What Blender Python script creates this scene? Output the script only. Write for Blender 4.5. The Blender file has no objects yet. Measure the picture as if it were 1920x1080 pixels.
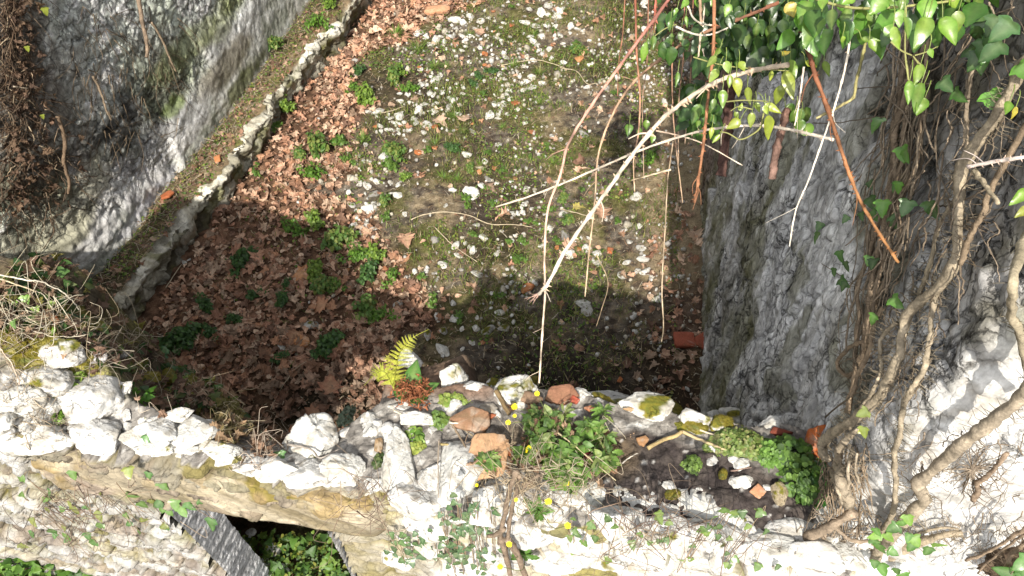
import bpy, math, random
import numpy as np
from mathutils import Vector

rng = np.random.default_rng(7)
random.seed(7)
PI = math.pi
scene = bpy.context.scene
COL = scene.collection

# ------------------------------------------------------------------ camera frame
PW, PH, FPX = 1920.0, 1080.0, 1350.0
PITCH, YAW, CAMZ = math.radians(51.2), math.radians(9.2), 4.3
FWD = np.array([-math.sin(YAW) * math.cos(PITCH), math.cos(YAW) * math.cos(PITCH), -math.sin(PITCH)])
RGT = np.array([math.cos(YAW), math.sin(YAW), 0.0])
UPV = np.cross(RGT, FWD)
CAM = np.array([0.0, 0.0, CAMZ])

def ray(x, y):
    return (x - PW / 2) / FPX * RGT + (PH / 2 - y) / FPX * UPV + FWD

def onz(x, y, z=0.0):
    d = ray(x, y)
    return CAM + d * ((z - CAMZ) / d[2])

def onx(x, y, X):
    d = ray(x, y)
    return CAM + d * (X / d[0])

def ony(x, y, Y):
    d = ray(x, y)
    return CAM + d * (Y / d[1])

def atd(x, y, depth):
    return CAM + ray(x, y) * depth

def px_size(P):
    """metres per photo pixel at a point"""
    return float(np.dot(np.asarray(P) - CAM, FWD)) / FPX

# ------------------------------------------------------------------ numpy noise
def _h(ix, iy, iz, seed):
    with np.errstate(over='ignore'):
        h = (ix.astype(np.int64) * 374761393 + iy.astype(np.int64) * 668265263 + iz.astype(np.int64) * 2147483647 + seed * 1274126177) & 0xFFFFFFFF
        h = ((h ^ (h >> 13)) * 1274126177) & 0xFFFFFFFF
        h = ((h ^ (h >> 16)) * 2246822519) & 0xFFFFFFFF
        h = h ^ (h >> 15)
    return (h & 0xFFFFFF) / float(0xFFFFFF)

def vnoise(P, seed=0):
    P = np.asarray(P, float)
    i = np.floor(P).astype(np.int64)
    f = P - i
    w = f * f * f * (f * (f * 6 - 15) + 10)
    r = 0.0
    for dx in (0, 1):
        wx = w[:, 0] if dx else 1 - w[:, 0]
        for dy in (0, 1):
            wy = w[:, 1] if dy else 1 - w[:, 1]
            for dz in (0, 1):
                wz = w[:, 2] if dz else 1 - w[:, 2]
                r = r + wx * wy * wz * _h(i[:, 0] + dx, i[:, 1] + dy, i[:, 2] + dz, seed)
    return r * 2 - 1

def fbm(P, octaves=4, seed=0, gain=0.5, lac=2.03):
    P = np.asarray(P, float)
    a, s, t = 1.0, 0.0, 0.0
    for k in range(octaves):
        s = s + a * vnoise(P, seed + k * 17)
        t += a
        a *= gain
        P = P * lac + 3.7
    return s / t

def worley(u, v, seed=0, jit=0.85):
    """2-D cells: F1, F2, random id, offset to the cell's centre"""
    iu, iv = np.floor(u).astype(np.int64), np.floor(v).astype(np.int64)
    n = len(u)
    f1 = np.full(n, 9.0); f2 = np.full(n, 9.0)
    cid = np.zeros(n); ou = np.zeros(n); ov = np.zeros(n)
    z0 = np.zeros(n, np.int64)
    for du in (-1, 0, 1):
        for dv in (-1, 0, 1):
            a, b = iu + du, iv + dv
            cu = a + 0.5 + (_h(a, b, z0, seed) - 0.5) * jit
            cv = b + 0.5 + (_h(a, b, z0 + 1, seed) - 0.5) * jit
            d = np.hypot(u - cu, v - cv)
            near = d < f1
            f2 = np.where(near, f1, np.minimum(f2, d))
            r = _h(a, b, z0 + 2, seed)
            cid = np.where(near, r, cid)
            ou = np.where(near, u - cu, ou); ov = np.where(near, v - cv, ov)
            f1 = np.where(near, d, f1)
    return f1, f2, cid, ou, ov

def facet(u, v, seed, jit=0.95):
    """broken-stone relief: every cell is a tilted plane, so neighbours meet in sharp steps"""
    f1, f2, c, ou, ov = worley(u, v, seed, jit)
    a = (c * 7.13 % 1 - 0.5) * 2; b = (c * 13.7 % 1 - 0.5) * 2
    return (ou * a + ov * b) * 0.9 + (c * 3.7 % 1 - 0.5) * 0.5, f2 - f1, c

def facet(u, v, seed, jit=0.95):
    """broken-stone relief: every cell is a tilted plane, so neighbours meet in sharp steps"""
    f1, f2, c, ou, ov = worley(u, v, seed, jit)
    a = (c * 7.13 % 1 - 0.5) * 2; b = (c * 13.7 % 1 - 0.5) * 2
    return (ou * a + ov * b) * 0.9 + (c * 3.7 % 1 - 0.5) * 0.5, f2 - f1, c

def sstep(a, b, x):
    t = np.clip((x - a) / (b - a), 0, 1)
    return t * t * (3 - 2 * t)

def mix(a, b, t):
    a = np.asarray(a, float); b = np.asarray(b, float); t = np.asarray(t, float)
    if t.ndim and a.ndim <= 1 and b.ndim <= 1 and a.size == 3:
        return a[None, :] * (1 - t[:, None]) + b[None, :] * t[:, None]
    if t.ndim and (a.ndim == 2 or b.ndim == 2):
        return a * (1 - t[:, None]) + b * t[:, None]
    return a * (1 - t) + b * t

# ------------------------------------------------------------------ mesh building
class MB:
    """collects vertices and faces (with a colour per vertex) for ONE mesh"""
    def __init__(s):
        s.V, s.C, s.T, s.Q, s.n = [], [], [], [], 0
    def add(s, V, F, col=(0.5, 0.5, 0.5)):
        V = np.asarray(V, float)
        F = np.asarray(F, np.int64)
        c = np.asarray(col, float)
        if c.ndim == 1:
            c = np.repeat(c[None, :], len(V), 0)
        if c.shape[1] == 3: c = np.column_stack([c, np.ones(len(c))])
        s.V.append(V); s.C.append(c)
        if len(F):
            (s.Q if F.shape[1] == 4 else s.T).append(F + s.n)
        s.n += len(V)
        return s
    def build(s, name, m, parent=None, smooth=True):
        return link_mesh(name, s.mesh(name, m, smooth), parent)
    def mesh(s, name, m, smooth=True):
        V = np.concatenate(s.V); C = np.concatenate(s.C)
        me = bpy.data.meshes.new(name)
        nt = sum(len(t) for t in s.T); nq = sum(len(q) for q in s.Q)
        me.vertices.add(len(V)); me.vertices.foreach_set('co', V.astype(np.float32).ravel())
        idx = []
        if nt: idx.append(np.concatenate(s.T).ravel())
        if nq: idx.append(np.concatenate(s.Q).ravel())
        idx = np.concatenate(idx).astype(np.int32)
        me.loops.add(len(idx)); me.loops.foreach_set('vertex_index', idx)
        me.polygons.add(nt + nq)
        tot = np.concatenate([np.full(nt, 3), np.full(nq, 4)]).astype(np.int32)
        st = np.concatenate([[0], np.cumsum(tot)[:-1]]).astype(np.int32)
        me.polygons.foreach_set('loop_start', st)
        me.polygons.foreach_set('loop_total', tot)
        me.polygons.foreach_set('use_smooth', np.full(nt + nq, smooth))
        me.update(calc_edges=True)
        ca = me.color_attributes.new('Col', 'FLOAT_COLOR', 'POINT')
        c4 = np.clip(C, 0, 1).astype(np.float32)
        ca.data.foreach_set('color', c4.ravel())
        me.materials.append(m)
        return me

def link_mesh(name, me, parent=None):
    o = bpy.data.objects.new(name, me)
    COL.objects.link(o)
    if parent is not None:
        o.parent = parent
    return o

def tag(o, label=None, cat=None, group=None, kind=None):
    if label: o['label'] = label
    if cat: o['category'] = cat
    if group: o['group'] = group
    if kind: o['kind'] = kind
    return o

def thing(name, label, cat, loc=(0, 0, 0), group=None, rz=0.0):
    o = bpy.data.objects.new(name, None)
    COL.objects.link(o)
    o.location = tuple(float(a) for a in loc); o.rotation_euler = (0, 0, rz)
    o.empty_display_size = 0.05
    return tag(o, label, cat, group)

def gridF(nu, nv, keep=None):
    a = np.arange(nu - 1)[:, None] * nv + np.arange(nv - 1)[None, :]
    F = np.stack([a, a + nv, a + nv + 1, a + 1], -1).reshape(-1, 4)
    if keep is not None:
        F = F[keep.reshape(-1)]
    return F

def catmull(P, per=6):
    P = np.asarray(P, float)
    if len(P) < 3:
        t = np.linspace(0, 1, per + 1)[:, None]
        return P[0] * (1 - t) + P[-1] * t
    E = np.vstack([2 * P[0] - P[1], P, 2 * P[-1] - P[-2]])
    out = []
    for i in range(len(P) - 1):
        p0, p1, p2, p3 = E[i:i + 4]
        for t in np.arange(per) / per:
            out.append(0.5 * ((2 * p1) + (-p0 + p2) * t + (2 * p0 - 5 * p1 + 4 * p2 - p3) * t * t + (-p0 + 3 * p1 - 3 * p2 + p3) * t ** 3))
    out.append(P[-1])
    return np.array(out)

def tube(P, R, seg=6, rough=0.0, seed=0, flat=1.0):
    """tapered tube along points P with radii R"""
    P = np.asarray(P, float); n = len(P)
    R = np.interp(np.linspace(0, 1, n), np.linspace(0, 1, len(R)), R) if np.ndim(R) else np.full(n, R)
    T = np.gradient(P, axis=0)
    T /= np.linalg.norm(T, axis=1)[:, None] + 1e-12
    up = np.array([0.0, 0, 1]) if abs(T[0, 2]) < 0.9 else np.array([1.0, 0, 0])
    N = np.zeros_like(P)
    v = np.cross(T[0], up); v /= np.linalg.norm(v); N[0] = v
    for i in range(1, n):
        v = N[i - 1] - T[i] * np.dot(N[i - 1], T[i])
        N[i] = v / (np.linalg.norm(v) + 1e-12)
    B = np.cross(T, N)
    a = np.arange(seg) / seg * 2 * PI
    ring = N[:, None, :] * np.cos(a)[None, :, None] + B[:, None, :] * np.sin(a)[None, :, None] * flat
    rr = np.repeat(R[:, None], seg, 1)
    if rough:
        q = (P[:, None, :] + ring * 0.02).reshape(-1, 3)
        rr = rr * (1 + rough * fbm(q * (0.35 / max(R.mean(), 1e-4)), 3, seed).reshape(n, seg) * 2)
    if seg >= 10:       # bark ridges running along the stem
        L_ = np.concatenate([[0], np.cumsum(np.linalg.norm(np.diff(P, axis=0), axis=1))]) / max(R.mean(), 1e-4)
        q = np.stack([np.repeat(np.cos(a)[None] * 2.2, n, 0), np.repeat(np.sin(a)[None] * 2.2, n, 0), np.repeat(L_[:, None] * .16, seg, 1)], -1).reshape(-1, 3)
        rr = rr * (1 + .22 * fbm(q, 3, seed + 3).reshape(n, seg) + .10 * np.repeat(vnoise(np.stack([L_ * .30, 0 * L_, 0 * L_ + seed], 1), 9)[:, None], seg, 1))
    V = (P[:, None, :] + ring * rr[:, :, None]).reshape(-1, 3)
    i = np.arange(n - 1)[:, None] * seg; j = np.arange(seg)[None, :]; k = (j + 1) % seg
    F = np.stack([i + j, i + k, i + seg + k, i + seg + j], -1).reshape(-1, 4)
    V = np.vstack([V, P[0], P[-1]])
    return V, F, N, T

def add_tube(mb, P, R, col, seg=6, rough=0.0, seed=0, cvar=0.12, flat=1.0):
    V, F, N, T = tube(P, R, seg, rough, seed, flat)
    n = len(V) - 2
    c = np.asarray(col, float)
    if c.ndim == 1:
        c = np.repeat(c[None, :], len(V), 0)
    if cvar:
        c = c * (1 + cvar * fbm(V * 40, 2, seed + 5) * 2)[:, None]
    j = np.arange(seg); k = (j + 1) % seg
    m0 = mb.n
    mb.add(V, F, c)
    caps = np.concatenate([np.stack([k, j, np.full(seg, n)], 1), np.stack([n - seg + j, n - seg + k, np.full(seg, n + 1)], 1)])
    mb.T.append(caps + m0)
    return N, T

_ico = {}
def ico(sub):
    if sub not in _ico:
        t = (1 + 5 ** 0.5) / 2
        V = [(-1, t, 0), (1, t, 0), (-1, -t, 0), (1, -t, 0), (0, -1, t), (0, 1, t), (0, -1, -t), (0, 1, -t), (t, 0, -1), (t, 0, 1), (-t, 0, -1), (-t, 0, 1)]
        F = [(0, 11, 5), (0, 5, 1), (0, 1, 7), (0, 7, 10), (0, 10, 11), (1, 5, 9), (5, 11, 4), (11, 10, 2), (10, 7, 6), (7, 1, 8), (3, 9, 4), (3, 4, 2), (3, 2, 6), (3, 6, 8), (3, 8, 9), (4, 9, 5), (2, 4, 11), (6, 2, 10), (8, 6, 7), (9, 8, 1)]
        V = [np.array(v) / np.linalg.norm(v) for v in V]
        for _ in range(sub):
            mid, G = {}, []
            def m(a, b):
                k = (min(a, b), max(a, b))
                if k not in mid:
                    w = V[a] + V[b]; V.append(w / np.linalg.norm(w)); mid[k] = len(V) - 1
                return mid[k]
            for a, b, c in F:
                x, y, z = m(a, b), m(b, c), m(c, a)
                G += [(a, x, z), (b, y, x), (c, z, y), (x, y, z)]
            F = G
        _ico[sub] = (np.array(V), np.array(F))
    return _ico[sub]

WHITE = (0.57, 0.562, 0.54)
def rock(size, seed, sub=3, planes=14, rough=0.05, col=WHITE, moss=0.0, flat_top=False, soft=34.0):
    """an angular stone: directions cut by random planes, then roughened"""
    r = np.random.default_rng(seed)
    D, F = ico(sub)
    planes = max(6, int(planes * .72)); nrm = r.normal(size=(planes, 3)); nrm /= np.linalg.norm(nrm, axis=1)[:, None]
    d = r.uniform(0.56, 1.02, planes)
    if flat_top:
        nrm = np.vstack([nrm, [[0.1, 0.05, 1]]]); d = np.append(d, 0.62)
    q = D @ nrm.T
    lim = np.where(q > 0.05, d[None, :] / np.maximum(q, 0.05), 9.0)
    rad = -np.log(np.exp(-lim * soft).sum(1) + np.exp(-1.25 * soft)) / soft
    V = D * rad[:, None]
    V = V * (1 + rough * fbm(D * 3.1 + seed % 97, 4, seed) + rough * 0.5 * fbm(D * 9 + seed % 31, 4, seed + 9, .6))[:, None]
    n2_ = r.normal(size=(26, 3)); n2_ /= np.linalg.norm(n2_, axis=1)[:, None]; nn_ = np.argmax(D @ n2_.T + .15 * fbm(D * 4, 3, seed + 71)[:, None] * r.normal(size=26)[None, :], 1)
    V = V * (1 + .05 * (r.random(26)[nn_] - .5) + .10 * ((D * n2_[(nn_ * 7 + 3) % 26]).sum(1) - (n2_[nn_] * n2_[(nn_ * 7 + 3) % 26]).sum(1)))[:, None]
    # cracks: a few notched lines
    cr = np.abs(fbm(D * 2.2 + seed % 13, 3, seed + 3))
    V = V * (1 - 0.05 * (1 - sstep(0.0, 0.06, cr)))[:, None]
    c = np.repeat(np.asarray(col, float)[None, :3], len(V), 0)
    stain = fbm(D * 1.8 + seed % 7, 4, seed + 21)
    c = mix(c, np.asarray(col) * np.array([0.62, 0.58, 0.52]), sstep(0.0, 0.4, stain) * 0.8); c = mix(c, np.asarray(col) * np.array([.36, .32, .26]), sstep(.12, .4, fbm(D * 5 + seed % 11, 4, seed + 41) - .25 * D[:, 2] - .1) * .8)
    c = mix(c, np.asarray(col) * 0.45, (1 - sstep(0.0, 0.05, cr)) * 0.6)
    if moss > 0:
        mm = sstep(0.55 - moss, 0.75 - moss, fbm(D * 1.5 + 5.1, 4, seed + 33) * 0.6 + 0.35 * D[:, 2] + 0.1)
        g = mix((0.19, 0.16, 0.02), (0.09, 0.10, 0.015), np.clip(0.5 + fbm(D * 9, 2, seed + 4), 0, 1))
        c = mix(c, g, mm)
        V = V * (1 + 0.05 * mm * (0.6 + fbm(D * 14, 2, seed + 8)))[:, None]
    V = V * (np.asarray(size) / 2.0)[None, :]
    c = np.column_stack([c, 0.9 * sstep(0.0, 0.35, fbm(D * 1.9 + seed % 17, 3, seed + 61))])
    return V, F, c

def rotz(V, a):
    c, s = math.cos(a), math.sin(a)
    V = np.asarray(V, float).copy()
    x, y = V[:, 0].copy(), V[:, 1].copy()
    V[:, 0], V[:, 1] = x * c - y * s, x * s + y * c
    return V

def rotx(V, a):
    c, s = math.cos(a), math.sin(a)
    V = np.asarray(V, float).copy()
    y, z = V[:, 1].copy(), V[:, 2].copy()
    V[:, 1], V[:, 2] = y * c - z * s, y * s + z * c
    return V

# ------------------------------------------------------------------ leaves
def outline(kind):
    """leaf outline, base at the origin, tip towards +y, length about 1"""
    if kind == 'plane':
        h = [(0, 0), (.10, -.02), (.34, -.06), (.27, .10), (.55, .20), (.38, .30), (.50, .52), (.28, .48), (.22, .60), (.16, .78), (0, 1.0)]
    elif kind == 'heart':
        h = [(0, 0.05), (.16, -.04), (.34, .04), (.40, .20), (.43, .30), (.36, .42), (.36, .52), (.24, .66), (.20, .78), (0, 1)]
    elif kind == 'ovate':
        h = [(0, 0), (.12, .02), (.25, .12), (.34, .28), (.34, .42), (.27, .58), (.17, .76), (.07, .91), (0, 1)]
    elif kind == 'ivy':
        h = [(0, .06), (.14, -.05), (.30, -.03), (.52, .16), (.32, .30), (.33, .44), (.24, .66), (.10, .86), (0, 1)]
    elif kind == 'ivymild':
        h = [(0, .03), (.16, -.03), (.32, .06), (.43, .24), (.36, .40), (.30, .56), (.18, .76), (.07, .91), (0, 1)]
    elif kind == 'round':
        h = [(0, .1), (.14, -.02), (.32, .02), (.46, .2), (.50, .42), (.44, .66), (.28, .86), (0, .94)]
    elif kind == 'lanceo':
        h = [(0, 0), (.12, .15), (.16, .45), (.09, .8), (0, 1)]
    elif kind == 'strap':
        h = [(0, 0), (.13, .3), (.15, .8), (0, 1)]
    elif kind == 'lance':
        h = [(0, 0), (.05, .05), (.10, .25), (.18, .32), (.12, .45), (.20, .55), (.13, .7), (.10, .85), (0, 1)]
    else:
        h = [(0, 0), (.18, .2), (.22, .5), (.14, .8), (0, 1)]
    L = [(-x, y) for x, y in h[1:-1]][::-1]
    return np.array(h + L)

def leaf_geo(kind):
    """two halves folded on a midrib: verts (x,y), tris; the midrib gets points of its own"""
    h = outline(kind)
    m = (len(h) + 2) // 2
    right = h[:m]
    n = m
    mids = np.stack([np.zeros(n), np.clip(right[:, 1], 0.02, 1)], 1)
    mids[0] = (0, 0.0); mids[-1] = (0, 1.0)
    mids[:, 1] = np.maximum.accumulate(mids[:, 1])
    left = right * np.array([-1, 1])
    V = np.vstack([mids, right, left])
    T = []
    for i in range(n - 1):
        for off, flip in ((n, False), (2 * n, True)):
            a, b, c, d = i, off + i, off + i + 1, i + 1
            for t in ((a, b, c), (a, c, d)):
                T.append(t[::-1] if flip else t)
    T = [t for t in T if len(set(t)) == 3]
    return V, np.array(T)

def leaves(mb, kind, pos, heading, normal, size, col, curl=0.25, fold=0.2, wrinkle=0.0, seed=0, cvar=0.0, width=1.0, midrib=None):
    """many leaves at once: pos (n,3), heading/normal (n,3) vectors, size (n), col (n,3)"""
    pos = np.atleast_2d(pos); n = len(pos)
    if n == 0: return
    r = np.random.default_rng(seed)
    hd = np.broadcast_to(np.asarray(heading, float), (n, 3)).copy()
    nm = np.broadcast_to(np.asarray(normal, float), (n, 3)).copy()
    nm /= np.linalg.norm(nm, axis=1)[:, None] + 1e-9
    hd -= nm * (hd * nm).sum(1)[:, None]
    hd /= np.linalg.norm(hd, axis=1)[:, None] + 1e-9
    sd = np.cross(hd, nm)
    L, T = leaf_geo(kind)
    k = len(L)
    size = np.broadcast_to(np.asarray(size, float), (n,))
    cu = curl * r.uniform(0.3, 1.5, n); fo = fold * r.uniform(0.3, 1.5, n)
    x = L[None, :, 0] * width * np.ones((n, 1)); y = L[None, :, 1] * np.ones((n, 1))
    z = -cu[:, None] * y * y * 0.8 + fo[:, None] * np.abs(x)
    if wrinkle:
        z = z + wrinkle * r.normal(size=(n, k)) * (0.3 + np.abs(x) + 0.3 * y)
        tw = r.normal(size=n) * wrinkle * 4
        z = z + tw[:, None] * x * (y - 0.3)
    P = pos[:, None, :] + size[:, None, None] * (sd[:, None, :] * x[..., None] + hd[:, None, :] * y[..., None] + nm[:, None, :] * z[..., None])
    col = np.broadcast_to(np.asarray(col, float), (n, 3))
    C = np.repeat(col[:, None, :], k, 1)
    if cvar:
        C = C * (1 + cvar * r.normal(size=(n, k, 1)))
    if midrib is not None:
        m = (len(L)) // 3
        C[:, :m] = C[:, :m] * (1 - midrib[1]) + np.asarray(midrib[0]) * midrib[1]
    F = (T[None] + (np.arange(n) * k)[:, None, None]).reshape(-1, 3)
    mb.add(P.reshape(-1, 3), F, C.reshape(-1, 3))

def unit(v):
    v = np.asarray(v, float)
    return v / (np.linalg.norm(v, axis=-1, keepdims=True) + 1e-12)

def rdir(n, r, zmin=-1, zmax=1):
    z = r.uniform(zmin, zmax, n); a = r.uniform(0, 2 * PI, n); s = np.sqrt(np.maximum(0, 1 - z * z))
    return np.stack([s * np.cos(a), s * np.sin(a), z], 1)

# ------------------------------------------------------------------ materials
def new_mat(name):
    m = bpy.data.materials.new(name); m.use_nodes = True
    nt = m.node_tree; nt.nodes.clear()
    return m, nt.nodes, nt.links

def surf_mat(name, scales=(9, 60), var=(0.35, 0.35), rough=0.92, bump=((60, 0.5, 0.004), (220, 0.5, 0.0015)), crack=None, spec=0.25, leaf=None, sheen=None, stretch=None):
    """colour from the mesh's own Col attribute, broken up by two noises; bumps; optional cell cracks; optional leaf translucency"""
    m, N, L = new_mat(name)
    out = N.new('ShaderNodeOutputMaterial')
    b = N.new('ShaderNodeBsdfPrincipled')
    b.inputs['Roughness'].default_value = rough
    b.inputs['Specular IOR Level'].default_value = spec
    at = N.new('ShaderNodeAttribute'); at.attribute_name = 'Col'
    tc = N.new('ShaderNodeTexCoord')
    vec = tc.outputs['Object']
    if stretch:
        mp = N.new('ShaderNodeMapping'); mp.inputs['Scale'].default_value = stretch
        L.new(vec, mp.inputs['Vector']); vec = mp.outputs['Vector']
    c = at.outputs['Color']
    for s, v in zip(scales, var):
        n = N.new('ShaderNodeTexNoise'); n.inputs['Scale'].default_value = s; n.inputs['Detail'].default_value = 6; n.inputs['Roughness'].default_value = 0.65
        L.new(vec, n.inputs['Vector'])
        mr = N.new('ShaderNodeMapRange'); mr.inputs['From Min'].default_value = 0.3; mr.inputs['From Max'].default_value = 0.7
        mr.inputs['To Min'].default_value = 1 - v; mr.inputs['To Max'].default_value = 1 + v * 0.6
        L.new(n.outputs['Fac'], mr.inputs['Value'])
        mx = N.new('ShaderNodeMix'); mx.data_type = 'RGBA'; mx.blend_type = 'MULTIPLY'; mx.inputs[0].default_value = 1
        L.new(c, mx.inputs[6]); L.new(mr.outputs['Result'], mx.inputs[7]); c = mx.outputs[2]
    prev = None
    for (cs, dark, wid) in ([] if not crack else ([crack] if not isinstance(crack, list) else crack)):
        # thin irregular cracks: cells warped by noise, some fading out
        vo = N.new('ShaderNodeTexVoronoi'); vo.feature = 'DISTANCE_TO_EDGE'; vo.inputs['Scale'].default_value = cs
        ns = N.new('ShaderNodeTexNoise'); ns.inputs['Scale'].default_value = cs * 0.9; ns.inputs['Detail'].default_value = 5; ns.inputs['Roughness'].default_value = 0.65
        L.new(vec, ns.inputs['Vector'])
        ad = N.new('ShaderNodeMix'); ad.data_type = 'RGBA'; ad.blend_type = 'LINEAR_LIGHT'; ad.inputs[0].default_value = 0.42 / cs
        L.new(vec, ad.inputs[6]); L.new(ns.outputs['Color'], ad.inputs[7]); L.new(ad.outputs[2], vo.inputs['Vector'])
        fd = N.new('ShaderNodeTexNoise'); fd.inputs['Scale'].default_value = cs * 0.45; fd.inputs['Detail'].default_value = 3
        L.new(vec, fd.inputs['Vector'])
        wd = N.new('ShaderNodeMapRange'); wd.inputs['From Min'].default_value = 0.36; wd.inputs['From Max'].default_value = 0.62; wd.inputs['To Min'].default_value = wid * 0.15; wd.inputs['To Max'].default_value = wid * 1.5
        L.new(fd.outputs['Fac'], wd.inputs['Value'])
        mr = N.new('ShaderNodeMapRange'); mr.inputs['To Max'].default_value = 1
        al = N.new('ShaderNodeMath'); al.operation = 'MULTIPLY_ADD'; al.inputs[1].default_value = -dark; al.inputs[2].default_value = 1
        L.new(at.outputs['Alpha'], al.inputs[0]); L.new(al.outputs[0], mr.inputs['To Min'])
        L.new(wd.outputs['Result'], mr.inputs['From Max']); L.new(vo.outputs['Distance'], mr.inputs['Value'])
        mx = N.new('ShaderNodeMix'); mx.data_type = 'RGBA'; mx.blend_type = 'MULTIPLY'; mx.inputs[0].default_value = 1
        L.new(c, mx.inputs[6]); L.new(mr.outputs['Result'], mx.inputs[7]); c = mx.outputs[2]
        bp = N.new('ShaderNodeBump'); bp.inputs['Strength'].default_value = 0.8; bp.inputs['Distance'].default_value = 0.10 / cs
        L.new(mr.outputs['Result'], bp.inputs['Height'])
        if prev is not None: L.new(prev, bp.inputs['Normal'])
        prev = bp.outputs['Normal']
    L.new(c, b.inputs['Base Color'])
    for s, st, d in bump:
        n = N.new('ShaderNodeTexNoise'); n.inputs['Scale'].default_value = s; n.inputs['Detail'].default_value = 5; n.inputs['Roughness'].default_value = 0.6
        L.new(vec, n.inputs['Vector'])
        bp = N.new('ShaderNodeBump'); bp.inputs['Strength'].default_value = st; bp.inputs['Distance'].default_value = d
        L.new(n.outputs['Fac'], bp.inputs['Height'])
        if prev is not None: L.new(prev, bp.inputs['Normal'])
        prev = bp.outputs['Normal']
    if prev is not None: L.new(prev, b.inputs['Normal'])
    sh = b.outputs['BSDF']
    if leaf:
        tr = N.new('ShaderNodeBsdfTranslucent')
        mx = N.new('ShaderNodeMix'); mx.data_type = 'RGBA'; mx.blend_type = 'MULTIPLY'; mx.inputs[0].default_value = 1
        L.new(c, mx.inputs[6]); mx.inputs[7].default_value = (1.5, 1.45, 0.7, 1)
        L.new(mx.outputs[2], tr.inputs['Color'])
        ms = N.new('ShaderNodeMixShader'); ms.inputs['Fac'].default_value = leaf
        L.new(sh, ms.inputs[1]); L.new(tr.outputs['BSDF'], ms.inputs[2]); sh = ms.outputs['Shader']
    L.new(sh, out.inputs['Surface'])
    return m

M_STONE = surf_mat('limestone', (7, 45), (0.16, 0.16), 0.9, ((35, 0.7, 0.010), (150, 0.6, 0.003)), crack=[(9, 0.5, 0.035), (30, .3, .05)])
M_WALL = surf_mat('rubble_wall', (5, 38), (0.25, 0.32), 0.93, ((26, 0.6, 0.010), (110, 0.7, 0.004)), crack=[(26, .30, .06)])
M_PALE = surf_mat('pale_rock_face', (4, 26), (0.16, 0.22), 0.9, ((14, 0.8, 0.02), (70, 0.7, 0.006)), crack=(5, 0.25, 0.02))
M_SOIL = surf_mat('soil', (12, 90), (0.4, 0.5), 0.97, ((70, 0.9, 0.012), (260, 0.8, 0.004)), spec=0.1)
M_BARK = surf_mat('bark', (22, 130), (0.35, 0.4), 0.9, ((70, 0.9, 0.005), (260, 0.7, 0.002)), spec=0.15)
M_LITTER = surf_mat('dry_leaf', (25, 140), (0.3, 0.25), 0.75, ((120, 0.4, 0.002),), spec=0.25, leaf=0.12)
M_GREEN = surf_mat('green_leaf', (30, 150), (0.2, 0.15), 0.5, ((140, 0.35, 0.001),), spec=0.4, leaf=0.30)
M_IVY = surf_mat('glossy_ivy_leaf', (18, 90), (0.3, 0.2), 0.31, ((60, 0.45, 0.0015),), spec=0.45, leaf=0.22)
M_CLAY = surf_mat('fired_clay', (20, 120), (0.25, 0.25), 0.88, ((80, 0.6, 0.003), (250, 0.5, 0.001)), spec=0.2)
M_TWIG = surf_mat('dry_twig', (40, 200), (0.25, 0.25), 0.8, ((160, 0.5, 0.001),), spec=0.25)
M_PETAL = surf_mat('yellow_petal', (60,), (0.1,), 0.6, (), spec=0.2, leaf=0.2)
# ================================================================== camera, light
cam = bpy.data.cameras.new('camera'); co = bpy.data.objects.new('camera', cam); COL.objects.link(co)
cam.sensor_width = 36; cam.lens = FPX / PW * 36; cam.clip_start = 0.05; cam.clip_end = 2000
co.location = (0, 0, CAMZ)
co.rotation_euler = (PI / 2 - PITCH, 0, YAW)
scene.camera = co

SUN_EL, SUN_AZ = math.radians(43.5), math.radians(3.6)      # the sun stands behind the camera, a touch to the right
w = bpy.data.worlds.new('World'); scene.world = w; w.use_nodes = True
wn = w.node_tree.nodes; wl = w.node_tree.links
bg = wn.get('Background'); sky = wn.new('ShaderNodeTexSky'); sky.sky_type = 'NISHITA'; sky.sun_disc = False
sky.sun_elevation = SUN_EL; sky.sun_rotation = PI - SUN_AZ
sky.air_density = 1.0; sky.dust_density = 1.5
hs = wn.new('ShaderNodeHueSaturation'); hs.inputs['Saturation'].default_value = 0.12
wl.new(sky.outputs['Color'], hs.inputs['Color']); wl.new(hs.outputs['Color'], bg.inputs['Color']); bg.inputs['Strength'].default_value = 0.15
sl = bpy.data.lights.new('sun', 'SUN'); sl.energy = 3.3; sl.angle = math.radians(0.55); sl.color = (1.0, 0.93, 0.81)
so = bpy.data.objects.new('sun', sl); COL.objects.link(so)
sd = Vector((-math.sin(SUN_AZ) * math.cos(SUN_EL), math.cos(SUN_AZ) * math.cos(SUN_EL), -math.sin(SUN_EL)))
so.rotation_euler = sd.to_track_quat('-Z', 'Y').to_euler(); so.location = (3, -6, 9)
scene.view_settings.view_transform = 'Standard'; scene.view_settings.look = 'None'
scene.view_settings.exposure = 1.15; scene.view_settings.gamma = 1.0
scene.cycles.max_bounces = 6; scene.cycles.diffuse_bounces = 4; scene.cycles.transparent_max_bounces = 4
scene.cycles.use_denoising = True

# ================================================================== floor of the ruin
def poly_x(pts, z=0.0):
    q = np.array([onz(x, y, z) for x, y in pts]); q = q[np.argsort(q[:, 1])]
    return q[:, 1], q[:, 0]

_lb = poly_x([(880, 0), (760, 60), (690, 110), (690, 200), (680, 260), (640, 330), (640, 380), (760, 430), (770, 480), (720, 560), (700, 640), (700, 780)])
def litter_edge(x, y):
    """1 where the fallen leaves lie, 0 on the stony moss"""
    P = np.stack([x, y, 0 * x], 1)
    d = x - np.interp(y, *_lb) + 0.75 * fbm(P * 1.3, 4, 11) + 0.2 * fbm(P * 5, 2, 12)
    return 1 - sstep(-0.12, 0.14, d)

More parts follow.
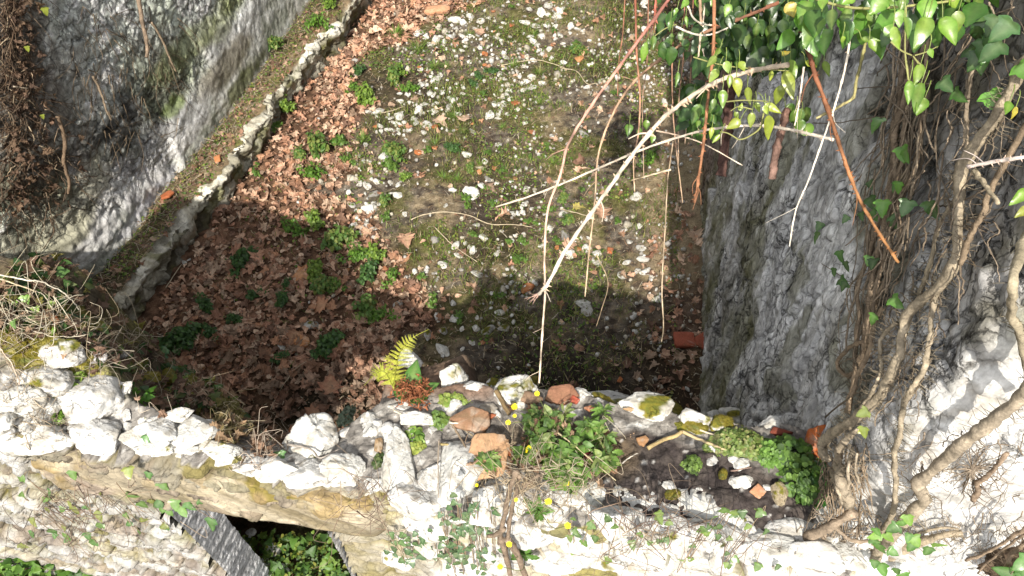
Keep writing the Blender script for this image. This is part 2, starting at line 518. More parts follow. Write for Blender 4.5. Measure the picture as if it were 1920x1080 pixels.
def floor_z(x, y):
    P = np.stack([x, y, 0 * x], 1)
    z = 0.035 * fbm(P * 1.1, 4, 3) + 0.012 * fbm(P * 6, 3, 4)
    z = z + 0.10 * np.exp(-np.clip(0.80 - x, 0, 9) / 0.12)            # debris along the right wall
    z = z + 0.05 * np.exp(-np.clip(x + 3.1, 0, 9) / 0.2)
    return z

def fz(x, y):
    return float(floor_z(np.array([x]), np.array([y]))[0])

DARKSOIL = np.array((0.042, 0.032, 0.025)); LITTERC = np.array((0.19, 0.11, 0.07)); MOSSC = np.array((0.135, 0.13, 0.045)); STRAW = np.array((0.33, 0.26, 0.165)); GREYS = np.array((0.21, 0.18, 0.145))
def build_floor():
    ys = np.concatenate([np.arange(1.0, 4.5, 0.014), np.arange(4.5, 8.6, 0.02), np.arange(8.6, 14, 0.12)])
    xs = np.arange(-3.75, 1.15, 0.016)
    X, Y = np.meshgrid(xs, ys, indexing='ij')
    x, y = X.ravel(), Y.ravel(); P = np.stack([x, y, 0 * x], 1)
    fine = fbm(P * 26, 3, 31)
    z = floor_z(x, y) + 0.010 * fine + 0.006 * fbm(P * 70, 2, 41)
    L = litter_edge(x, y)
    a = fbm(P * 2.9, 6, 51, .62); b = fbm(P * 4.3 + 9, 6, 52, .62); c = fbm(P * 1.2 + 4, 4, 53); e = fbm(P * 22, 3, 54)
    ground = mix(DARKSOIL * 1.9, GREYS, sstep(-0.5, 0.25, e))
    ground = mix(ground, MOSSC, sstep(-0.12, 0.22, a + 0.25 * e) * 0.85)
    ground = mix(ground, STRAW, sstep(0.0, 0.35, b + 0.35 * e) * 0.75)
    ground = mix(ground, DARKSOIL, sstep(0.14, 0.40, c + 0.2 * e) * 0.75)
    col = ground * (0.85 + .5 * fbm(P * 33, 3, 56))[:, None]; col = mix(col, mix(LITTERC, LITTERC * 0.45, sstep(-0.2, 0.3, e)), L)
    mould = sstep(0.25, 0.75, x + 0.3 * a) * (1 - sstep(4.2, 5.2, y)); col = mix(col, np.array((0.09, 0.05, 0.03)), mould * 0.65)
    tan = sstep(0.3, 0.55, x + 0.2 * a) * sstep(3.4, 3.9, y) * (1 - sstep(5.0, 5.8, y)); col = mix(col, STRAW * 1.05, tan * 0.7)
    front_shade = np.exp(-(((x - 0.0) / 1.0) ** 2 + ((y - 2.55) / 0.55) ** 2)) + np.exp(-(((x + 1.55) / 0.5) ** 2 + ((y - 2.15) / 0.35) ** 2)); col = mix(col, np.array((0.022, 0.017, 0.013)), np.clip(front_shade * 1.1 + .3 * a, 0, 1) * (front_shade > .12) * .9)  # shade behind the front wall deepened in the floor colour
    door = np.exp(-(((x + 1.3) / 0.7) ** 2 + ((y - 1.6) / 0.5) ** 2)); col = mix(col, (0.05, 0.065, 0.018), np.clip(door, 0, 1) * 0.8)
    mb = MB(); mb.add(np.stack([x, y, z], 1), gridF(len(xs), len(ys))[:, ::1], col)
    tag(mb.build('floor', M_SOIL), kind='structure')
build_floor()

def build_ground():
    xs = np.concatenate([[-300, -120, -50, -20, -9], np.arange(-5, 4.2, 0.05), [6, 12, 30, 90, 300]])
    ys = np.concatenate([[-300, -100, -30, -8], np.arange(-2, 1.5, 0.04), np.arange(1.6, 15, 0.9), [20, 50, 120, 300]])
    X, Y = np.meshgrid(xs, ys, indexing='ij'); x, y = X.ravel(), Y.ravel()
    P = np.stack([x, y, 0 * x], 1)
    z = np.where(y < 1.15, 0.20 + 0.05 * fbm(P * 2, 4, 61) + 0.02 * fbm(P * 12, 3, 62), -0.25)
    col = mix((0.10, 0.065, 0.04), (0.06, 0.075, 0.02), sstep(-0.1, 0.3, fbm(P * 3, 4, 63)))
    mb = MB(); mb.add(np.stack([x, y, z], 1), gridF(len(xs), len(ys)), col)
    tag(mb.build('ground', M_SOIL), kind='structure')
build_ground()

# ================================================================== left wall
_lw = poly_x([(570, 0), (475, 135), (420, 210), (300, 350), (235, 440), (185, 495), (135, 540)], 0.3)
def left_x(y):
    y = np.asarray(y, float)
    e = np.interp(y, *_lw)
    e = np.where(y < _lw[0][0], _lw[1][0] + (y - _lw[0][0]) * 0.09, e)
    return np.where(y > _lw[0][-1], _lw[1][-1] + (y - _lw[0][-1]) * 0.05, e)
def on_left(px, py):
    P = onx(px, py, -3.5)
    for _ in range(6):
        P = onx(px, py, float(left_x(P[1])) - 0.04 * (P[2] - 0.3))
    return P
def lblob(y, z, P, ry, rz, seed, rot=0.0):
    dy, dz = y - P[1], z - P[2]
    c, s = math.cos(rot), math.sin(rot)
    a, b = (dy * c - dz * s) / ry, (dy * s + dz * c) / rz
    Q = np.stack([y * 3, z * 3, 0 * y], 1)
    return 1 - sstep(0.55, 1.15, np.hypot(a, b) + 0.55 * fbm(Q, 4, seed) + 0.25 * fbm(Q * 5, 3, seed + 1))
M_RIGHT = surf_mat('weathered_limestone_wall', (6, 42), (0.28, 0.38), 0.93, ((24, 0.5, 0.010), (90, 0.6, 0.004)), crack=[(7, .75, .05), (15, .65, .06), (38, .4, .07)], stretch=(1, 1, .62))
M_LEFT = surf_mat('stained_wall', (6, 44), (0.25, 0.38), 0.93, ((24, 0.5, 0.010), (90, 0.6, 0.004)), crack=[(7, .45, .07), (19, .4, .09)])
def build_left():
    ys = np.concatenate([np.arange(1.1, 6.4, 0.013), np.arange(6.4, 10, 0.05)]); zs = np.concatenate([np.arange(0.1, 3.6, 0.013), np.arange(3.6, 4.6, 0.08)])
    Yg, Zg = np.meshgrid(ys, zs, indexing='ij'); y, z = Yg.ravel(), Zg.ravel()
    Q = np.stack([y, z, 0 * y], 1)
    wy = y + 0.05 * fbm(Q * 5, 3, 71); wz = z + 0.05 * fbm(Q * 5 + 7, 3, 72)
    k1, e1, cid = facet(wy / 0.13, wz / 0.085, 73); k2, e2, gid = facet(wy / 0.055, wz / 0.042, 270)
    kb, eb, bid = facet(wy / 0.30 + 3.3, wz / 0.20 + 1.7, 74)
    big = bid > 0.66
    e = np.where(big, sstep(0.0, 0.06, eb), sstep(0.0, 0.13, e1)); cid = np.where(big, bid * 7 % 1, cid); k1 = np.where(big, kb, k1)
    ge = sstep(0, 0.1, e2); sm = (cid * 11 % 1) < 0.3
    e = np.where(sm & ~big, np.minimum(e, ge), e)
    # the plastered lower part towards the far end
    pA, pB = on_left(420, 20), on_left(300, 190)
    P1, P2 = on_left(330, 330), on_left(170, 430)
    edge = np.interp(y, [P2[1], P1[1], pB[1], pA[1], 9], [P2[2] + .15, P1[2] - .05, pB[2], pA[2], pA[2] + .4])
    n1 = fbm(Q * 2.2, 5, 75); n2 = fbm(Q * 7, 4, 76); n3 = fbm(Q * 24, 3, 77)
    plaster = 1 - sstep(-0.10, 0.12, z - edge + 0.35 * n1 + 0.12 * n2)
    relief = e * (0.35 + 0.5 * cid) * 0.022 + e * k1 * 0.015 + 0.008 * k2
    low = lblob(y, z, on_left(190, 440), 1.2, 0.55, 78)
    pl = 0.040 + 0.012 * n1 + 0.006 * n2
    pl = pl + low * (0.020 * np.abs(n2) + 0.015 * fbm(Q * 14, 3, 79))
    disp = relief * (1 - plaster) + pl * plaster + 0.025 * fbm(Q * 0.9, 3, 80) + 0.006 * n3
    stone = mix((0.36, 0.38, 0.35), (0.66, 0.68, 0.66), cid); stone = mix(stone, (0.25, 0.30, 0.17), sstep(0.1, 0.45, n1) * 0.7)
    stone = mix((0.13, 0.115, 0.10), stone, 0.3 + 0.7 * e); stone = stone * (0.75 + 0.5 * gid)[:, None]
    stone = stone * (0.80 + 0.5 * sstep(-0.3, 0.3, fbm(Q * 18, 3, 85)))[:, None]
    plc = mix((0.34, 0.36, 0.33), (0.50, 0.52, 0.53), sstep(-0.2, 0.3, n2))
    plc = mix(plc, (0.28, 0.25, 0.19), sstep(0.05, 0.45, fbm(Q * np.array([3.5, 1.0, 1]) + 3, 4, 81)) * 0.6)
    streak = sstep(0.0, 0.4, fbm(Q * np.array([30, 2.0, 1]), 3, 82) + 0.3 * n1)
    plc = mix(plc, (0.66, 0.655, 0.65), streak * 0.4) * np.array((1.05, 1.03, .98))
    col = mix(stone, plc, plaster)
    mott = fbm(Q * 13, 4, 271) + .35 * fbm(Q * 34, 2, 272)
    def paint(px, py, ry, rz, c, a, sd, rot=0.0):
        nonlocal col
        a = a * (0.45 + 0.55 * sstep(-0.16, 0.12, mott)) if max(c) < .1 and px > 150 else a
        col = mix(col, c, lblob(y, z, on_left(px, py), ry, rz, sd, rot) * a)
    paint(230, 60, 1.1, 0.5, (0.62, 0.66, 0.63), 0.45, 101)
    paint(240, 245, 0.45, 0.26, (0.035, 0.034, 0.036), 0.76, 103)
    paint(215, 215, 0.48, 0.17, (0.035, 0.034, 0.034), 0.74, 104)
    paint(245, 300, 0.30, 0.17, (0.03, 0.032, 0.028), 0.75, 105)
    paint(300, 130, 0.35, 0.3, (0.05, 0.04, 0.03), 0.6, 106)
    paint(190, 370, 0.40, 0.16, (0.72, 0.71, 0.74), 0.8, 107)
    paint(150, 420, 0.5, 0.22, (0.66, 0.65, 0.67), 0.7, 108)
    paint(300, 300, 0.5, 0.10, (0.64, 0.63, 0.67), 0.75, 109)
    paint(265, 385, 0.5, 0.10, (0.60, 0.60, 0.66), 0.75, 110)
    paint(330, 240, 0.5, 0.2, (0.60, 0.61, 0.64), 0.6, 111)
    paint(160, 330, 0.12, 0.25, (0.72, 0.71, 0.76), 0.7, 112)
    paint(440, 60, 0.7, 0.20, (0.55, 0.56, 0.57), 0.6, 113)
    paint(360, 75, 0.75, 0.13, (0.22, 0.25, 0.09), 0.55, 114)
    paint(420, 30, 0.6, 0.12, (0.26, 0.29, 0.12), 0.45, 115)
    paint(450, 150, 0.5, 0.10, (0.12, 0.13, 0.04), 0.8, 116)
    paint(425, 110, 0.5, 0.14, (0.20, 0.17, 0.11), 0.7, 117)
    paint(320, 195, 0.16, 0.08, (0.16, 0.22, 0.05), 0.7, 118)
    paint(60, 440, 0.7, 0.22, (0.44, 0.43, 0.33), 0.8, 119)
    paint(70, 490, 0.5, 0.15, (0.40, 0.39, 0.29), 0.7, 120)
    paint(30, 230, 0.8, 0.5, (0.10, 0.075, 0.055), 0.75, 121)
    paint(10, 90, 0.5, 0.45, (0.09, 0.065, 0.05), 0.7, 122)
    paint(180, 520, 0.35, 0.06, (0.05, 0.045, 0.03), 0.7, 123)
    col = np.clip(col * 1.12, 0, .66) * (1 + .38 * fbm(Q * 38, 2, 273) + .25 * n2)[:, None]
    col = np.column_stack([col, 1 - .75 * plaster])
    x = left_x(y) - 0.04 * (z - 0.3) + disp
    mb = MB(); mb.add(np.stack([x, y, z], 1), gridF(len(ys), len(zs)), col)
    o = mb.build('left_wall', M_LEFT)
    tag(o, 'tall rubble wall with grey plaster remains, black stain and brown roots beside the narrow ledge', 'wall', kind='thing')
build_left()

# ================================================================== ledge along the left wall
_le = poly_x([(205, 620), (265, 520), (330, 430), (420, 330), (490, 220), (560, 130), (622, 60), (668, 0)], 0.3)
def ledge_x(y):
    e = np.interp(y, *_le)
    return e
def build_ledge():
    ys = np.concatenate([np.arange(1.7, 6.3, 0.012), np.arange(6.3, 9.5, 0.03)])
    n = 90
    t = np.linspace(0, 1, n)
    Yg, T = np.meshgrid(ys, t, indexing='ij'); y, t = Yg.ravel(), T.ravel()
    xw = left_x(y) - 0.06; xe = ledge_x(y) + 0.05 * fbm(np.stack([y * 4, 0 * y, 0 * y], 1), 4, 131)
    top = t < 0.55
    tt = np.clip(t / 0.55, 0, 1); tf = np.clip((t - 0.55) / 0.45, 0, 1)
    x = np.where(top, xw + (xe - xw) * tt, xe + 0.03 * tf)
    z = np.where(top, 0.30, 0.30 * (1 - tf) - 0.04 * tf)
    Q = np.stack([y, x * 1.0, z], 1)
    d = xe - x                                  # distance in from the edge
    wc = worley((y + 0.03 * fbm(Q * 8, 2, 132)) / 0.17, (z * 1.0 + x) / 0.11, 133)
    blocks = sstep(0.0, 0.06, wc[1] - wc[0]); kk, ke, kc = facet((y + 0.03 * fbm(Q * 8, 2, 132)) / 0.10, (z + x) / 0.06, 233)
    capw = 0.068 + 0.11 * fbm(np.stack([y * 3, 0 * y, 0 * y], 1), 3, 134)
    cap = (1 - sstep(capw * 0.85, capw * 1.15, d)) * top
    brk = sstep(0.05, 0.3, fbm(np.stack([y * 1.7, 0 * y + 3, 0 * y], 1), 3, 135) + np.clip((3.3 - y) * 0.4, 0, 0.3))
    zn = 0.020 * cap * (0.5 + 0.6 * fbm(Q * 9, 3, 136)) + 0.018 * kk * cap + 0.015 * fbm(Q * 18, 3, 137) - 0.03 * (1 - cap) * top * sstep(0, 0.3, d)
    zn = zn - brk * cap * 0.20 * (0.1 + wc[2])
    xo = (~top) * (0.035 * kk + 0.03 * blocks * (wc[2] - .4) - 0.05 * sstep(0.1, 0.5, tf) + 0.03 * fbm(Q * 7, 4, 138)) + top * cap * 0.02 * fbm(Q * 11, 3, 139)
    zn = zn - .055 * cap * sstep(0, .35, fbm(Q * 6 + 4, 4, 236)); xo = xo - .05 * top * cap * sstep(-.05, .3, fbm(Q * 5 + 9, 4, 237)) + .03 * (~top) * fbm(Q * 13, 3, 238)
    z = z + zn * (1 - tf); x = x + xo
    pale = mix((0.50, 0.47, 0.38), (0.70, 0.68, 0.60), sstep(-0.2, 0.3, fbm(Q * 10, 4, 140)))
    pale = mix(pale, (0.20, 0.18, 0.12), sstep(0.08, 0.38, fbm(Q * 7, 4, 141)) * 0.6)
    pale = mix(pale, (0.15, 0.145, 0.05), sstep(.12, .34, fbm(Q * 4.5 + 13, 4, 239)) * .75)
    soil = mix((0.20, 0.15, 0.09), (0.13, 0.13, 0.04), sstep(-0.15, 0.2, fbm(Q * 6, 4, 142)))
    soil = mix(soil, (0.24, 0.17, 0.10), sstep(0.0, 0.3, fbm(Q * 15, 3, 143)) * 0.6)
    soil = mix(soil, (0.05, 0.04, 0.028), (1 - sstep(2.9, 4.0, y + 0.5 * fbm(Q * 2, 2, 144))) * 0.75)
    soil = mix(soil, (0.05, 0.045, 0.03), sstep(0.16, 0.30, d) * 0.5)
    face = mix((0.14, 0.125, 0.085), (0.55, 0.53, 0.44), blocks * sstep(0.3, 0.75, wc[2]))
    face = mix(face, (0.14, 0.14, 0.03), sstep(0.0, 0.3, fbm(Q * 6, 3, 145)) * 0.7)
    face = mix(face, (0.06, 0.05, 0.035), sstep(0.4, 0.9, tf) * 0.8)
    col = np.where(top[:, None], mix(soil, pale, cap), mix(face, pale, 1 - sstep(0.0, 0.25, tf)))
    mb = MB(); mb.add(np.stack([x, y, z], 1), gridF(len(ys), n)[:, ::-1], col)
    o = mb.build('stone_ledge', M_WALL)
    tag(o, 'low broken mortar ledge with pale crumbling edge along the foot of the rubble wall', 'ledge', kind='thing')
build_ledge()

# ================================================================== right wall (a tall block with a corner)
XW, YS = 0.86, 0.99
def right_path():
    pts = [(5.0, YS + 0.03)] + [(x, YS) for x in np.arange(2.6, 0.98, -0.013)]
    for a in np.linspace(0, PI / 2, 12):
        pts.append((XW + 0.11 - 0.11 * math.sin(a), YS + 0.11 - 0.11 * math.cos(a)))
    ys = np.concatenate([np.arange(YS + 0.12, 3.4, 0.013), np.arange(3.4, 6, 0.022), np.arange(6, 12, 0.12)])
    pts += [(XW, y) for y in ys]
    return np.array(pts)
def build_right():
    P = right_path(); n = len(P)
    T = np.gradient(P, axis=0); T /= np.linalg.norm(T, axis=1)[:, None]
    Nn = np.stack([-T[:, 1], T[:, 0]], 1)      # outward (towards the room / the camera)
    Nn = np.where((Nn @ np.array([-1, -1.0]) < 0)[:, None], -Nn, Nn)
    s = np.concatenate([[0], np.cumsum(np.linalg.norm(np.diff(P, axis=0), axis=1))])
    zs = np.concatenate([np.arange(-0.05, 3.9, 0.0135), np.arange(3.9, 7.0, 0.07)])
    S, Z = np.meshgrid(s, zs, indexing='ij'); k = np.repeat(np.arange(n), len(zs))
    s_, z = S.ravel(), Z.ravel(); px, py = P[k, 0], P[k, 1]; nx, ny = Nn[k, 0], Nn[k, 1]
    Q = np.stack([px, py, z], 1)
    south = sstep(0.3, 0.8, -ny)
    w1 = 0.07 * fbm(Q * 4, 3, 151); w2 = 0.07 * fbm(Q * 4 + 5, 3, 152)
    n1 = fbm(Q * 2, 5, 156); n2 = fbm(Q * 7, 4, 157); n3 = fbm(Q * 26, 3, 158)
    k1, e1, cid = facet((s_ + w1) / 0.17, (z + w2) / 0.26, 153); k2, e2, gid = facet((s_ + w1 * 0.8) / 0.07, (z + w2 * 0.8) / 0.11, 154); k3, e3, hid3 = facet((s_ + w1 * .5) / 0.028, (z + w2 * .5) / 0.045, 250)
    m1, h_e, hid = facet((s_ + w1 * 2) / 0.62, (z + w2 * 2) / 0.42, 155); m2, m_e, mid = facet((s_ + w1 * 2) / 0.22, (z + w2 * 2) / 0.15, 255)
    e = sstep(0.0, 0.07, e1); ge = sstep(0.0, 0.06, e2); he = sstep(0.0, 0.05, h_e)
    wear = 0.5 + 0.5 * sstep(-0.25, 0.25, fbm(Q * 1.7 + 3, 3, 251))
    rid = 1 - np.abs(fbm(Q * np.array([6, 6, 2.0]), 4, 159)) * 2
    west = 0.034 * k1 * wear + 0.014 * k2 + 0.004 * k3 + 0.014 * e * (cid > .35) + 0.030 * n1 + 0.006 * n2 + 0.006 * rid + 0.004 * n3 - 0.012 * (1 - ge) - 0.012 * (1 - e)
    sou = 0.040 * m1 * he + 0.022 * m2 * sstep(-0.2, 0.2, n1) + 0.05 * n1 + 0.005 * n2 + 0.004 * n3 + 0.006 * k2 * sstep(0, .3, n2) - 0.016 * (1 - he)
    d = west * (1 - south) + sou * south - 0.02
    # the pale face swells out below
    d = d + south * 0.10 * (1 - sstep(1.7, 2.3, z)) * sstep(0.9, 1.3, px + 0.2)
    # a hollow between trunks high on the corner
    x = px + nx * d; y = py + ny * d
    grey = mix((0.53, 0.525, 0.515), (0.76, 0.755, 0.745), sstep(-0.35, 0.4, n2 + (cid - .5)))
    grey = mix(grey, (0.76, 0.76, 0.77), sstep(0.55, 0.9, cid) * 0.5)
    crk = sstep(0.0, 0.05, e3); grey = mix((0.075, 0.065, 0.055), grey, np.clip(0.25 + 0.35 * e + 0.30 * ge + .10 * crk, 0, 1))
    grey = grey * (0.78 + 0.40 * gid)[:, None] * (0.85 + 0.3 * hid3)[:, None]; grey = mix(grey, (0.74, 0.74, 0.75), sstep(0.25, 0.4, fbm(Q * 13, 4, 258)) * .55); grey = mix(grey, (0.07, 0.065, 0.05), sstep(0.30, 0.42, fbm(Q * 17 + 5, 4, 259)) * .6)
    grey = mix(grey, (0.19, 0.185, 0.10), sstep(0.02, 0.40, fbm(Q * np.array([2.5, 2.5, 1.1]), 5, 160)) * 0.75)
    damp = sstep(0.08, 0.38, fbm(Q * np.array([4, 4, 0.9]) + 8, 4, 161)); grey = mix(grey, (0.12, 0.105, 0.065), damp * 0.6); gm = sstep(.12, .32, fbm(Q * np.array([6, 6, 3.0]) + 31, 5, 267)); grey = mix(grey, (0.13, 0.125, 0.045), gm * .6)
    mossf = (1 - sstep(0.15, 1.1, z + 0.6 * n1)) * sstep(-0.1, 0.2, n2); grey = mix(grey, (0.10, 0.10, 0.03), mossf * 0.7)
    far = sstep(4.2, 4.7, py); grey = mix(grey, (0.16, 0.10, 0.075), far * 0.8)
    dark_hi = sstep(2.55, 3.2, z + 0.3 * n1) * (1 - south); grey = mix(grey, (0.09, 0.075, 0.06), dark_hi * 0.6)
    pale = mix((0.60, 0.59, 0.575), (0.76, 0.76, 0.75), sstep(-0.3, 0.3, n2)) * (0.88 + 0.2 * gid)[:, None]
    pale = mix(pale, (0.34, 0.33, 0.32), sstep(0.1, 0.4, fbm(Q * np.array([3, 3, 5]) + 2, 5, 162)) * 0.6)
    pale = mix(pale, (0.30, 0.26, 0.20), (1 - he) * 0.6)
    pale = mix(pale, (0.42, 0.40, 0.37), (1 - sstep(0, 0.035, m_e)) * sstep(-0.1, 0.3, n1) * 0.5)
    pale = mix(pale, (0.40, 0.36, 0.26), sstep(0.2, 0.5, fbm(Q * 3 + 11, 4, 163)) * 0.4)
    pale = mix(pale, (0.25, 0.23, 0.20), sstep(0.22, 0.36, fbm(Q * 11 + 7, 4, 262)) * .5)
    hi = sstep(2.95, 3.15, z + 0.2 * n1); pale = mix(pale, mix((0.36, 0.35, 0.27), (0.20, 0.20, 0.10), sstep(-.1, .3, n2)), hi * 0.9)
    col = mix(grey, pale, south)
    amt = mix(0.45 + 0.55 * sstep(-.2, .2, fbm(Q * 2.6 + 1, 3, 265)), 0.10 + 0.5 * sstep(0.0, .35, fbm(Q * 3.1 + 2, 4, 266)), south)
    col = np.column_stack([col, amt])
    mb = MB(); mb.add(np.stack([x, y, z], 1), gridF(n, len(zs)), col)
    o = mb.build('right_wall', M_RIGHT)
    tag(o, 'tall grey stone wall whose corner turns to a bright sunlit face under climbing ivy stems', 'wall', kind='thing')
build_right()
def right_off(z=None):
    return 0.03

# ================================================================== front wall
_iy = np.array([onz(x, y, 2.1)[:2] for x, y in [(0, 590), (180, 650), (235, 735), (300, 765), (430, 775), (540, 800), (640, 785), (690, 745), (760, 715), (830, 705), (900, 712), (1000, 715), (1100, 730), (1300, 770), (1480, 790), (1560, 800)]])
YO = 0.87
def inner_y(x):
    return np.interp(x, _iy[:, 0], _iy[:, 1])
def wall_top(x, y):
    P = np.stack([x, y, 0 * x], 1)
    z = 2.045 + 0.02 * fbm(P * 3, 3, 171)
    z = z + 0.22 * sstep(-1.15, -2.3, x) * sstep(0.98, 1.22, y) + 0.14 * sstep(-1.9, -2.8, x) - .52 * sstep(-3.15, -3.4, x)
    z = z - 0.10 * np.exp(-((x + 0.98) / 0.22) ** 2) * sstep(0.92, 1.05, y)
    d = y - (inner_y(x) + 0.03 * fbm(P * 8, 3, 172))
    drop = np.clip(d, 0, 9) * 4.0
    z1 = z - drop
    # lower mossy step behind the wall at the left, small shelf by the fern
    step = 1.66 + 0.06 * fbm(P * 5, 3, 173) - np.clip(y - 1.36, 0, 9) * 8
    sm = sstep(-1.75, -1.6, x) * (1 - sstep(-1.12, -0.98, x))
    z1 = np.where(sm > 0.02, np.maximum(z1, step * sm + z1 * (1 - sm)), z1)
    shelf = 1.98 + 0.03 * fbm(P * 9, 3, 174) - np.clip(y - 1.44 - 0.1 * fbm(P * 3, 2, 176), 0, 9) * 7.0
    sh = sstep(-0.78, -0.68, x) * (1 - sstep(-0.42, -0.30, x))
    z1 = np.where(sh > 0.02, np.maximum(z1, shelf * sh + z1 * (1 - sh)), z1)
    back = sstep(-1.70, -1.95, x) * 1.0
    mound = 2.22 + 0.14 * sstep(-2.2, -2.8, x) - .55 * sstep(-3.15, -3.4, x) - np.clip(y - 1.50, 0, 9) * 9 + 0.05 * fbm(P * 6, 3, 175)
    z1 = np.where(back > 0.02, np.maximum(z1, mound * back + z1 * (1 - back)), z1)
    return z1
_gx, _gy = np.arange(-4.3, 1.2, .01), np.arange(.6, 2.3, .01)
_GX, _GY = np.meshgrid(_gx, _gy, indexing='ij'); _GZ = wall_top(_GX.ravel(), _GY.ravel()).reshape(_GX.shape)
def tz(x, y):
    u = min(max((x - _gx[0]) / .01, 0), len(_gx) - 2.001); v = min(max((y - _gy[0]) / .01, 0), len(_gy) - 2.001)
    i, j = int(u), int(v); a, b = u - i, v - j
    return float((_GZ[i, j] * (1 - a) + _GZ[i + 1, j] * a) * (1 - b) + (_GZ[i, j + 1] * (1 - a) + _GZ[i + 1, j + 1] * a) * b)
def on_wall(px, py, up=0.0):
    """the point of the wall's top that photo pixel (px, py) shows"""
    z = 2.05
    for _ in range(12):
        P = onz(px, py, z + up); z = 0.5 * z + 0.5 * max(tz(P[0], P[1]), 1.0)
    return onz(px, py, z + up)
DX0, DX1, DZ = -1.50, -0.83, 1.72
front = thing('front_wall', 'thick ruined wall of white limestone rubble with a doorway, seen from above', 'wall', (0, YO, 0.2)); tag(front, kind='thing')
def child(mb, name, m, parent, smooth=True):
    o = mb.build(name, m, parent, smooth)
    o.matrix_parent_inverse = parent.matrix_world.inverted() if False else o.matrix_parent_inverse
    o.location = tuple(-a for a in parent.location) if parent.rotation_euler[2] == 0 else o.location
    return o
def front_colour(x, y, z, Q, outer, e, cid, oe, oid):
    n1 = fbm(Q * 3, 5, 181); n2 = fbm(Q * 9, 4, 182); n3 = fbm(Q * 30, 3, 183)
    # top: grey mortar and grit
    top = mix((0.17, 0.155, 0.14), (0.30, 0.28, 0.255), sstep(-0.3, 0.3, n3))
    top = mix(top, (0.70, 0.69, 0.66), sstep(0.2, 0.36, n2 + 0.5 * n3) * 0.7)
    soil = np.exp(-(((x - 0.32) / 0.28) ** 2 + ((y - 1.08) / 0.15) ** 2) * 1.0) + np.exp(-(((x - 0.62) / 0.20) ** 2 + ((y - 1.02) / 0.12) ** 2) * 1.3)
    top = mix(top, mix((0.045, 0.036, 0.034), (0.085, 0.07, 0.062), sstep(-0.2, 0.3, n3)), sstep(0.28, 0.5, soil + 0.22 * n2))
    br = np.exp(-(((x - 0.0) / 0.30) ** 2 + ((y - 1.12) / 0.14) ** 2)); top = mix(top, (0.13, 0.095, 0.06), sstep(0.4, 0.7, br + 0.2 * n2) * 0.8)
    shelf = sstep(-0.85, -0.7, x) * (1 - sstep(-0.35, -0.2, x)) * sstep(1.22, 1.30, y); top = mix(top, (0.17, 0.10, 0.065), shelf * 0.85)
    leftm = sstep(-1.45, -1.75, x) * sstep(1.0, 1.12, y); top = mix(top, mix((0.22, 0.20, 0.03), (0.15, 0.11, 0.06), sstep(-.1, .2, n2)), leftm * 0.9)
    stepm = sstep(-1.7, -1.55, x) * (1 - sstep(-1.1, -0.98, x)) * sstep(1.05, 1.12, y); top = mix(top, mix((0.05, 0.055, 0.02), (0.10, 0.095, 0.02), sstep(0, .3, n2)), stepm)
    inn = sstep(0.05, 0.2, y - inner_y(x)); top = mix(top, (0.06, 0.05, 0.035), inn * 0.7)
    # outer face
    wh = mix((0.36, 0.34, 0.31), (0.60, 0.59, 0.57), oid)
    wh = mix(wh, (0.36, 0.33, 0.29), sstep(0.08, 0.4, n2) * 0.6); wh = mix(wh, (0.2, 0.17, 0.13), sstep(.25, .45, n3) * .4)
    joint = mix((0.26, 0.20, 0.09), (0.20, 0.155, 0.10), sstep(-.2, .2, n2))
    joint = mix(joint, (0.27, 0.24, 0.05), sstep(0.0, 0.3, n1))
    face = mix(joint, wh, 0.08 + 0.92 * oe)
    ochre = sstep(0.10, 0.35, fbm(Q * np.array([4, 4, 9]), 4, 184)); face = mix(face, mix((0.40, 0.34, 0.19), (0.27, 0.24, 0.05), sstep(0, .4, n1)), ochre * 0.55)
    mo = sstep(0.06, 0.24, fbm(Q * np.array([5, 5, 10]) + 21, 4, 187)) * (1 - .75 * oe * (oid > .4)); face = mix(face, mix((0.20, 0.17, 0.03), (0.13, 0.12, 0.025), sstep(-.2, .3, n2)), mo * .8)
    beige = sstep(-0.86, -0.80, x) * (1 - sstep(-0.55, -0.42, x + 0.1 * n1)) + sstep(-1.95, -1.8, x) * (1 - sstep(-0.9, -0.8, x)) * sstep(1.62, 1.68, z + 0.05 * n2)
    face = mix(face, mix((0.22, 0.19, 0.125), (0.34, 0.305, 0.23), sstep(-.2, .3, n2)), np.clip(beige, 0, 1) * 0.8)
    mossb = np.clip(beige, 0, 1) * sstep(1.90, 1.98, z + 0.12 * n1) * sstep(-.05, .2, n2) + sstep(0.2, 0.4, n1) * np.clip(beige, 0, 1) * 0.6
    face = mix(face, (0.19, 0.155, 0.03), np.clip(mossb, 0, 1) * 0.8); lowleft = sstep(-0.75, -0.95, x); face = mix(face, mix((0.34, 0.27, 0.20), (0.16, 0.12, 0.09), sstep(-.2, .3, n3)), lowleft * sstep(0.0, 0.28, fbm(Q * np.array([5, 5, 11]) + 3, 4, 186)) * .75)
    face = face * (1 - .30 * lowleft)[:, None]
    return np.where(outer[:, None], face, top)
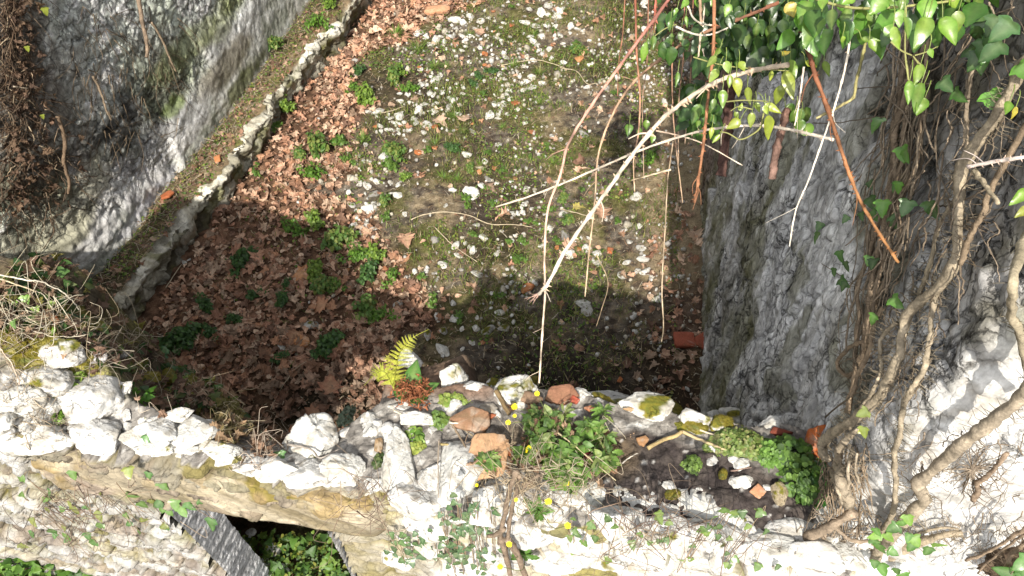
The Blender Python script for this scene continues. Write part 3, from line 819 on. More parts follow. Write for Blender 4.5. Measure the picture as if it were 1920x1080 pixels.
def build_front():
    xs = np.concatenate([np.arange(-4.2, -2.6, 0.05), np.arange(-2.6, 0.94, 0.0085)])
    zo = np.concatenate([np.arange(0, 1.1, 0.05), np.arange(1.1, 2.0, 0.0085)]) ; zo = np.linspace(0, 1, 190) ** 0.8
    yt = np.concatenate([np.arange(0.0085, 0.66, 0.0085), np.arange(0.67, 1.25, 0.025)])
    nv = len(zo) + len(yt)
    X = np.repeat(xs, nv); J = np.tile(np.arange(nv), len(xs))
    outer = J < len(zo)
    t = np.where(outer, zo[np.clip(J, 0, len(zo) - 1)], 0); yy = np.where(outer, 0, yt[np.clip(J - len(zo), 0, len(yt) - 1)])
    ztop0 = np.repeat(wall_top(xs, np.full(len(xs), YO)), nv)
    y = YO + yy
    z = np.where(outer, 0.10 + (ztop0 - 0.10) * t, wall_top(X, y))
    Q0 = np.stack([X, y, z], 1)
    w1 = 0.04 * fbm(Q0 * 5, 3, 191); w2 = 0.025 * fbm(Q0 * 5 + 4, 3, 192)
    fineX = sstep(-0.75, -0.95, X)                     # thin slabs left of the door, big blocks to the right
    A = worley((X + w1) / 0.20, (z + w2 + 0.02 * X) / 0.088, 193); B = worley((X + w1) / 0.13, (z + w2 * 1.2 + .1 * X) / 0.040, 194); kB, eB, cB = facet((X + w1) / 0.06, (z + w2) / 0.03, 294)
    sel = fineX > 0.5
    f1 = np.where(sel, B[0], A[0]); f2 = np.where(sel, B[1], A[1]); oid = np.where(sel, B[2], A[2])
    ou = np.where(sel, B[3], A[3]); ov = np.where(sel, B[4], A[4])
    oe = sstep(0.03, 0.22, f2 - f1)
    n2 = fbm(Q0 * 8, 4, 195); n3 = fbm(Q0 * 28, 3, 196)
    beige = np.clip(sstep(-0.86, -0.80, X) * (1 - sstep(-0.55, -0.42, X)), 0, 1)
    amp = np.where(sel, 0.046, 0.052) * (1 - 0.6 * beige)
    dout = amp * oe * (0.25 + oid) + oe * (ou * (oid - .5) - ov * 0.5) * amp * 1.1 + 0.018 * n2 + 0.006 * n3 - 0.015
    dout = dout + np.where(sel, .016 * kB - .02 * (oid < .3), .010 * kB)
    C = worley((X + w1) / 0.10, (y + w1) / 0.075, 197); ce = sstep(0.0, 0.22, C[1] - C[0])
    peb = worley(X / 0.022 + w1 * 6, y / 0.022, 198); pe = 1 - sstep(0.15, 0.42, peb[0])
    zN0 = z
    ztopd = 0.012 * ce * C[2] + 0.010 * n2 + 0.005 * n3 + 0.007 * pe * (peb[2] > 0.55) * (y < np.repeat(inner_y(xs), nv)) * (zN0 > 1.9)
    dr = np.repeat(dout.reshape(len(xs), nv)[:, len(zo) - 1], nv)
    fall = np.exp(-yy / 0.05)
    yN = np.where(outer, y - dout, y - dr * fall)
    zN = np.where(outer, z - 0.03 * sstep(0.955, 1.0, t) * 0, z + ztopd * sstep(0, 0.03, yy))
    door = (X > DX0) & (X < DX1) & (z < DZ + 0.012 * fbm(np.stack([X * 9, 0 * X, 0 * X], 1), 3, 199))
    dk = door.reshape(len(xs), nv)
    keep = ~(dk[:-1, :-1] | dk[1:, :-1] | dk[:-1, 1:] | dk[1:, 1:])
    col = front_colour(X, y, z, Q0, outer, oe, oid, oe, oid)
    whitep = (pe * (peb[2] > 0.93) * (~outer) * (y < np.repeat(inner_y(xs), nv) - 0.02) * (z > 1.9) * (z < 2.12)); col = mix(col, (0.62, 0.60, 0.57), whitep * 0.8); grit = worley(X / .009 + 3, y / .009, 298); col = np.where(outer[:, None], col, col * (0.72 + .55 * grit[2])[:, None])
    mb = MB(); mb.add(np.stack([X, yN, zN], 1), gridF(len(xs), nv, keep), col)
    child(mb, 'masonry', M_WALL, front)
    # door jambs: coursed slaty stone, and the underside over the door
    def jamb(xj, sgn, name):
        ys = np.arange(YO - 0.02, 1.03, 0.007); zs = np.arange(0.0, DZ + 0.06, 0.009)
        Yg, Zg = np.meshgrid(ys, zs, indexing='ij'); y, z = Yg.ravel(), Zg.ravel(); Q = np.stack([y, z, 0 * y], 1)
        f = worley((y + 0.02 * fbm(Q * 9, 2, 201)) / 0.22, (z + 0.25 * (y - YO)) / 0.026, 202)
        e = sstep(0.02, 0.2, f[1] - f[0]); nn = fbm(Q * np.array([6, 30, 1]), 4, 203)
        d = 0.008 * e * (0.2 + f[2]) + 0.003 * nn
        c = mix((0.09, 0.085, 0.08), mix((0.50, 0.50, 0.51), (0.74, 0.74, 0.74), f[2]), 0.5 + 0.5 * e); c = c * (1 + 0.25 * nn)[:, None]
        c = mix(c, (0.13, 0.13, 0.06), sstep(0.16, 0.25, y - YO) * 0.7)
        mb = MB(); mb.add(np.stack([xj + sgn * d, y, z], 1), gridF(len(ys), len(zs)), c); child(mb, name, M_WALL, front)
    jamb(DX0 + 0.0, 1, 'door_jamb'); jamb(DX1 - 0.0, -1, 'door_jamb')
    xs2 = np.arange(DX0 - 0.05, DX1 + 0.06, 0.02); ys2 = np.arange(YO - 0.03, 1.05, 0.02)
    Xg, Yg = np.meshgrid(xs2, ys2, indexing='ij'); x, y = Xg.ravel(), Yg.ravel(); Q = np.stack([x, y, 0 * x], 1)
    mb = MB(); mb.add(np.stack([x, y, DZ + 0.02 + 0.012 * fbm(Q * 9, 3, 204)], 1), gridF(len(xs2), len(ys2)), np.array((0.2, 0.17, 0.12))); child(mb, 'door_soffit', M_WALL, front)
    # lintel: a long beige slab, mossy on its upper edge
    xs3 = np.arange(-1.90, -0.58, 0.009); prof = []
    for a in np.arange(0, 0.27, 0.009): prof.append((0.0, DZ + 0.002 + a))
    for a in np.arange(0.009, 0.14, 0.012): prof.append((a, DZ + 0.27))
    prof = [(0.11 - 0.012 * i, DZ + 0.001) for i in range(9)] + prof
    prof = np.array(prof); npf = len(prof)
    X = np.repeat(xs3, npf); Yp = np.tile(prof[:, 0], len(xs3)); Zp = np.tile(prof[:, 1], len(xs3))
    tilt = -0.02 * (X + 1.2)
    Q = np.stack([X, Yp, Zp], 1); n1 = fbm(Q * 4, 4, 205); n2 = fbm(Q * 14, 4, 206)
    endf = sstep(-1.90, -1.84, X) * (1 - sstep(-0.64, -0.58, X))
    y = YO - 0.045 + Yp + (1 - endf) * 0.05 - 0.012 * n1 - 0.006 * n2 + 0.03 * sstep(0.20, 0.27, Zp - DZ)
    z = Zp + tilt * 0.3 + 0.008 * n1
    diag = fbm(np.stack([(X + Zp * 1.2) * 9, (Zp - X * 0.3) * 2, 0 * X], 1), 4, 207)
    y = y - 0.008 * diag
    c = mix((0.22, 0.18, 0.11), (0.37, 0.32, 0.235), sstep(-.3, .3, diag)); c = mix(c, (0.30, 0.235, 0.21), sstep(.1, .4, n1) * 0.5)
    ms = sstep(0.16, 0.25, Zp - DZ + 0.22 * n1 + 0.14 * n2 - .02); c = mix(c, mix((0.17, 0.135, 0.02), (0.25, 0.18, 0.08), sstep(-.1, .2, n2)), ms * 0.9); c = c * (1 + .3 * fbm(Q * 40, 3, 209))[:, None]; c = mix(c, (.20, .17, .12), sstep(.12, .3, fbm(Q * np.array([3, 3, 9]) + 5, 5, 208)) * .6)
    y = y - ms * 0.012 * (0.5 + n2)
    mb = MB(); mb.add(np.stack([X, y, z], 1), gridF(len(xs3), npf), c); child(mb, 'lintel', M_WALL, front)
build_front()

# big stones bedded along the wall head: px, py, width, height (photo pixels), moss, turn, height factor
COPING = [
 (92, 722, 66, 50, .1, .3, .9), (36, 757, 62, 66, 0, .2, .7), (84, 757, 48, 62, 0, -.2, .7), (176, 757, 84, 86, 0, -.5, .9), (229, 727, 28, 36, .15, .1, .8),
 (60, 812, 112, 56, 0, .1, .55), (187, 815, 90, 56, 0, 0, .6), (10, 790, 40, 60, 0, 0, .6), (266, 822, 54, 48, 0, .2, .6), (312, 812, 56, 50, 0, -.2, .65), (370, 812, 58, 54, 0, .1, .65),
 (338, 780, 38, 24, 0, .3, .7), (239, 783, 16, 26, 0, .5, .6), (350, 846, 64, 28, 0, .1, .6), (425, 850, 72, 44, .05, .15, .6), (474, 872, 54, 34, 0, .2, .6), (290, 843, 50, 26, .05, 0, .6),
 (592, 834, 92, 92, 0, .12, .95), (590, 888, 74, 50, 0, .1, .6), (516, 884, 84, 40, 0, .15, .6), (697, 792, 44, 48, 0, .3, .7), (727, 808, 34, 44, 0, -.3, .7), (748, 858, 62, 104, 0, .1, .75),
 (652, 884, 66, 56, 0, 0, .6), (797, 900, 50, 84, 0, -.1, .6), (862, 895, 92, 108, 0, .05, .55), (748, 764, 34, 16, 0, .1, .7), (784, 788, 42, 36, 0, .2, .5), (700, 905, 44, 36, 0, .1, .5),
 (857, 716, 52, 52, .05, .2, .95), (893, 722, 34, 22, 0, .1, .8), (976, 733, 66, 56, .22, .2, .8), (1092, 738, 34, 22, 0, .1, .8), (1139, 742, 72, 28, .05, .1, .7), (1217, 767, 82, 56, .18, .12, .6), (926, 724, 24, 20, .35, 0, .8),
 (1300, 783, 46, 42, .12, .1, .8), (1338, 778, 18, 34, 0, .2, .9), (1388, 784, 60, 46, .15, .1, .8), (1446, 796, 50, 34, 0, .1, .7), (1482, 797, 24, 16, 0, 0, .8), (1298, 798, 48, 32, .5, 0, .5), (1352, 798, 40, 30, .5, 0, .6),
 (1325, 944, 136, 84, 0, -.1, .2), (1386, 905, 38, 30, 0, .2, .5), (1445, 914, 26, 24, 0, 0, .5), (1386, 873, 30, 18, 0, .3, .5), (930, 913, 44, 36, 0, 0, .5), (845, 833, 32, 20, 0, 0, .5), (655, 838, 20, 16, 0, 0, .5), (665, 862, 26, 22, 0, .3, .5), (806, 856, 22, 20, 0, 0, .5),
 (1085, 930, 90, 62, 0, .1, .2), (1020, 955, 70, 56, 0, -.1, .25), (1190, 948, 70, 54, 0, .2, .2), (1250, 968, 70, 50, 0, 0, .2), (1410, 990, 100, 46, 0, .1, .25), (1470, 965, 50, 40, 0, .2, .5), (960, 945, 50, 46, 0, .1, .5),
 (1567, 968, 58, 36, 0, .1, .7), (1490, 1000, 80, 50, 0, .1, .5), (1545, 1005, 70, 50, 0, -.2, .5), (1440, 1030, 90, 50, 0, .1, .5), (1515, 1045, 90, 56, 0, .1, .5), (1575, 1045, 70, 50, 0, .2, .5), (1600, 1000, 50, 40, 0, .2, .5),
]
def rock_obj(name, m, parent, P, size, seed, col=WHITE, moss=0.0, rz=0.0, rx=0.0, sub=4, planes=13, rough=0.06, sink=0.3):
    V, F, c = rock(size, seed, sub, planes, rough, col, moss)
    V = rotz(rotx(V, rx), rz)
    P = np.asarray(P, float)
    o = MB().add(V, F, c).build(name, m, parent)
    base = np.array(parent.location) if parent is not None else np.zeros(3)
    o.location = tuple(P - base)
    return o
for i, (px, py, wp, hp, ms, rz_, hf) in enumerate(COPING):
    P = on_wall(px, py + hp * 0.06); ps = px_size(P)
    sx, sy = wp * ps * 1.24, hp * ps * 1.14
    sz = min(sx, sy) * hf * 1.0
    sh = 0.02 * fbm(np.array([[i * 3.1, 0, 0]]), 1, 5)[0]
    c = np.array(WHITE) * (0.93 + 0.1 * ((i * 37) % 10) / 10) * np.array([1, 1, 0.98 if i % 3 else 1.0])
    rock_obj('coping_stone', M_STONE, front, P + np.array([0, 0, (sz * 0.10 if hf > .3 else -sz * .22) + sh * (hf > .3)]), (sx, sy, sz), 300 + i, c, ms, rz_, 0.12 * ((i % 5) - 2) / 2, 4, 12 + i % 5, 0.07)
# smaller rubble bedded between them
rr = np.random.default_rng(88)
for i in range(92):
    u = i / 91
    px = 10 + 1480 * rr.random(); lo = np.interp(px, [0, 300, 600, 720, 900, 1500], [745, 775, 840, 760, 735, 800]); hi_ = np.interp(px, [0, 340, 640, 900, 1500], [830, 860, 915, 950, 1010])
    py = rr.uniform(lo, hi_)
    if 950 < px < 1330 and 745 < py < 905: continue
    P = on_wall(px, py); s_ = rr.uniform(.018, .05)
    rock_obj('rubble_stone', M_STONE, front, P + np.array([0, 0, s_ * .1]), (s_ * 1.2, s_, s_ * .8), 1200 + i, np.array(WHITE) * rr.uniform(.7, 1.05), .1 if i % 5 == 0 else 0, rr.uniform(0, 3), 0, 3, 9, .08)
# facing blocks standing proud of the outer face: px, py, w, h
FACING = [(782, 950, 90, 46, .0), (812, 993, 130, 40, .0), (800, 1025, 100, 26, .1), (905, 968, 70, 46, 0), (900, 1025, 80, 44, .12), (1000, 1000, 84, 50, .1), (1075, 1010, 76, 46, .15), (1165, 1000, 96, 50, .05), (1255, 1020, 90, 44, .05), (1340, 1030, 90, 44, .05), (1040, 1062, 90, 40, .0), (1140, 1062, 100, 40, .1), (1240, 1068, 90, 36, 0), (1420, 1050, 90, 44, 0), (740, 1055, 60, 40, .15), (850, 1060, 80, 34, .1)]
for i, (px, py, wp, hp, ms) in enumerate(FACING):
    P = ony(px, py, YO - 0.02); ps = px_size(P)
    sz = hp * ps * 1.6
    rock_obj('facing_block', M_STONE, front, P + np.array([0, 0.035, 0]), (wp * ps * 1.1, 0.13, sz), 500 + i, np.array(WHITE), ms, 0.05 * (i % 3 - 1), 0, 4, 14, 0.05)
# ================================================================== what lies and grows on the floor
def in_floor(x, y):
    return (x > -3.08) & (x < 0.84) & (y > 1.35)

# ---- fallen leaves: an uncountable carpet
def carpet():
    r = np.random.default_rng(21)
    n = 46000
    y = 1.4 + 7.2 * r.random(n) ** 1.0; x = -3.1 + 3.95 * r.random(n)
    L = litter_edge(x, y)
    P = np.stack([x, y, 0 * x], 1)
    pr = L * (0.55 + 0.6 * sstep(-0.3, 0.2, fbm(P * 1.6, 3, 22))) + (1 - L) * 0.018 * (1 + 2 * sstep(0, 0.4, fbm(P * 2.2, 3, 23)))
    pr = pr + 0.22 * sstep(0.30, 0.75, x) * (1 - sstep(4.0, 5.0, y))
    ok = (r.random(n) < pr * 0.62) & in_floor(x, y)
    x, y = x[ok], y[ok]; n = len(x)
    z = floor_z(x, y) + r.uniform(0.012, 0.042, n)
    nm = np.stack([r.normal(0, .33, n), r.normal(0, .33, n), np.ones(n)], 1)
    a = r.uniform(0, 2 * PI, n); hd = np.stack([np.cos(a), np.sin(a), r.normal(0, .15, n)], 1)
    pal = np.array([(.43, .25, .17), (.33, .18, .12), (.50, .33, .235), (.25, .14, .09), (.47, .30, .21), (.17, .10, .07), (.38, .21, .13), (.30, .21, .15), (.52, .38, .28)])
    col = pal[r.integers(0, len(pal), n)] * r.uniform(.8, 1.3, (n, 1))
    dk = np.exp(-(((x + 1.55) / 0.5) ** 2 + ((y - 2.15) / 0.35) ** 2)) + np.exp(-(((x - 0.0) / 0.95) ** 2 + ((y - 2.5) / 0.4) ** 2)); col = col * (1 - .55 * np.clip(dk, 0, 1))[:, None]  # leaves behind the front wall darkened too, shade put into their colour
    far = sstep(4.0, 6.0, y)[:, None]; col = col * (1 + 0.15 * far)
    size = r.uniform(.025, .085, n) * (1 + .6 * (r.random(n) < .12))
    mb = MB()
    k = r.random(n)
    s1 = k < .5; s2 = ~s1
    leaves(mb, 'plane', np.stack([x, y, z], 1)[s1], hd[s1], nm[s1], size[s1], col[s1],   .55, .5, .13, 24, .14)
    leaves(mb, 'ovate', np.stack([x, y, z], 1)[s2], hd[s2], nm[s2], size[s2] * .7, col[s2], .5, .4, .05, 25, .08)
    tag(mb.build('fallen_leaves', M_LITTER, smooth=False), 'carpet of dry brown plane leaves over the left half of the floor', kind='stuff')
    # small litter on the ledge strip and in front of the doorway
    mb = MB(); n = 420
    y = r.uniform(2.0, 7, n); x = left_x(y) + 0.08 + (ledge_x(y) - left_x(y) - 0.15) * r.random(n)
    col = pal[r.integers(0, len(pal), n)] * r.uniform(.5, 1.0, (n, 1))
    a = r.uniform(0, 2 * PI, n)
    leaves(mb, 'plane', np.stack([x, y, np.full(n, .285) + r.uniform(0, .02, n)], 1), np.stack([np.cos(a), np.sin(a), 0 * a], 1), np.stack([r.normal(0, .4, n), r.normal(0, .4, n), np.ones(n)], 1), r.uniform(.015, .06, n), col, .4, .3, .08, 26)
    n = 900; x = r.uniform(-3.4, 1.2, n); y = r.uniform(.2, .85, n)
    col = pal[r.integers(0, len(pal), n)] * r.uniform(.6, 1.1, (n, 1)); a = r.uniform(0, 2 * PI, n)
    leaves(mb, 'plane', np.stack([x, y, .22 + r.uniform(0, .07, n)], 1), np.stack([np.cos(a), np.sin(a), 0 * a], 1), np.stack([r.normal(0, .4, n), r.normal(0, .4, n), np.ones(n)], 1), r.uniform(.05, .11, n), col, .4, .3, .06, 27)
    tag(mb.build('leaf_litter', M_LITTER, smooth=False), 'small brown leaf scraps on the ledge and at the foot of the white wall', kind='stuff')
carpet()

def debris():
    """straw, stalks and crumbs: nobody could count them"""
    r = np.random.default_rng(31)
    n = 30000
    y = 1.4 + 7.0 * r.random(n); x = -3.05 + 3.9 * r.random(n)
    L = litter_edge(x, y); ok = r.random(n) < 0.75 - 0.45 * L
    x, y = x[ok], y[ok]; n = len(x)
    mb = MB(); a = r.uniform(0, 2 * PI, n); ln = r.uniform(.012, .075, n) * (0.6 + 0.6 * (r.random(n) < .25)); wd = r.uniform(.0010, .0026, n)
    d = np.stack([np.cos(a), np.sin(a), r.normal(0, .16, n)], 1); sdv = np.stack([-np.sin(a), np.cos(a), 0 * a], 1)
    p = np.stack([x, y, floor_z(x, y) + r.uniform(.014, .032, n)], 1)
    bend = np.stack([r.normal(0, .12, n), r.normal(0, .12, n), r.uniform(0, .15, n)], 1)
    p1 = p + d * ln[:, None] * .5 + bend * ln[:, None]; p2 = p + d * ln[:, None]
    V = np.stack([p - sdv * wd[:, None], p + sdv * wd[:, None], p1 - sdv * wd[:, None], p1 + sdv * wd[:, None], p2 - sdv * wd[:, None] * .4, p2 + sdv * wd[:, None] * .4], 1)
    b = np.arange(n)[:, None] * 6
    F = np.concatenate([b + np.array([0, 1, 3, 2]), b + np.array([2, 3, 5, 4])])
    pal = np.array([(.42, .34, .22), (.30, .22, .13), (.17, .11, .07), (.48, .42, .32), (.24, .15, .09)])
    c = pal[r.integers(0, 5, n)] * r.uniform(.6, 1.1, (n, 1))
    mb.add(V.reshape(-1, 3), F, np.repeat(c, 6, 0))
    n = 2600; y = r.uniform(2.0, 7.4, n); x = left_x(y) + .04 + (ledge_x(y) - left_x(y) - .12) * r.random(n)
    a = r.uniform(0, 2 * PI, n); ln = r.uniform(.02, .09, n); d = np.stack([np.cos(a), np.sin(a), r.normal(0, .15, n)], 1) * ln[:, None]; sdv = np.stack([-np.sin(a), np.cos(a), 0 * a], 1) * r.uniform(.001, .0028, n)[:, None]
    p = np.stack([x, y, .29 + r.uniform(0, .03, n)], 1); V = np.stack([p - sdv, p + sdv, p + d + sdv * .5, p + d - sdv * .5], 1)
    mb.add(V.reshape(-1, 3), np.arange(n)[:, None] * 4 + np.array([0, 1, 2, 3]), np.repeat(pal[r.integers(0, 5, n)] * r.uniform(.6, 1.1, (n, 1)), 4, 0))
    tag(mb.build('plant_debris', M_TWIG, smooth=False), 'bits of straw and broken stalks strewn over the mossy floor', kind='stuff')
debris()

def grass():
    r = np.random.default_rng(41)
    n = 100000
    y = 1.5 + 6.6 * r.random(n); x = -2.9 + 3.7 * r.random(n)
    P = np.stack([x, y, 0 * x], 1)
    L = litter_edge(x, y)
    m = sstep(-0.02, 0.30, fbm(P * 1.9 + 2, 4, 42) + 0.4 * fbm(P * 6, 3, 43))
    ok = (r.random(n) < m * (1 - 0.9 * L) * (0.35 + 0.65 * sstep(2.4, 3.6, y)) * 0.62) & (x < .7)
    x, y = x[ok], y[ok]; n = len(x)
    a = r.uniform(0, 2 * PI, n); ln = r.uniform(.025, .075, n)
    lean = r.uniform(.2, 1.1, n)
    d = unit(np.stack([np.cos(a) * lean, np.sin(a) * lean, np.ones(n)], 1)); s_ = np.stack([-np.sin(a), np.cos(a), 0 * a], 1)
    p = np.stack([x, y, floor_z(x, y) + .008], 1); wd = r.uniform(.0014, .0034, n)[:, None]
    p1 = p + d * ln[:, None] * .6; p2 = p1 + unit(d + np.stack([np.cos(a) * .6, np.sin(a) * .6, -.3 + 0 * a], 1)) * ln[:, None] * .5
    V = np.stack([p - s_ * wd, p + s_ * wd, p1 - s_ * wd * .8, p1 + s_ * wd * .8, p2], 1)
    b = np.arange(n)[:, None] * 5
    mb = MB()
    pal = np.array([(.13, .21, .03), (.19, .25, .05), (.09, .15, .025), (.34, .31, .13), (.16, .19, .035)])
    c = pal[r.integers(0, 5, n)] * r.uniform(.7, 1.15, (n, 1))
    c = np.repeat(c, 5, 0)
    q = V.reshape(-1, 3)
    mb.add(q, b + np.array([0, 1, 3, 2]), c); mb.T.append(b + np.array([2, 3, 4]))
    tag(mb.build('grass', M_GREEN, smooth=False), 'thin short grass and moss growing through the stony floor', kind='stuff')
    # tiny leaves of seedlings and moss cushions
    n = 34000; y = 1.5 + 6.8 * r.random(n); x = -2.9 + 3.6 * r.random(n); P = np.stack([x, y, 0 * x], 1)
    m = sstep(0.02, 0.3, fbm(P * 2.6 + 7, 4, 44) + .3 * fbm(P * 9, 2, 45)); ok = r.random(n) < m * (1 - .93 * litter_edge(x, y)) * .9 * (.25 + .75 * sstep(2.6, 3.4, y))
    x, y = x[ok], y[ok]; n = len(x); a = r.uniform(0, 2 * PI, n)
    mb = MB(); pal = np.array([(.10, .19, .025), (.17, .25, .045), (.24, .26, .06), (.08, .14, .03)])
    leaves(mb, 'round', np.stack([x, y, floor_z(x, y) + r.uniform(.014, .034, n)], 1), np.stack([np.cos(a), np.sin(a), 0 * a], 1), np.stack([r.normal(0, .4, n), r.normal(0, .4, n), np.ones(n)], 1), r.uniform(.009, .024, n), pal[r.integers(0, 4, n)] * r.uniform(.7, 1.2, (n, 1)), .3, .2, 0, 46)
    n = 1700; y = r.uniform(2.8, 7.4, n); t = r.random(n); x = left_x(y) + .05 + (ledge_x(y) - left_x(y) - .13) * t
    a = r.uniform(0, 2 * PI, n)
    leaves(mb, 'round', np.stack([x, y, .285 + r.uniform(0, .03, n)], 1), np.stack([np.cos(a), np.sin(a), 0 * a], 1), np.stack([r.normal(0, .4, n), r.normal(0, .4, n), np.ones(n)], 1), r.uniform(.008, .022, n), pal[r.integers(0, 4, n)] * r.uniform(.7, 1.3, (n, 1)), .3, .2, 0, 47)
    tag(mb.build('ground_cover', M_GREEN), 'tiny green seedling leaves spread over moss, floor and ledge', kind='stuff')
grass()

# ---- white stones
def place_word(px, py):
    """the bed a stone or shard lies in, told by things one can find"""
    if py < 135: return 'far floor, left of the hanging brambles' if px > 920 else 'far floor beside the leaf carpet'
    if px > 1150 and py < 260: return 'dark strip under the ivy'
    if py < 215: return 'grassy floor beyond the long bramble tip'
    if px < 760 and py < 300: return 'stony patch at the edge of the leaf carpet'
    if py < 300: return 'mossy middle of the floor'
    if px < 780 and py < 455: return 'moss beside the big nettle patch'
    if py < 420 and px < 985: return 'bare dark soil in the middle of the floor'
    if px > 1060 and py < 540: return 'sunlit band near the right wall'
    if py < 520: return 'moss near the tip of the pale bramble'
    if px < 720: return 'shaded leaves near the broken wall head'
    return 'shaded strip behind the white wall head'

proto_stones = []
for i in range(12):
    V, F, c = rock((1, 1, .6), 700 + i, 3, 7 + i % 4, .10, np.array((.74, .73, .69)) * (1.0 if i % 4 else .78), .0 if i % 4 else .12)
    proto_stones.append(MB().add(V, F, c).mesh('white_stone', M_STONE))
V, F, c = rock((1, 1, .65), 730, 2, 10, .09, (.34, .33, .31), .05); GREYM = MB().add(V, F, c).mesh('grey_stone', M_STONE)
V, F, c = rock((1, 1, .65), 731, 2, 10, .09, (.50, .43, .33), .0); BEIGEM = MB().add(V, F, c).mesh('beige_stone', M_STONE)
V, F, c = rock((1, 1, .65), 732, 3, 10, .09, np.array(WHITE) * .9, .30); MOSSM = MB().add(V, F, c).mesh('mossy_stone', M_STONE)
STONES = [
(776,25,8),(882,31,14),(855,37,20),(869,42,12),(901,39,12),(786,62,14),(817,76,18),(834,79,14),(845,69,14),(865,66,10),(872,77,10),(881,65,10),(892,54,9),(852,95,9),(867,95,10),(856,105,9),(1029,10,16),(1027,26,10),(1045,22,20),(1046,30,16),(992,16,10),(1015,21,20),(944,42,9),(984,40,14),(1005,45,12),(1025,45,9),(1041,46,10),(1071,49,15),(1084,55,13),(1015,65,13),(995,66,12),(1001,74,14),(1050,64,11),(1069,62,9),(1031,89,10),(1010,91,10),(1007,80,9),(1035,106,12),(1056,115,13),(1000,109,9),(986,107,8),(982,119,8),
(825,139,10),(817,149,18),(790,160,14),(766,180,9),(810,179,9),(829,172,10),(795,196,11),(819,192,8),(815,209,15),(750,190,10),(937,137,11),(974,140,9),(997,142,12),(1016,151,13),(999,160,14),(986,151,10),(981,165,10),(949,175,10),(945,192,11),(927,194,11),(939,202,9),(917,216,15),(935,211,15),(950,211,9),(934,220,10),(985,227,10),(994,202,8),(1101,159,12),(1069,171,6),(747,220,19),(801,235,15),(775,224,15),(795,250,10),(768,244,12),(851,244,7),(708,209,18),(691,210,10),(740,231,12),(780,231,11),(715,248,9),
(770,284,9),(720,296,22),(934,270,11),(965,275,9),(877,290,20),(910,302,9),(845,319,7),(689,349,15),(706,342,12),(674,347,9),(732,344,8),(747,349,12),(734,364,9),(746,366,16),(659,384,14),(691,391,24),(694,404,10),(670,406,12),(660,424,18),(684,427,22),(700,426,12),(702,441,15),(759,400,11),(882,362,28),(904,351,16),(931,344,8),(836,386,9),(986,381,10),(997,390,9),(980,397,11),(964,400,12),(952,391,10),(1030,426,13),(1056,399,13),(894,424,12),(907,447,14),(856,461,16),(872,456,9),(885,467,14),(965,442,8),(1014,460,12),(1101,462,15),(941,434,7),(986,352,9),(1020,347,6),
(830,497,18),(895,515,17),(860,480,12),(887,470,15),(930,477,9),(1000,527,16),(1065,472,20),(1100,462,13),(1120,472,15),(1117,485,20),(1030,427,13),(1170,430,13),(1180,450,11),(1202,462,14),(1207,485,16),(1177,490,14),(1195,505,12),(1167,512,15),(1212,507,18),(1222,517,12),(1200,422,11),(1182,420,9),(1192,367,18),(1137,407,9),(1105,442,9),
(745,570,16),(820,595,14),(832,620,18),(830,652,24),(800,625,20),(850,567,11),(895,595,12),(892,615,12),(915,620,20),(945,612,18),(937,585,14),(1092,565,20),(1100,580,22),(1052,605,10),(867,615,9),(885,640,9),(865,675,9),(1232,562,12),(922,550,8),(850,597,14),(582,609,22),(540,630,9),(527,649,14),(505,665,12),(349,499,9),(357,492,7),(579,566,5),
(1207,5,12),(1195,22,10),(1209,14,10),(1177,59,8),(1210,56,12),(1185,67,9),(1179,120,12),(1246,192,12),(1188,35,9),(1200,75,10),(1215,95,8)]
SPECIAL = {
 (582, 609): 'rounded white stone alone among shaded leaves behind the orange brick', (745, 570): 'white stone beside the round nettle clump in the shade', (830, 652): 'white stone below the sunlit nettle leaves just past the fern',
 (691, 391): 'broad white stone on moss, largest beside the upright nettle stem', (882, 362): 'flat long white stone lying across the mossy middle of the floor', (877, 290): 'pale cream slab-like stone on moss right of the dark nettle',
 (907, 447): 'upright narrow white stone standing in moss', (856, 461): 'white wedge of stone in front of the upright narrow one', (817, 149): 'large bright white stone at the far edge of the leaves, next to a smaller one',
 (747, 220): 'pointed white stone at the corner of the stony patch beside the leaves', (708, 209): 'thin flat white stone lying half on the brown leaves', (917, 216): 'white stone heading the small cluster in the mossy middle',
 (1045, 22): 'widest white stone of the far scatter under the brambles', (1232, 562): 'single pale stone in deep shade close to the right wall', (1192, 367): 'low pale stone in tan straw near the right wall', (660, 424): 'white stone lowest on the moss above the brightest nettles',
 (684, 427): 'lumpy white stone between moss and nettles, left of a smaller one', (702, 441): 'white stone on bare moss just above the bright nettle patch', (1000, 527): 'white stone at the very tip of the long pale bramble', (720, 296): 'flat grey-white stone lying in thin grass beside the leaves',
 (1179, 120): 'lone white stone in the dark soil under the ivy', (1246, 192): 'pale stone deep in the ivy shade by the wall', (349, 499): 'larger of two small white stones at the foot of the ledge', (357, 492): 'smaller of two small white stones at the foot of the ledge', (720, 1): '',
}
GREYS_AT = {(886, 243), (700, 364), (916, 335), (990, 250)}
def put_stone(px, py, wpx, k, me=None, name='white_stone', label=None, cat='stone', group=None):
    P = onz(px, py, 0.02); P[2] = fz(P[0], P[1])
    s = max(wpx * px_size(P) * 1.04, 0.017)
    r = np.random.default_rng(900 + k)
    o = link_mesh(name, me or proto_stones[k % 12])
    sx, sy, sz = s * r.uniform(.95, 1.3), s * r.uniform(.65, 1.05), s * r.uniform(.7, 1.1)
    o.scale = (sx, sy, sz); o.location = (P[0], P[1], P[2] + sz * .05 + .010); o.rotation_euler = (r.normal(0, .2), r.normal(0, .2), r.uniform(0, 6.28))
    tag(o, label, cat, group)
    return o
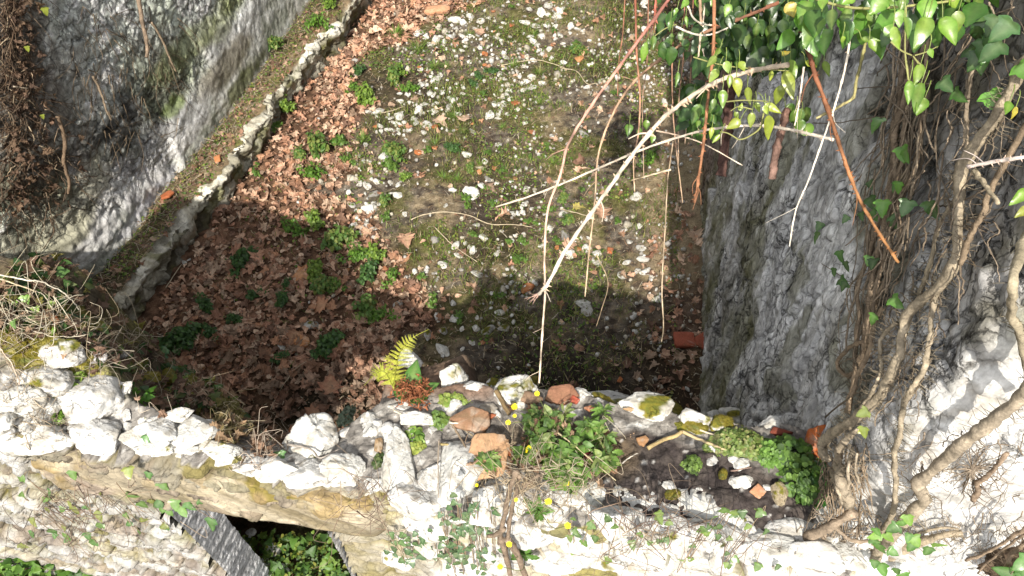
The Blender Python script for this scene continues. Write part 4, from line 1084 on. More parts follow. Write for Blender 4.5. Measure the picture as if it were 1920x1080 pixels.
for k, (px, py, wpx) in enumerate(STONES):
    lab = SPECIAL.get((px, py)); pw = place_word(px, py)
    size = 'small' if wpx < 13 else 'larger'
    put_stone(px, py, wpx, k, MOSSM if (px, py) in ((832, 620), (915, 620), (945, 612), (800, 625)) else None, label=lab or f'{size} white stone scattered on the {pw}', group='white stones scattered on the floor')
for k, (px, py, wpx, lab) in enumerate([(886, 243, 12, 'grey stone standing by bright grass in the mossy middle of the floor'), (700, 364, 18, 'grey flat stone on moss left of the white stones'), (916, 335, 16, 'grey-green stone in the mossy middle of the floor'), (1095, 250, 18, 'dull grey stone on tan straw under the bramble canes'), (1060, 437, 20, 'dark grey flat stone near the pale bramble tip')]):
    put_stone(px, py, wpx, 300 + k, GREYM, 'grey_stone', lab, 'stone')
put_stone(902, 314, 14, 310, BEIGEM, 'beige_stone', 'beige rounded stone on moss in the middle of the floor', 'stone')
# more of the far scatter, each its own stone
r_ = np.random.default_rng(55)
ZONES = [(860, 60, 70, 40, 22), (1020, 60, 60, 50, 26), (800, 160, 50, 40, 12), (960, 175, 60, 40, 18), (740, 235, 50, 25, 18), (690, 380, 50, 50, 14), (1000, 390, 60, 40, 12), (1150, 480, 90, 40, 18), (880, 480, 60, 40, 10), (900, 610, 80, 50, 10)]
k = 400
for (cx, cy, rx, ry, n) in ZONES:
    for _ in range(n):
        if len([1]) and k < 505:
            px, py = cx + r_.normal(0, .55) * rx, cy + r_.normal(0, .55) * ry
            if py < 2: py = 4
            if onz(px, py)[0] > 0.8: continue
            put_stone(px, py, r_.uniform(6, 9.5), k, label=f'tiny white stone scattered on the {place_word(px, py)}', group='white stones scattered on the floor'); k += 1
# what nobody would count: pale grit and pebbles
def pebbles():
    r = np.random.default_rng(61); mb = MB(); D, F = ico(0)
    D1, F1 = ico(1)
    n = 6200; y = 1.6 + 6.8 * r.random(n); x = -2.7 + 3.5 * r.random(n); P = np.stack([x, y, 0 * x], 1)
    m = sstep(0.0, 0.3, fbm(P * 1.8 + 5, 4, 62)); ok = r.random(n) < (0.12 + m) * (1 - .95 * litter_edge(x, y)) * (.18 + .82 * sstep(2.7, 3.5, y))
    for a, b in zip(x[ok], y[ok]):
        s = r.uniform(.007, .020) * (1 + (r.random() < .06))
        V = D1 * (s * r.uniform(.6, 1.2, 3)) * r.uniform(.75, 1.2, (len(D1), 1)); V = rotz(V, r.uniform(0, 6))
        c = np.array([(.62, .61, .57), (.50, .46, .38), (.40, .38, .35), (.68, .67, .64)][r.integers(0, 4)]) * r.uniform(.7, 1.05)
        mb.add(V + np.array([a, b, fz(a, b) + s * .35 + .008]), F1, c)
    tag(mb.build('pebbles', M_STONE), 'pale grit and pebbles mixed through the moss of the floor', kind='stuff')
pebbles()

# ---- tile and brick shards
def shard_mesh(seed, col, thick=.16, curve=0.0, n=5):
    """a broken flat piece of fired clay: an irregular polygon with worn edges and real thickness, slightly arched"""
    r = np.random.default_rng(seed)
    a = np.sort((np.arange(n) + r.uniform(-.3, .3, n)) / n * 2 * PI)
    R = r.uniform(.42, .58, n)
    crn = np.stack([np.cos(a) * R, np.sin(a) * R], 1)
    pts = []
    for i in range(n):
        p, q = crn[i], crn[(i + 1) % n]
        for t in np.linspace(0.06, .94, 7):
            pts.append(p * (1 - t) + q * t + r.normal(0, .010, 2))
    pts = np.array(pts); m = len(pts)
    rings = [(0.0, 1), (.5, 1), (.93, 1), (1.0, .72), (1.0, -.72), (.93, -1), (.5, -1), (0.0, -1)]
    V = []
    for s, zz in rings:
        q = pts * max(s, .001)
        V.append(np.stack([q[:, 0], q[:, 1], np.full(m, zz * thick / 2)], 1))
    V = np.concatenate(V)
    V[:, 2] += curve * (0.25 - V[:, 0] ** 2) * 2
    V[:, 2] += .012 * fbm(V * 6, 3, seed)
    F = []
    for k in range(len(rings) - 1):
        for j in range(m):
            F.append((k * m + j, (k + 1) * m + j, (k + 1) * m + (j + 1) % m, k * m + (j + 1) % m))
    c = np.asarray(col) * (1 + .3 * fbm(V * 5, 3, seed + 1))[:, None]
    c = mix(c, (.45, .40, .33), sstep(.15, .4, fbm(V * 3.2, 4, seed + 2)) * .5)
    c = mix(c, (.12, .09, .05), sstep(.25, .45, fbm(V * 4.2 + 9, 4, seed + 3)) * .5)
    return MB().add(V, np.array(F), c)
SHARDS = [(704,240,9),(751,236,8),(816,239,13),(886,230,8),(997,247,14),(784,287,12),(815,280,13),(927,315,9),(899,322,11),(965,336,10),(1086,464,11),(1044,462,10),(959,46,12),(926,57,8),(1037,81,11),(909,100,13),(909,120,10),(966,191,15),(1087,110,18),(925,21,9),(787,125,8),(408,300,17),(315,367,22),(565,643,27),(577,703,12),(548,802,18),(988,540,23),(1145,467,16),(650,503,10),(720,500,10),(1162,712,12),(905,640,9),(820,22,44),(1280,652,46),(1312,655,34)]
SHARD_LAB = {(408, 300): 'orange tile shard resting on the edge of the ledge', (315, 367): 'reddish tile shard on the soil strip between ledge and wall', (565, 643): 'bright orange block of brick lying in the shade among leaves', (577, 703): 'small orange shard in deep shade beyond the brick block',
 (548, 802): 'orange shard on dark soil just behind the broken wall head', (988, 540): 'orange shard lying by the tip of the long bramble', (1145, 467): 'orange shard in the sunlit band near the right wall', (820, 22): 'long flat salmon tile slab at the far end of the leaves', (1280, 652): 'large dark red tile slab in the shade against the right wall', (1312, 655): 'red tile piece tucked behind the large slab at the right wall',
 (784, 287): 'vivid red-orange shard left of the dark nettle in the stony middle', (815, 280): 'orange shard half under bright grass in the stony middle', (966, 191): 'flat brown-orange shard on the mossy middle of the floor', (1087, 110): 'flat tan-orange tile piece under the bramble canes', (997, 247): 'amber shard with a green sprout beside it', (816, 239): 'orange shard next to pale fallen leaves at the stony patch'}
CL = [(.42, .15, .055), (.46, .19, .08), (.38, .12, .05), (.50, .24, .11), (.33, .14, .07)]
for k, (px, py, wpx) in enumerate(SHARDS):
    P = onz(px, py, .02); zz = .30 if (px, py) in ((408, 300), (315, 367)) else fz(P[0], P[1])
    if zz == .30: P = onz(px, py, .31)
    s = wpx * px_size(P) * 1.1
    col = (.55, .30, .18) if px == 820 else ((.30, .085, .05) if px > 1200 else CL[k % 5])
    o = shard_mesh(800 + k, col, .5 if (px, py) == (565, 643) else .2, .1, 4 + k % 3).build('brick_block' if px == 565 else 'tile_shard', M_CLAY)
    o.scale = (s * 1.1, s * (.5 if px in (820,) else .95), s); o.location = (P[0], P[1], zz + s * .10 + .008)
    rr = np.random.default_rng(k); o.rotation_euler = (rr.normal(0, .14), rr.normal(0, .14), .5 if px == 820 else rr.uniform(0, 6.28))
    tag(o, SHARD_LAB.get((px, py), f'small orange tile shard on the {place_word(px, py)}'), 'brick' if px == 565 else 'tile shard', 'tile shards scattered on the floor')

# ---- single large leaves
BIGL = [(556, 512, .20, (.50, .24, .12), 'large bright orange plane leaf between the two darker nettle clumps'), (620, 740, .17, (.36, .17, .11), 'large red-brown plane leaf in the shade just behind the big white block'), (600, 775, .15, (.33, .16, .10), 'brown plane leaf lying closest behind the big white block'), (818, 226, .15, (.52, .37, .28), 'pale pinkish plane leaf on the stony patch beside an orange shard'),
 (866, 229, .14, (.46, .32, .25), 'pale curled plane leaf right of the pinkish one'), (612, 575, .15, (.45, .22, .13), 'orange-brown leaf below the tall shaded nettle'), (760, 440, .15, (.40, .23, .16), 'brown plane leaf at the bare patch above the bright nettles'), (400, 400, .14, (.40, .23, .17), 'brown leaf leaning at the foot of the ledge'), (905, 65, .12, (.42, .26, .20), 'brown leaf curled among the far white stones'), (560, 625, .13, (.34, .17, .10), 'dark brown leaf lying behind the orange brick block'),
 (1075, 390, .10, (.45, .40, .10), 'small yellow leaf on the moss beside the pale bramble'), (345, 700, .14, (.30, .15, .10), 'brown leaf beneath the shaded plants behind the mossy corner')]
for k, (px, py, s, c, lab) in enumerate(BIGL):
    P = onz(px, py, .03); P[2] = fz(P[0], P[1]) + .045
    mb = MB(); leaves(mb, 'plane', [0, 0, 0], [math.cos(k * 1.9), math.sin(k * 1.9), .05], [.2 * math.sin(k), .15 * math.cos(k * 2), 1], s, c, .25, .2, .05, 60 + k, .05, midrib=((.5, .36, .22), .4))
    o = mb.build('plane_leaf', M_LITTER, smooth=False); o.location = tuple(P); tag(o, lab, 'leaf', 'large single leaves on the floor')

# ---- leafy clumps
def clump_mesh(seed, n=110, R=.13, H=.10, leaf=.036, cols=((.10, .21, .025), (.135, .26, .035), (.08, .17, .022)), kind='heart'):
    r = np.random.default_rng(seed); mb = MB()
    ns = max(4, n // 14)
    tips = []
    for i in range(ns):
        a = r.uniform(0, 2 * PI); q = R * math.sqrt(r.random()) * (0.6 + .4 * math.cos(2 * a + seed))
        tips.append((q * math.cos(a), q * math.sin(a), H * (1.05 - .5 * (q / R) ** 2) * r.uniform(.6, 1.1)))
    for t in tips:
        t = np.array(t); base = np.array([t[0] * .5, t[1] * .5, -.01])
        add_tube(mb, catmull([base, (base + t) / 2 + r.normal(0, .006, 3), t], 3), [.002, .0014], (.10, .13, .04), 4, cvar=0)
        m = 14; u = r.uniform(.35, 1.0, m); a = r.uniform(0, 2 * PI, m)
        p = base + (t - base) * u[:, None]
        out = np.stack([np.cos(a), np.sin(a), 0 * a], 1)
        sc = leaf * (1.1 - .45 * u) * r.uniform(.75, 1.2, m)
        nm = np.stack([np.cos(a) * .35 + r.normal(0, .2, m), np.sin(a) * .35 + r.normal(0, .2, m), np.ones(m)], 1)
        c = np.array(cols)[r.integers(0, len(cols), m)] * r.uniform(.8, 1.2, (m, 1))
        leaves(mb, kind, p + out * .012, out + np.array([0, 0, -.1]), nm, sc, c, .35, .25, .03, seed + int(1000 * t[0]), .06)
    return mb.mesh('nettle_clump', M_GREEN)
CC = [((.10, .21, .025), (.135, .26, .035), (.08, .17, .022)), ((.15, .25, .035), (.20, .30, .05), (.11, .19, .03)), ((.085, .17, .035), (.12, .21, .045), (.20, .24, .06))]
clumps = [clump_mesh(1000 + i, 200 + 60 * (i % 3), .125 + .03 * (i % 2), .11 + .03 * (i % 3), .030 + .009 * (i % 3), CC[i % 3]) for i in range(6)]
darkclump = [clump_mesh(1010 + i, 260, .14, .12, .042, ((.055, .125, .032), (.07, .15, .035), (.045, .10, .03))) for i in range(2)]
sprout = [clump_mesh(1020 + i, 90, .10, .07, .034, ((.10, .20, .03), (.13, .22, .04), (.08, .15, .03))) for i in range(4)]
def tuft_mesh(seed, n=60, ln=.13, cols=((.12, .22, .03), (.16, .25, .05), (.09, .17, .03), (.25, .26, .09))):
    r = np.random.default_rng(seed); mb = MB()
    a = r.uniform(0, 2 * PI, n); lean = r.uniform(.15, 1.5, n); q = r.uniform(0, .05, n)
    p = np.stack([np.cos(a) * q, np.sin(a) * q, 0 * a - .005], 1); L = ln * r.uniform(.4, 1.1, n)
    d = unit(np.stack([np.cos(a) * lean, np.sin(a) * lean, np.ones(n)], 1)); s_ = np.stack([-np.sin(a), np.cos(a), 0 * a], 1)
    wd = r.uniform(.0018, .0042, n)[:, None]; dd = unit(d + np.stack([np.cos(a) * .7, np.sin(a) * .7, -.5 + 0 * a], 1))
    p1 = p + d * L[:, None] * .4; p2 = p1 + (d + dd) * .5 * L[:, None] * .35; p3 = p2 + dd * L[:, None] * .35
    V = np.stack([p - s_ * wd, p + s_ * wd, p1 - s_ * wd, p1 + s_ * wd, p2 - s_ * wd * .7, p2 + s_ * wd * .7, p3], 1); b = np.arange(n)[:, None] * 7
    c = np.array(cols)[r.integers(0, len(cols), n)] * r.uniform(.8, 1.15, (n, 1))
    mb.add(V.reshape(-1, 3), np.concatenate([b + np.array([0, 1, 3, 2]), b + np.array([2, 3, 5, 4])]), np.repeat(c, 7, 0)); mb.T.append(b + np.array([4, 5, 6]))
    return mb.mesh('grass_tuft', M_GREEN, smooth=False)
tufts = [tuft_mesh(1040 + i) for i in range(4)]
# px, py, width, sort, label
PLANTS = [
 (660, 165, 34, 'c', 'nettle clump at the far edge of the leaves, upper of a touching pair'), (683, 184, 48, 'c', 'nettle clump at the far edge of the leaves, lower and wider of a touching pair'), (737, 148, 34, 'c', 'nettle clump in the far trio, left one'), (765, 166, 34, 'c', 'nettle clump in the far trio, nearest one'), (750, 133, 30, 'c', 'nettle clump in the far trio, farthest one'),
 (600, 284, 46, 'c', 'nettle clump on the brown leaves, middle of a chain of three'), (582, 325, 50, 'c', 'nettle clump on the brown leaves, lower end of a chain of three'), (636, 265, 40, 's', 'thin nettle sprigs at the upper end of a chain of three'), (562, 296, 30, 'c', 'small nettle clump on the left of the chain on brown leaves'), (655, 300, 30, 's', 'small sprout alone on the leaves right of the nettle chain'), (485, 325, 26, 's', 'sprout growing close to the ledge among leaves'), (482, 312, 18, 's', 'tiny sprout just beyond another close to the ledge'),
 (482, 250, 40, 'c', 'nettle clump hanging at the ledge edge, left of two'), (535, 208, 42, 'c', 'nettle clump at the ledge edge, farther of two'), (518, 246, 34, 's', 'low sprigs between the two nettle clumps at the ledge'), (548, 425, 48, 'c', 'bright nettle clump at the shadow edge, leftmost beside leaves'), (590, 416, 44, 'c', 'bright nettle clump at the shadow edge right of its neighbour'),
 (632, 455, 52, 'c', 'brightest nettle patch, upper part beside white stones'), (664, 478, 56, 'c', 'brightest nettle patch, middle part'), (700, 475, 46, 'c', 'brightest nettle patch, right part'), (688, 508, 46, 'd', 'dark half-shaded nettle under the brightest patch'), (732, 520, 40, 'c', 'bright round nettle clump right of the brightest patch'),
 (590, 512, 50, 'c', 'half-shaded nettle column, upper part'), (604, 540, 40, 'c', 'half-shaded nettle column, lower part'), (628, 535, 40, 'c', 'half-shaded nettle beside the column'), (448, 494, 48, 'd', 'dark nettle clump in the shade near the ledge'), (464, 474, 34, 'd', 'dark nettle clump touching another near the ledge, farther one'), (482, 552, 34, 'd', 'shaded nettle clump left of centre among brown leaves'), (530, 562, 32, 'd', 'shaded nettle clump beside another among brown leaves'), (387, 572, 46, 'd', 'round dark nettle clump alone in the shade'), (440, 598, 30, 'd', 'small dark nettle left of the white rounded stone'), (538, 530, 24, 'd', 'little shaded nettle next to the large orange leaf'),
 (690, 580, 50, 'c', 'large nettle clump behind the fern, left part'), (718, 592, 50, 'c', 'large nettle clump behind the fern, right part'), (614, 646, 56, 'd', 'shaded nettle beside the orange brick block'), (318, 650, 60, 'd', 'dark plant mass behind the mossy corner, left'), (352, 640, 56, 'd', 'dark plant mass behind the mossy corner, middle'), (392, 628, 40, 'd', 'dark plant mass behind the mossy corner, right'), (805, 557, 36, 's', 'low sprout in the shade right of the round clump'), (790, 515, 24, 's', 'sprout on dark soil right of the bright round clump'), (525, 668, 30, 'd', 'dark sprout near white stones behind the wall'),
 (744, 290, 40, 'c', 'upright nettle in the stony moss, upper'), (742, 312, 44, 's', 'spreading nettle sprigs in the stony moss, middle'), (760, 335, 24, 'c', 'small nettle in the stony moss, lowest of three'), (720, 378, 26, 'c', 'upright nettle stem between white stones, upper'), (722, 404, 26, 's', 'yellow-green sprig below the upright nettle stem'), (848, 278, 30, 'd', 'dark glossy nettle beside orange shards'), (804, 282, 24, 's', 'sprout beside the vivid red-orange shard'),
 (896, 140, 20, 'd', 'dark small nettle in the far middle, left'), (920, 130, 24, 'd', 'dark small nettle in the far middle, right'), (886, 155, 20, 'd', 'dark small nettle in the far middle, nearest'), (905, 172, 20, 's', 'green sprout on soil below the dark nettles'), (1080, 75, 14, 's', 'bright sprout under the brambles, far one of two'), (1081, 92, 26, 'c', 'bright clump under the brambles, near one of two'), (962, 10, 15, 's', 'sprout at the very far end of the floor'), (1039, 53, 18, 's', 'sprout among the far white stones'),
 (915, 282, 18, 's', 'small sprout right of the pale cream stone'), (1026, 270, 18, 's', 'sprout on tan straw near the bramble canes'), (997, 291, 16, 's', 'sprout on moss left of the bramble canes'), (881, 312, 18, 'c', 'upright sprig beside the beige stone'), (942, 317, 20, 's', 'sprig right of the beige stone'), (876, 376, 30, 's', 'low sprigs below the long flat stone'), (910, 352, 18, 's', 'sprig touching the long flat stone'), (922, 381, 22, 's', 'sprout by the thin creeping stalk'),
 (1050, 350, 20, 's', 'sprout right of the bramble crossing'), (1056, 370, 20, 'c', 'sprout below another near the bramble crossing'), (1035, 385, 26, 's', 'spreading sprigs by the yellow leaf'), (1092, 352, 18, 's', 'sprout between bramble canes on tan ground'), (1065, 413, 26, 'c', 'bright clump close to the pale bramble'), (995, 412, 22, 's', 'sprigs left of the pale bramble'), (975, 450, 28, 's', 'low green patch above the dark nettles near the bramble tip'), (955, 452, 20, 's', 'sprig left of the low green patch'), (972, 488, 32, 's', 'green patch at the shadow edge near the bramble tip'), (886, 440, 18, 's', 'sprig beside the upright narrow stone'), (1040, 447, 22, 's', 'yellow-green sprig near the bramble tip'),
 (1215, 300, 40, 'c', 'leafy clump in the shade under the ivy'), (1160, 410, 18, 's', 'small sprout in the sunlit band'), (862, 592, 24, 's', 'shaded sprig among mossy stones'), (940, 548, 26, 's', 'shaded green patch behind the wall head'), (675, 130, 26, 'd', 'low dark plant at the ledge end'), (1152, 170, 16, 's', 'sprout on dark soil at the ivy shade'),
 (815, 268, 26, 't', 'bright grass tuft on an orange shard'), (847, 184, 20, 't', 'grass tuft on the far moss'), (815, 122, 26, 't', 'bright grass tuft at the far edge of the leaves, left of two'), (837, 122, 20, 't', 'bright grass tuft at the far edge of the leaves, right of two'), (852, 217, 26, 't', 'bushy grass tuft between pale leaves'), (1012, 130, 24, 't', 'bluish grass tuft under the far brambles'), (962, 118, 26, 't', 'grass tuft among the far stones'), (785, 92, 36, 't', 'wide pale grass tuft by the far leaves, nearer one'), (740, 62, 34, 't', 'wide pale grass tuft by the far leaves, farther one'), (942, 234, 18, 't', 'pale sprout with white blade in the mossy middle'), (870, 244, 20, 't', 'low grass tuft above the mossy middle'), (1037, 301, 20, 't', 'bright grass tuft on tan ground'), (832, 330, 24, 't', 'grass tuft on bare dark soil, left of two'), (858, 333, 24, 't', 'grass tuft on bare dark soil, right of two'), (680, 262, 26, 't', 'grass at the end of the nettle chain'), (1010, 188, 20, 't', 'yellowish grass tuft on moss'), (1000, 60, 18, 't', 'grass tuft between far white stones'), (880, 60, 18, 't', 'grass tuft by the long salmon slab'),
 (600, 45, 46, 'L', 'bright green plants growing on the soil strip beyond the ledge'), (618, 8, 40, 'L', 'green plants at the far end of the soil strip'), (515, 86, 28, 'L', 'low plant at the foot of the rubble wall'), (588, 100, 24, 's', 'sprout hanging on the far ledge'),
]
for k, (px, py, wpx, sort, lab) in enumerate(PLANTS):
    up = .34 if sort == 'L' else .05
    P = onz(px, py, up); base = .29 if sort == 'L' else fz(P[0], P[1])
    s = wpx * px_size(P)
    r = np.random.default_rng(k + 3)
    me, ref = {'c': (clumps[k % 6], .27), 'd': (darkclump[k % 2], .28), 's': (sprout[k % 4], .20), 't': (tufts[k % 4], .22), 'L': (clumps[k % 6], .27)}[sort]
    o = link_mesh({'t': 'grass_tuft', 's': 'green_sprout'}.get(sort, 'nettle_clump'), me)
    f = s / ref * 1.32
    o.scale = (f, f * r.uniform(.85, 1.1), f * r.uniform(.85, 1.15)); o.location = (P[0], P[1], base + .02); o.rotation_euler = (0, 0, r.uniform(0, 6.28))
    tag(o, lab, {'t': 'grass tuft'}.get(sort, 'plant'), {'t': 'grass tufts on the floor'}.get(sort, 'green plants growing on the floor'))
# ================================================================== plants and loose things on the wall head
def local(P, base):
    return np.asarray(P, float) - np.asarray(base, float)

def px_line(pts, fn, per=6, jit=0.0, seed=0, up=0.0):
    """photo polyline -> curve in space; fn(px, py) gives the point"""
    r = np.random.default_rng(seed)
    P = np.array([fn(x, y) for x, y in pts])
    if up: P[:, 2] += up
    C = catmull(P, per)
    if jit: C = C + np.cumsum(r.normal(0, jit, C.shape), 0) * .4 + r.normal(0, jit, C.shape) * .3
    return C

def frond(mb, pts, fn, width, col, up=(0.02, .1), seed=0, n=26, nrm=None):
    r = np.random.default_rng(seed)
    P = np.array([fn(x, y) for x, y in pts]); P[:, 2] += np.linspace(up[0], up[1], len(P))
    C = catmull(P, 10); t = np.linspace(0, 1, len(C))
    add_tube(mb, C, [.0022, .0009], np.asarray(col) * .7, 5, cvar=0)
    T = unit(np.gradient(C, axis=0))
    nm0 = np.array([0.05, -.45, 1.0]) if nrm is None else np.asarray(nrm)
    for k in range(n):
        u = .10 + .89 * k / (n - 1)
        i = min(int(u * (len(C) - 1)), len(C) - 1)
        tg = T[i]; nm = unit(nm0 - tg * np.dot(nm0, tg)); sd_ = np.cross(tg, nm)
        L = width * (math.sin(PI * min(1, u * .95 + .18)) ** .8) * (1 - .35 * u) * r.uniform(.88, 1.1)
        for sg in (-1, 1):
            d = unit(sd_ * sg + tg * .42 + r.normal(0, .05, 3) - nm * .15)
            # a pinna: a midrib lined with small leaflets
            m = 9; uu = np.linspace(.06, .97, m)
            base = C[i] + d * (L * uu)[:, None] - nm * (L * .25 * uu ** 2)[:, None]
            for sg2 in (-1, 1):
                hd = unit(tg * sg2 * .8 + d * .8)
                leaves(mb, 'lanceo', base, np.repeat(hd[None], m, 0), np.repeat(nm[None], m, 0) + r.normal(0, .1, (m, 3)), L * .20 * (1 - .6 * uu), np.asarray(col) * r.uniform(.85, 1.12, (m, 1)), .2, .1, 0, seed + k, width=1.5)
    return C

FERNCOL = (.44, .45, .06)
fb = on_wall(738, 730)
t = thing('fern', 'yellow-green fern with two fronds leaning over the white rock on the wall head', 'fern', fb)
def part(mb, name, m, t, smooth=True, label=None):
    o = mb.build(name, m, t, smooth); o.location = (0, 0, 0)
    # vertices were given in world space
    me = o.data; n = len(me.vertices); a = np.empty(n * 3, np.float32); me.vertices.foreach_get('co', a)
    a = a.reshape(-1, 3) - np.array(t.location, np.float32)
    me.vertices.foreach_set('co', a.ravel()); me.update()
    if label: o['label'] = label
    return o
fw = lambda x, y: on_wall(x, y)
def at_h(z):
    return lambda x, y: onz(x, y, z)
mb = MB(); frond(mb, [(738, 728), (744, 690), (756, 660), (778, 643), (807, 632)], at_h(2.12), .052, FERNCOL, (0, .05), 3, 21); part(mb, 'frond', M_GREEN, t)
mb = MB(); frond(mb, [(738, 728), (722, 700), (705, 705), (685, 728)], at_h(2.12), .044, (.40, .43, .055), (0, .02), 4, 18); part(mb, 'frond', M_GREEN, t)
mb = MB(); frond(mb, [(738, 730), (736, 700), (726, 676), (738, 668)], at_h(2.10), .040, (.42, .42, .06), (0, .02), 5, 16); part(mb, 'frond', M_GREEN, t)

def strap_plant(name, label, basepx, tips, w, col, up=.05, kind='lance0'):
    b = on_wall(*basepx); t = thing(name, label, 'plant', b)
    for i, (x, y) in enumerate(tips):
        mb = MB(); tip = on_wall(x, y) + np.array([0, 0, up]); d = tip - b
        leaves(mb, 'ovate', b[None] + np.array([0, 0, .005]), d[None], np.array([[.1 * math.sin(i), -.4, 1]]), np.linalg.norm(d), np.asarray(col) * (.85 + .1 * (i % 4)), .25, .35, .02, i, .05, width=w, midrib=((.22, .30, .10), .6))
        part(mb, 'leaf', M_IVY, t)
    return t
strap_plant('dock_plant', 'dark green strap-leaved plant growing beside the yellow fern on the wall head', (765, 752), [(742, 722), (757, 722), (786, 700), (792, 748), (806, 750), (820, 728)], .75, (.06, .17, .03), .05)
# brown curled dead fern
def dead_fern():
    b = on_wall(775, 745); t = thing('dead_fern', 'red-brown curled dead fern between the green leaves on the wall head', 'fern', b)
    r = np.random.default_rng(77)
    mb = MB()
    for i in range(22):
        a = r.uniform(0, 2 * PI); k = 7; L = r.uniform(.05, .11)
        P = [b + np.array([math.cos(a + j * .35) * L * j / k, math.sin(a + j * .35) * L * j / k * .8, .01 + .06 * math.sin(j / k * PI) * r.uniform(.4, 1)]) for j in range(k)]
        C = catmull(P, 4); add_tube(mb, C, [.0016, .0007], (.20, .075, .035), 4)
        n = len(C); leaves(mb, 'lanceo', C, r.normal(size=(n, 3)), r.normal(size=(n, 3)) + np.array([0, -.3, .8]), r.uniform(.008, .022, n), np.array((.27, .10, .045)) * r.uniform(.6, 1.3, (n, 1)), .6, .4, .1, i)
    part(mb, 'frond', M_LITTER, t)
dead_fern()

# the white rock behind the fern
P = onz(770, 675, 2.0); rock_obj('white_rock', M_STONE, None, P, (.078, .078, .07), 611, np.array(WHITE), 0, .4, 0, 4, 12, .05)
o = bpy.data.objects['white_rock']; tag(o, 'rounded white rock half hidden by the yellow fern frond', 'rock')
# grey-green bushy stonecrop at the broken edge
def cushion(name, label, cat, px, py, w, h, n, cols, leaf, kind='round', up=.0, m=None, group=None, hgt=.5):
    P = on_wall(px, py); ps = px_size(P); t = thing(name, label, cat, P, group)
    r = np.random.default_rng(int(px * 7 + py)); mb = MB()
    a = r.uniform(0, 2 * PI, n); q = np.sqrt(r.random(n)) * (1 + .25 * np.sin(3 * a + px))
    x = np.cos(a) * q * w * ps / 2; y = np.sin(a) * q * h * ps / 2; z = (1 - np.clip(q, 0, 1) ** 2) * min(w, h) * ps * hgt * r.uniform(.3, 1.0, n) + .004 + up
    pos = P + np.stack([x, y, z], 1); hd = np.stack([np.cos(a) + r.normal(0, .6, n), np.sin(a) + r.normal(0, .6, n), r.normal(0, .3, n)], 1)
    nm = np.stack([np.cos(a) * q * .5 + r.normal(0, .3, n), np.sin(a) * q * .5 + r.normal(0, .3, n) - .2, np.ones(n)], 1)
    leaves(mb, kind, pos, hd, nm, leaf * r.uniform(.6, 1.25, n), np.array(cols)[r.integers(0, len(cols), n)] * r.uniform(.75, 1.2, (n, 1)), .3, .2, .02, 5)
    part(mb, 'foliage', m or M_GREEN, t)
    mb = MB()
    for i in range(max(6, n // 40)):
        j = r.integers(0, n); add_tube(mb, catmull([P + np.array([x[j] * .3, y[j] * .3, -.005]), P + np.array([x[j] * .7, y[j] * .7, z[j] * .7]), pos[j]], 3), [.0015, .0009], np.array(cols[0]) * .8, 4)
    part(mb, 'stem', M_GREEN, t)
    return t
cushion('stonecrop', 'grey-green bushy stonecrop at the broken edge beside the big white block', 'plant', 651, 785, 26, 46, 260, ((.13, .17, .12), (.17, .21, .15), (.09, .13, .09)), .014, hgt=.9)
cushion('stonecrop', 'small yellow-green stonecrop on grit left of the terracotta tile', 'plant', 822, 790, 36, 36, 160, ((.16, .24, .05), (.12, .2, .05)), .014)
cushion('stonecrop', 'dull green stonecrop between the tall white stones', 'plant', 712, 866, 22, 26, 120, ((.06, .10, .03), (.1, .13, .04)), .012)
cushion('stonecrop', 'round yellow-green rosette on grit beside the tall white stone', 'plant', 780, 842, 20, 20, 60, ((.30, .34, .07), (.24, .3, .06)), .018)
cushion('weed', 'two-leaved green seedling above the yellow-green rosette', 'plant', 778, 818, 30, 22, 26, ((.12, .24, .04), (.2, .3, .06)), .026)
cushion('weed', 'light green low weeds beside the round white stone on the wall head', 'plant', 850, 752, 56, 22, 160, ((.18, .26, .05), (.25, .3, .07)), .016)
cushion('chickweed', 'small round pale green chickweed cushion alone on the dark soil bed', 'plant', 1298, 874, 34, 36, 260, ((.15, .24, .05), (.2, .3, .07), (.11, .18, .04)), .011, hgt=.6)
cushion('chickweed', 'wide carpet of tiny pale green chickweed at the edge of the dark soil bed', 'plant', 1385, 835, 120, 66, 1500, ((.17, .24, .06), (.22, .28, .08), (.11, .17, .04), (.25, .25, .10)), .0115, hgt=.45)
cushion('chickweed', 'denser light green chickweed touching the large round leaves', 'plant', 1448, 855, 70, 60, 800, ((.12, .24, .04), (.17, .3, .06), (.09, .18, .03)), .013, hgt=.6)
cushion('pennywort', 'big round-leaved green pennywort in front of the red-orange tile', 'plant', 1478, 858, 84, 66, 230, ((.085, .17, .035), (.12, .21, .045), (.06, .12, .028)), .024, 'round', m=M_GREEN, hgt=.8)
cushion('pennywort', 'lower bright green pennywort spilling towards the wall edge', 'plant', 1500, 905, 76, 90, 260, ((.10, .19, .035), (.14, .24, .045), (.07, .14, .03)), .024, 'round', m=M_GREEN, hgt=.8)
cushion('ivy_clump', 'dark green ivy leaves among the pennywort at the corner of the walls', 'ivy', 1528, 905, 50, 76, 60, ((.035, .11, .02), (.05, .14, .025)), .045, 'ivymild', m=M_IVY, hgt=.9)
cushion('ivy_clump', 'very dark ivy leaves in the shaded corner behind the red tile', 'ivy', 1512, 788, 66, 60, 60, ((.02, .065, .016), (.03, .085, .02)), .05, 'ivymild', m=M_IVY, hgt=1.2)
cushion('ivy_clump', 'yellowish ivy leaves at the foot of the thick pale root', 'ivy', 1556, 868, 40, 34, 20, ((.20, .26, .04), (.28, .28, .05)), .034, 'ivymild', m=M_IVY, hgt=.8)
cushion('small_fern', 'bright green small fern between the two leftmost white stones', 'fern', 118, 738, 50, 36, 170, ((.14, .27, .03), (.2, .32, .05)), .028, 'lanceo', hgt=.7)
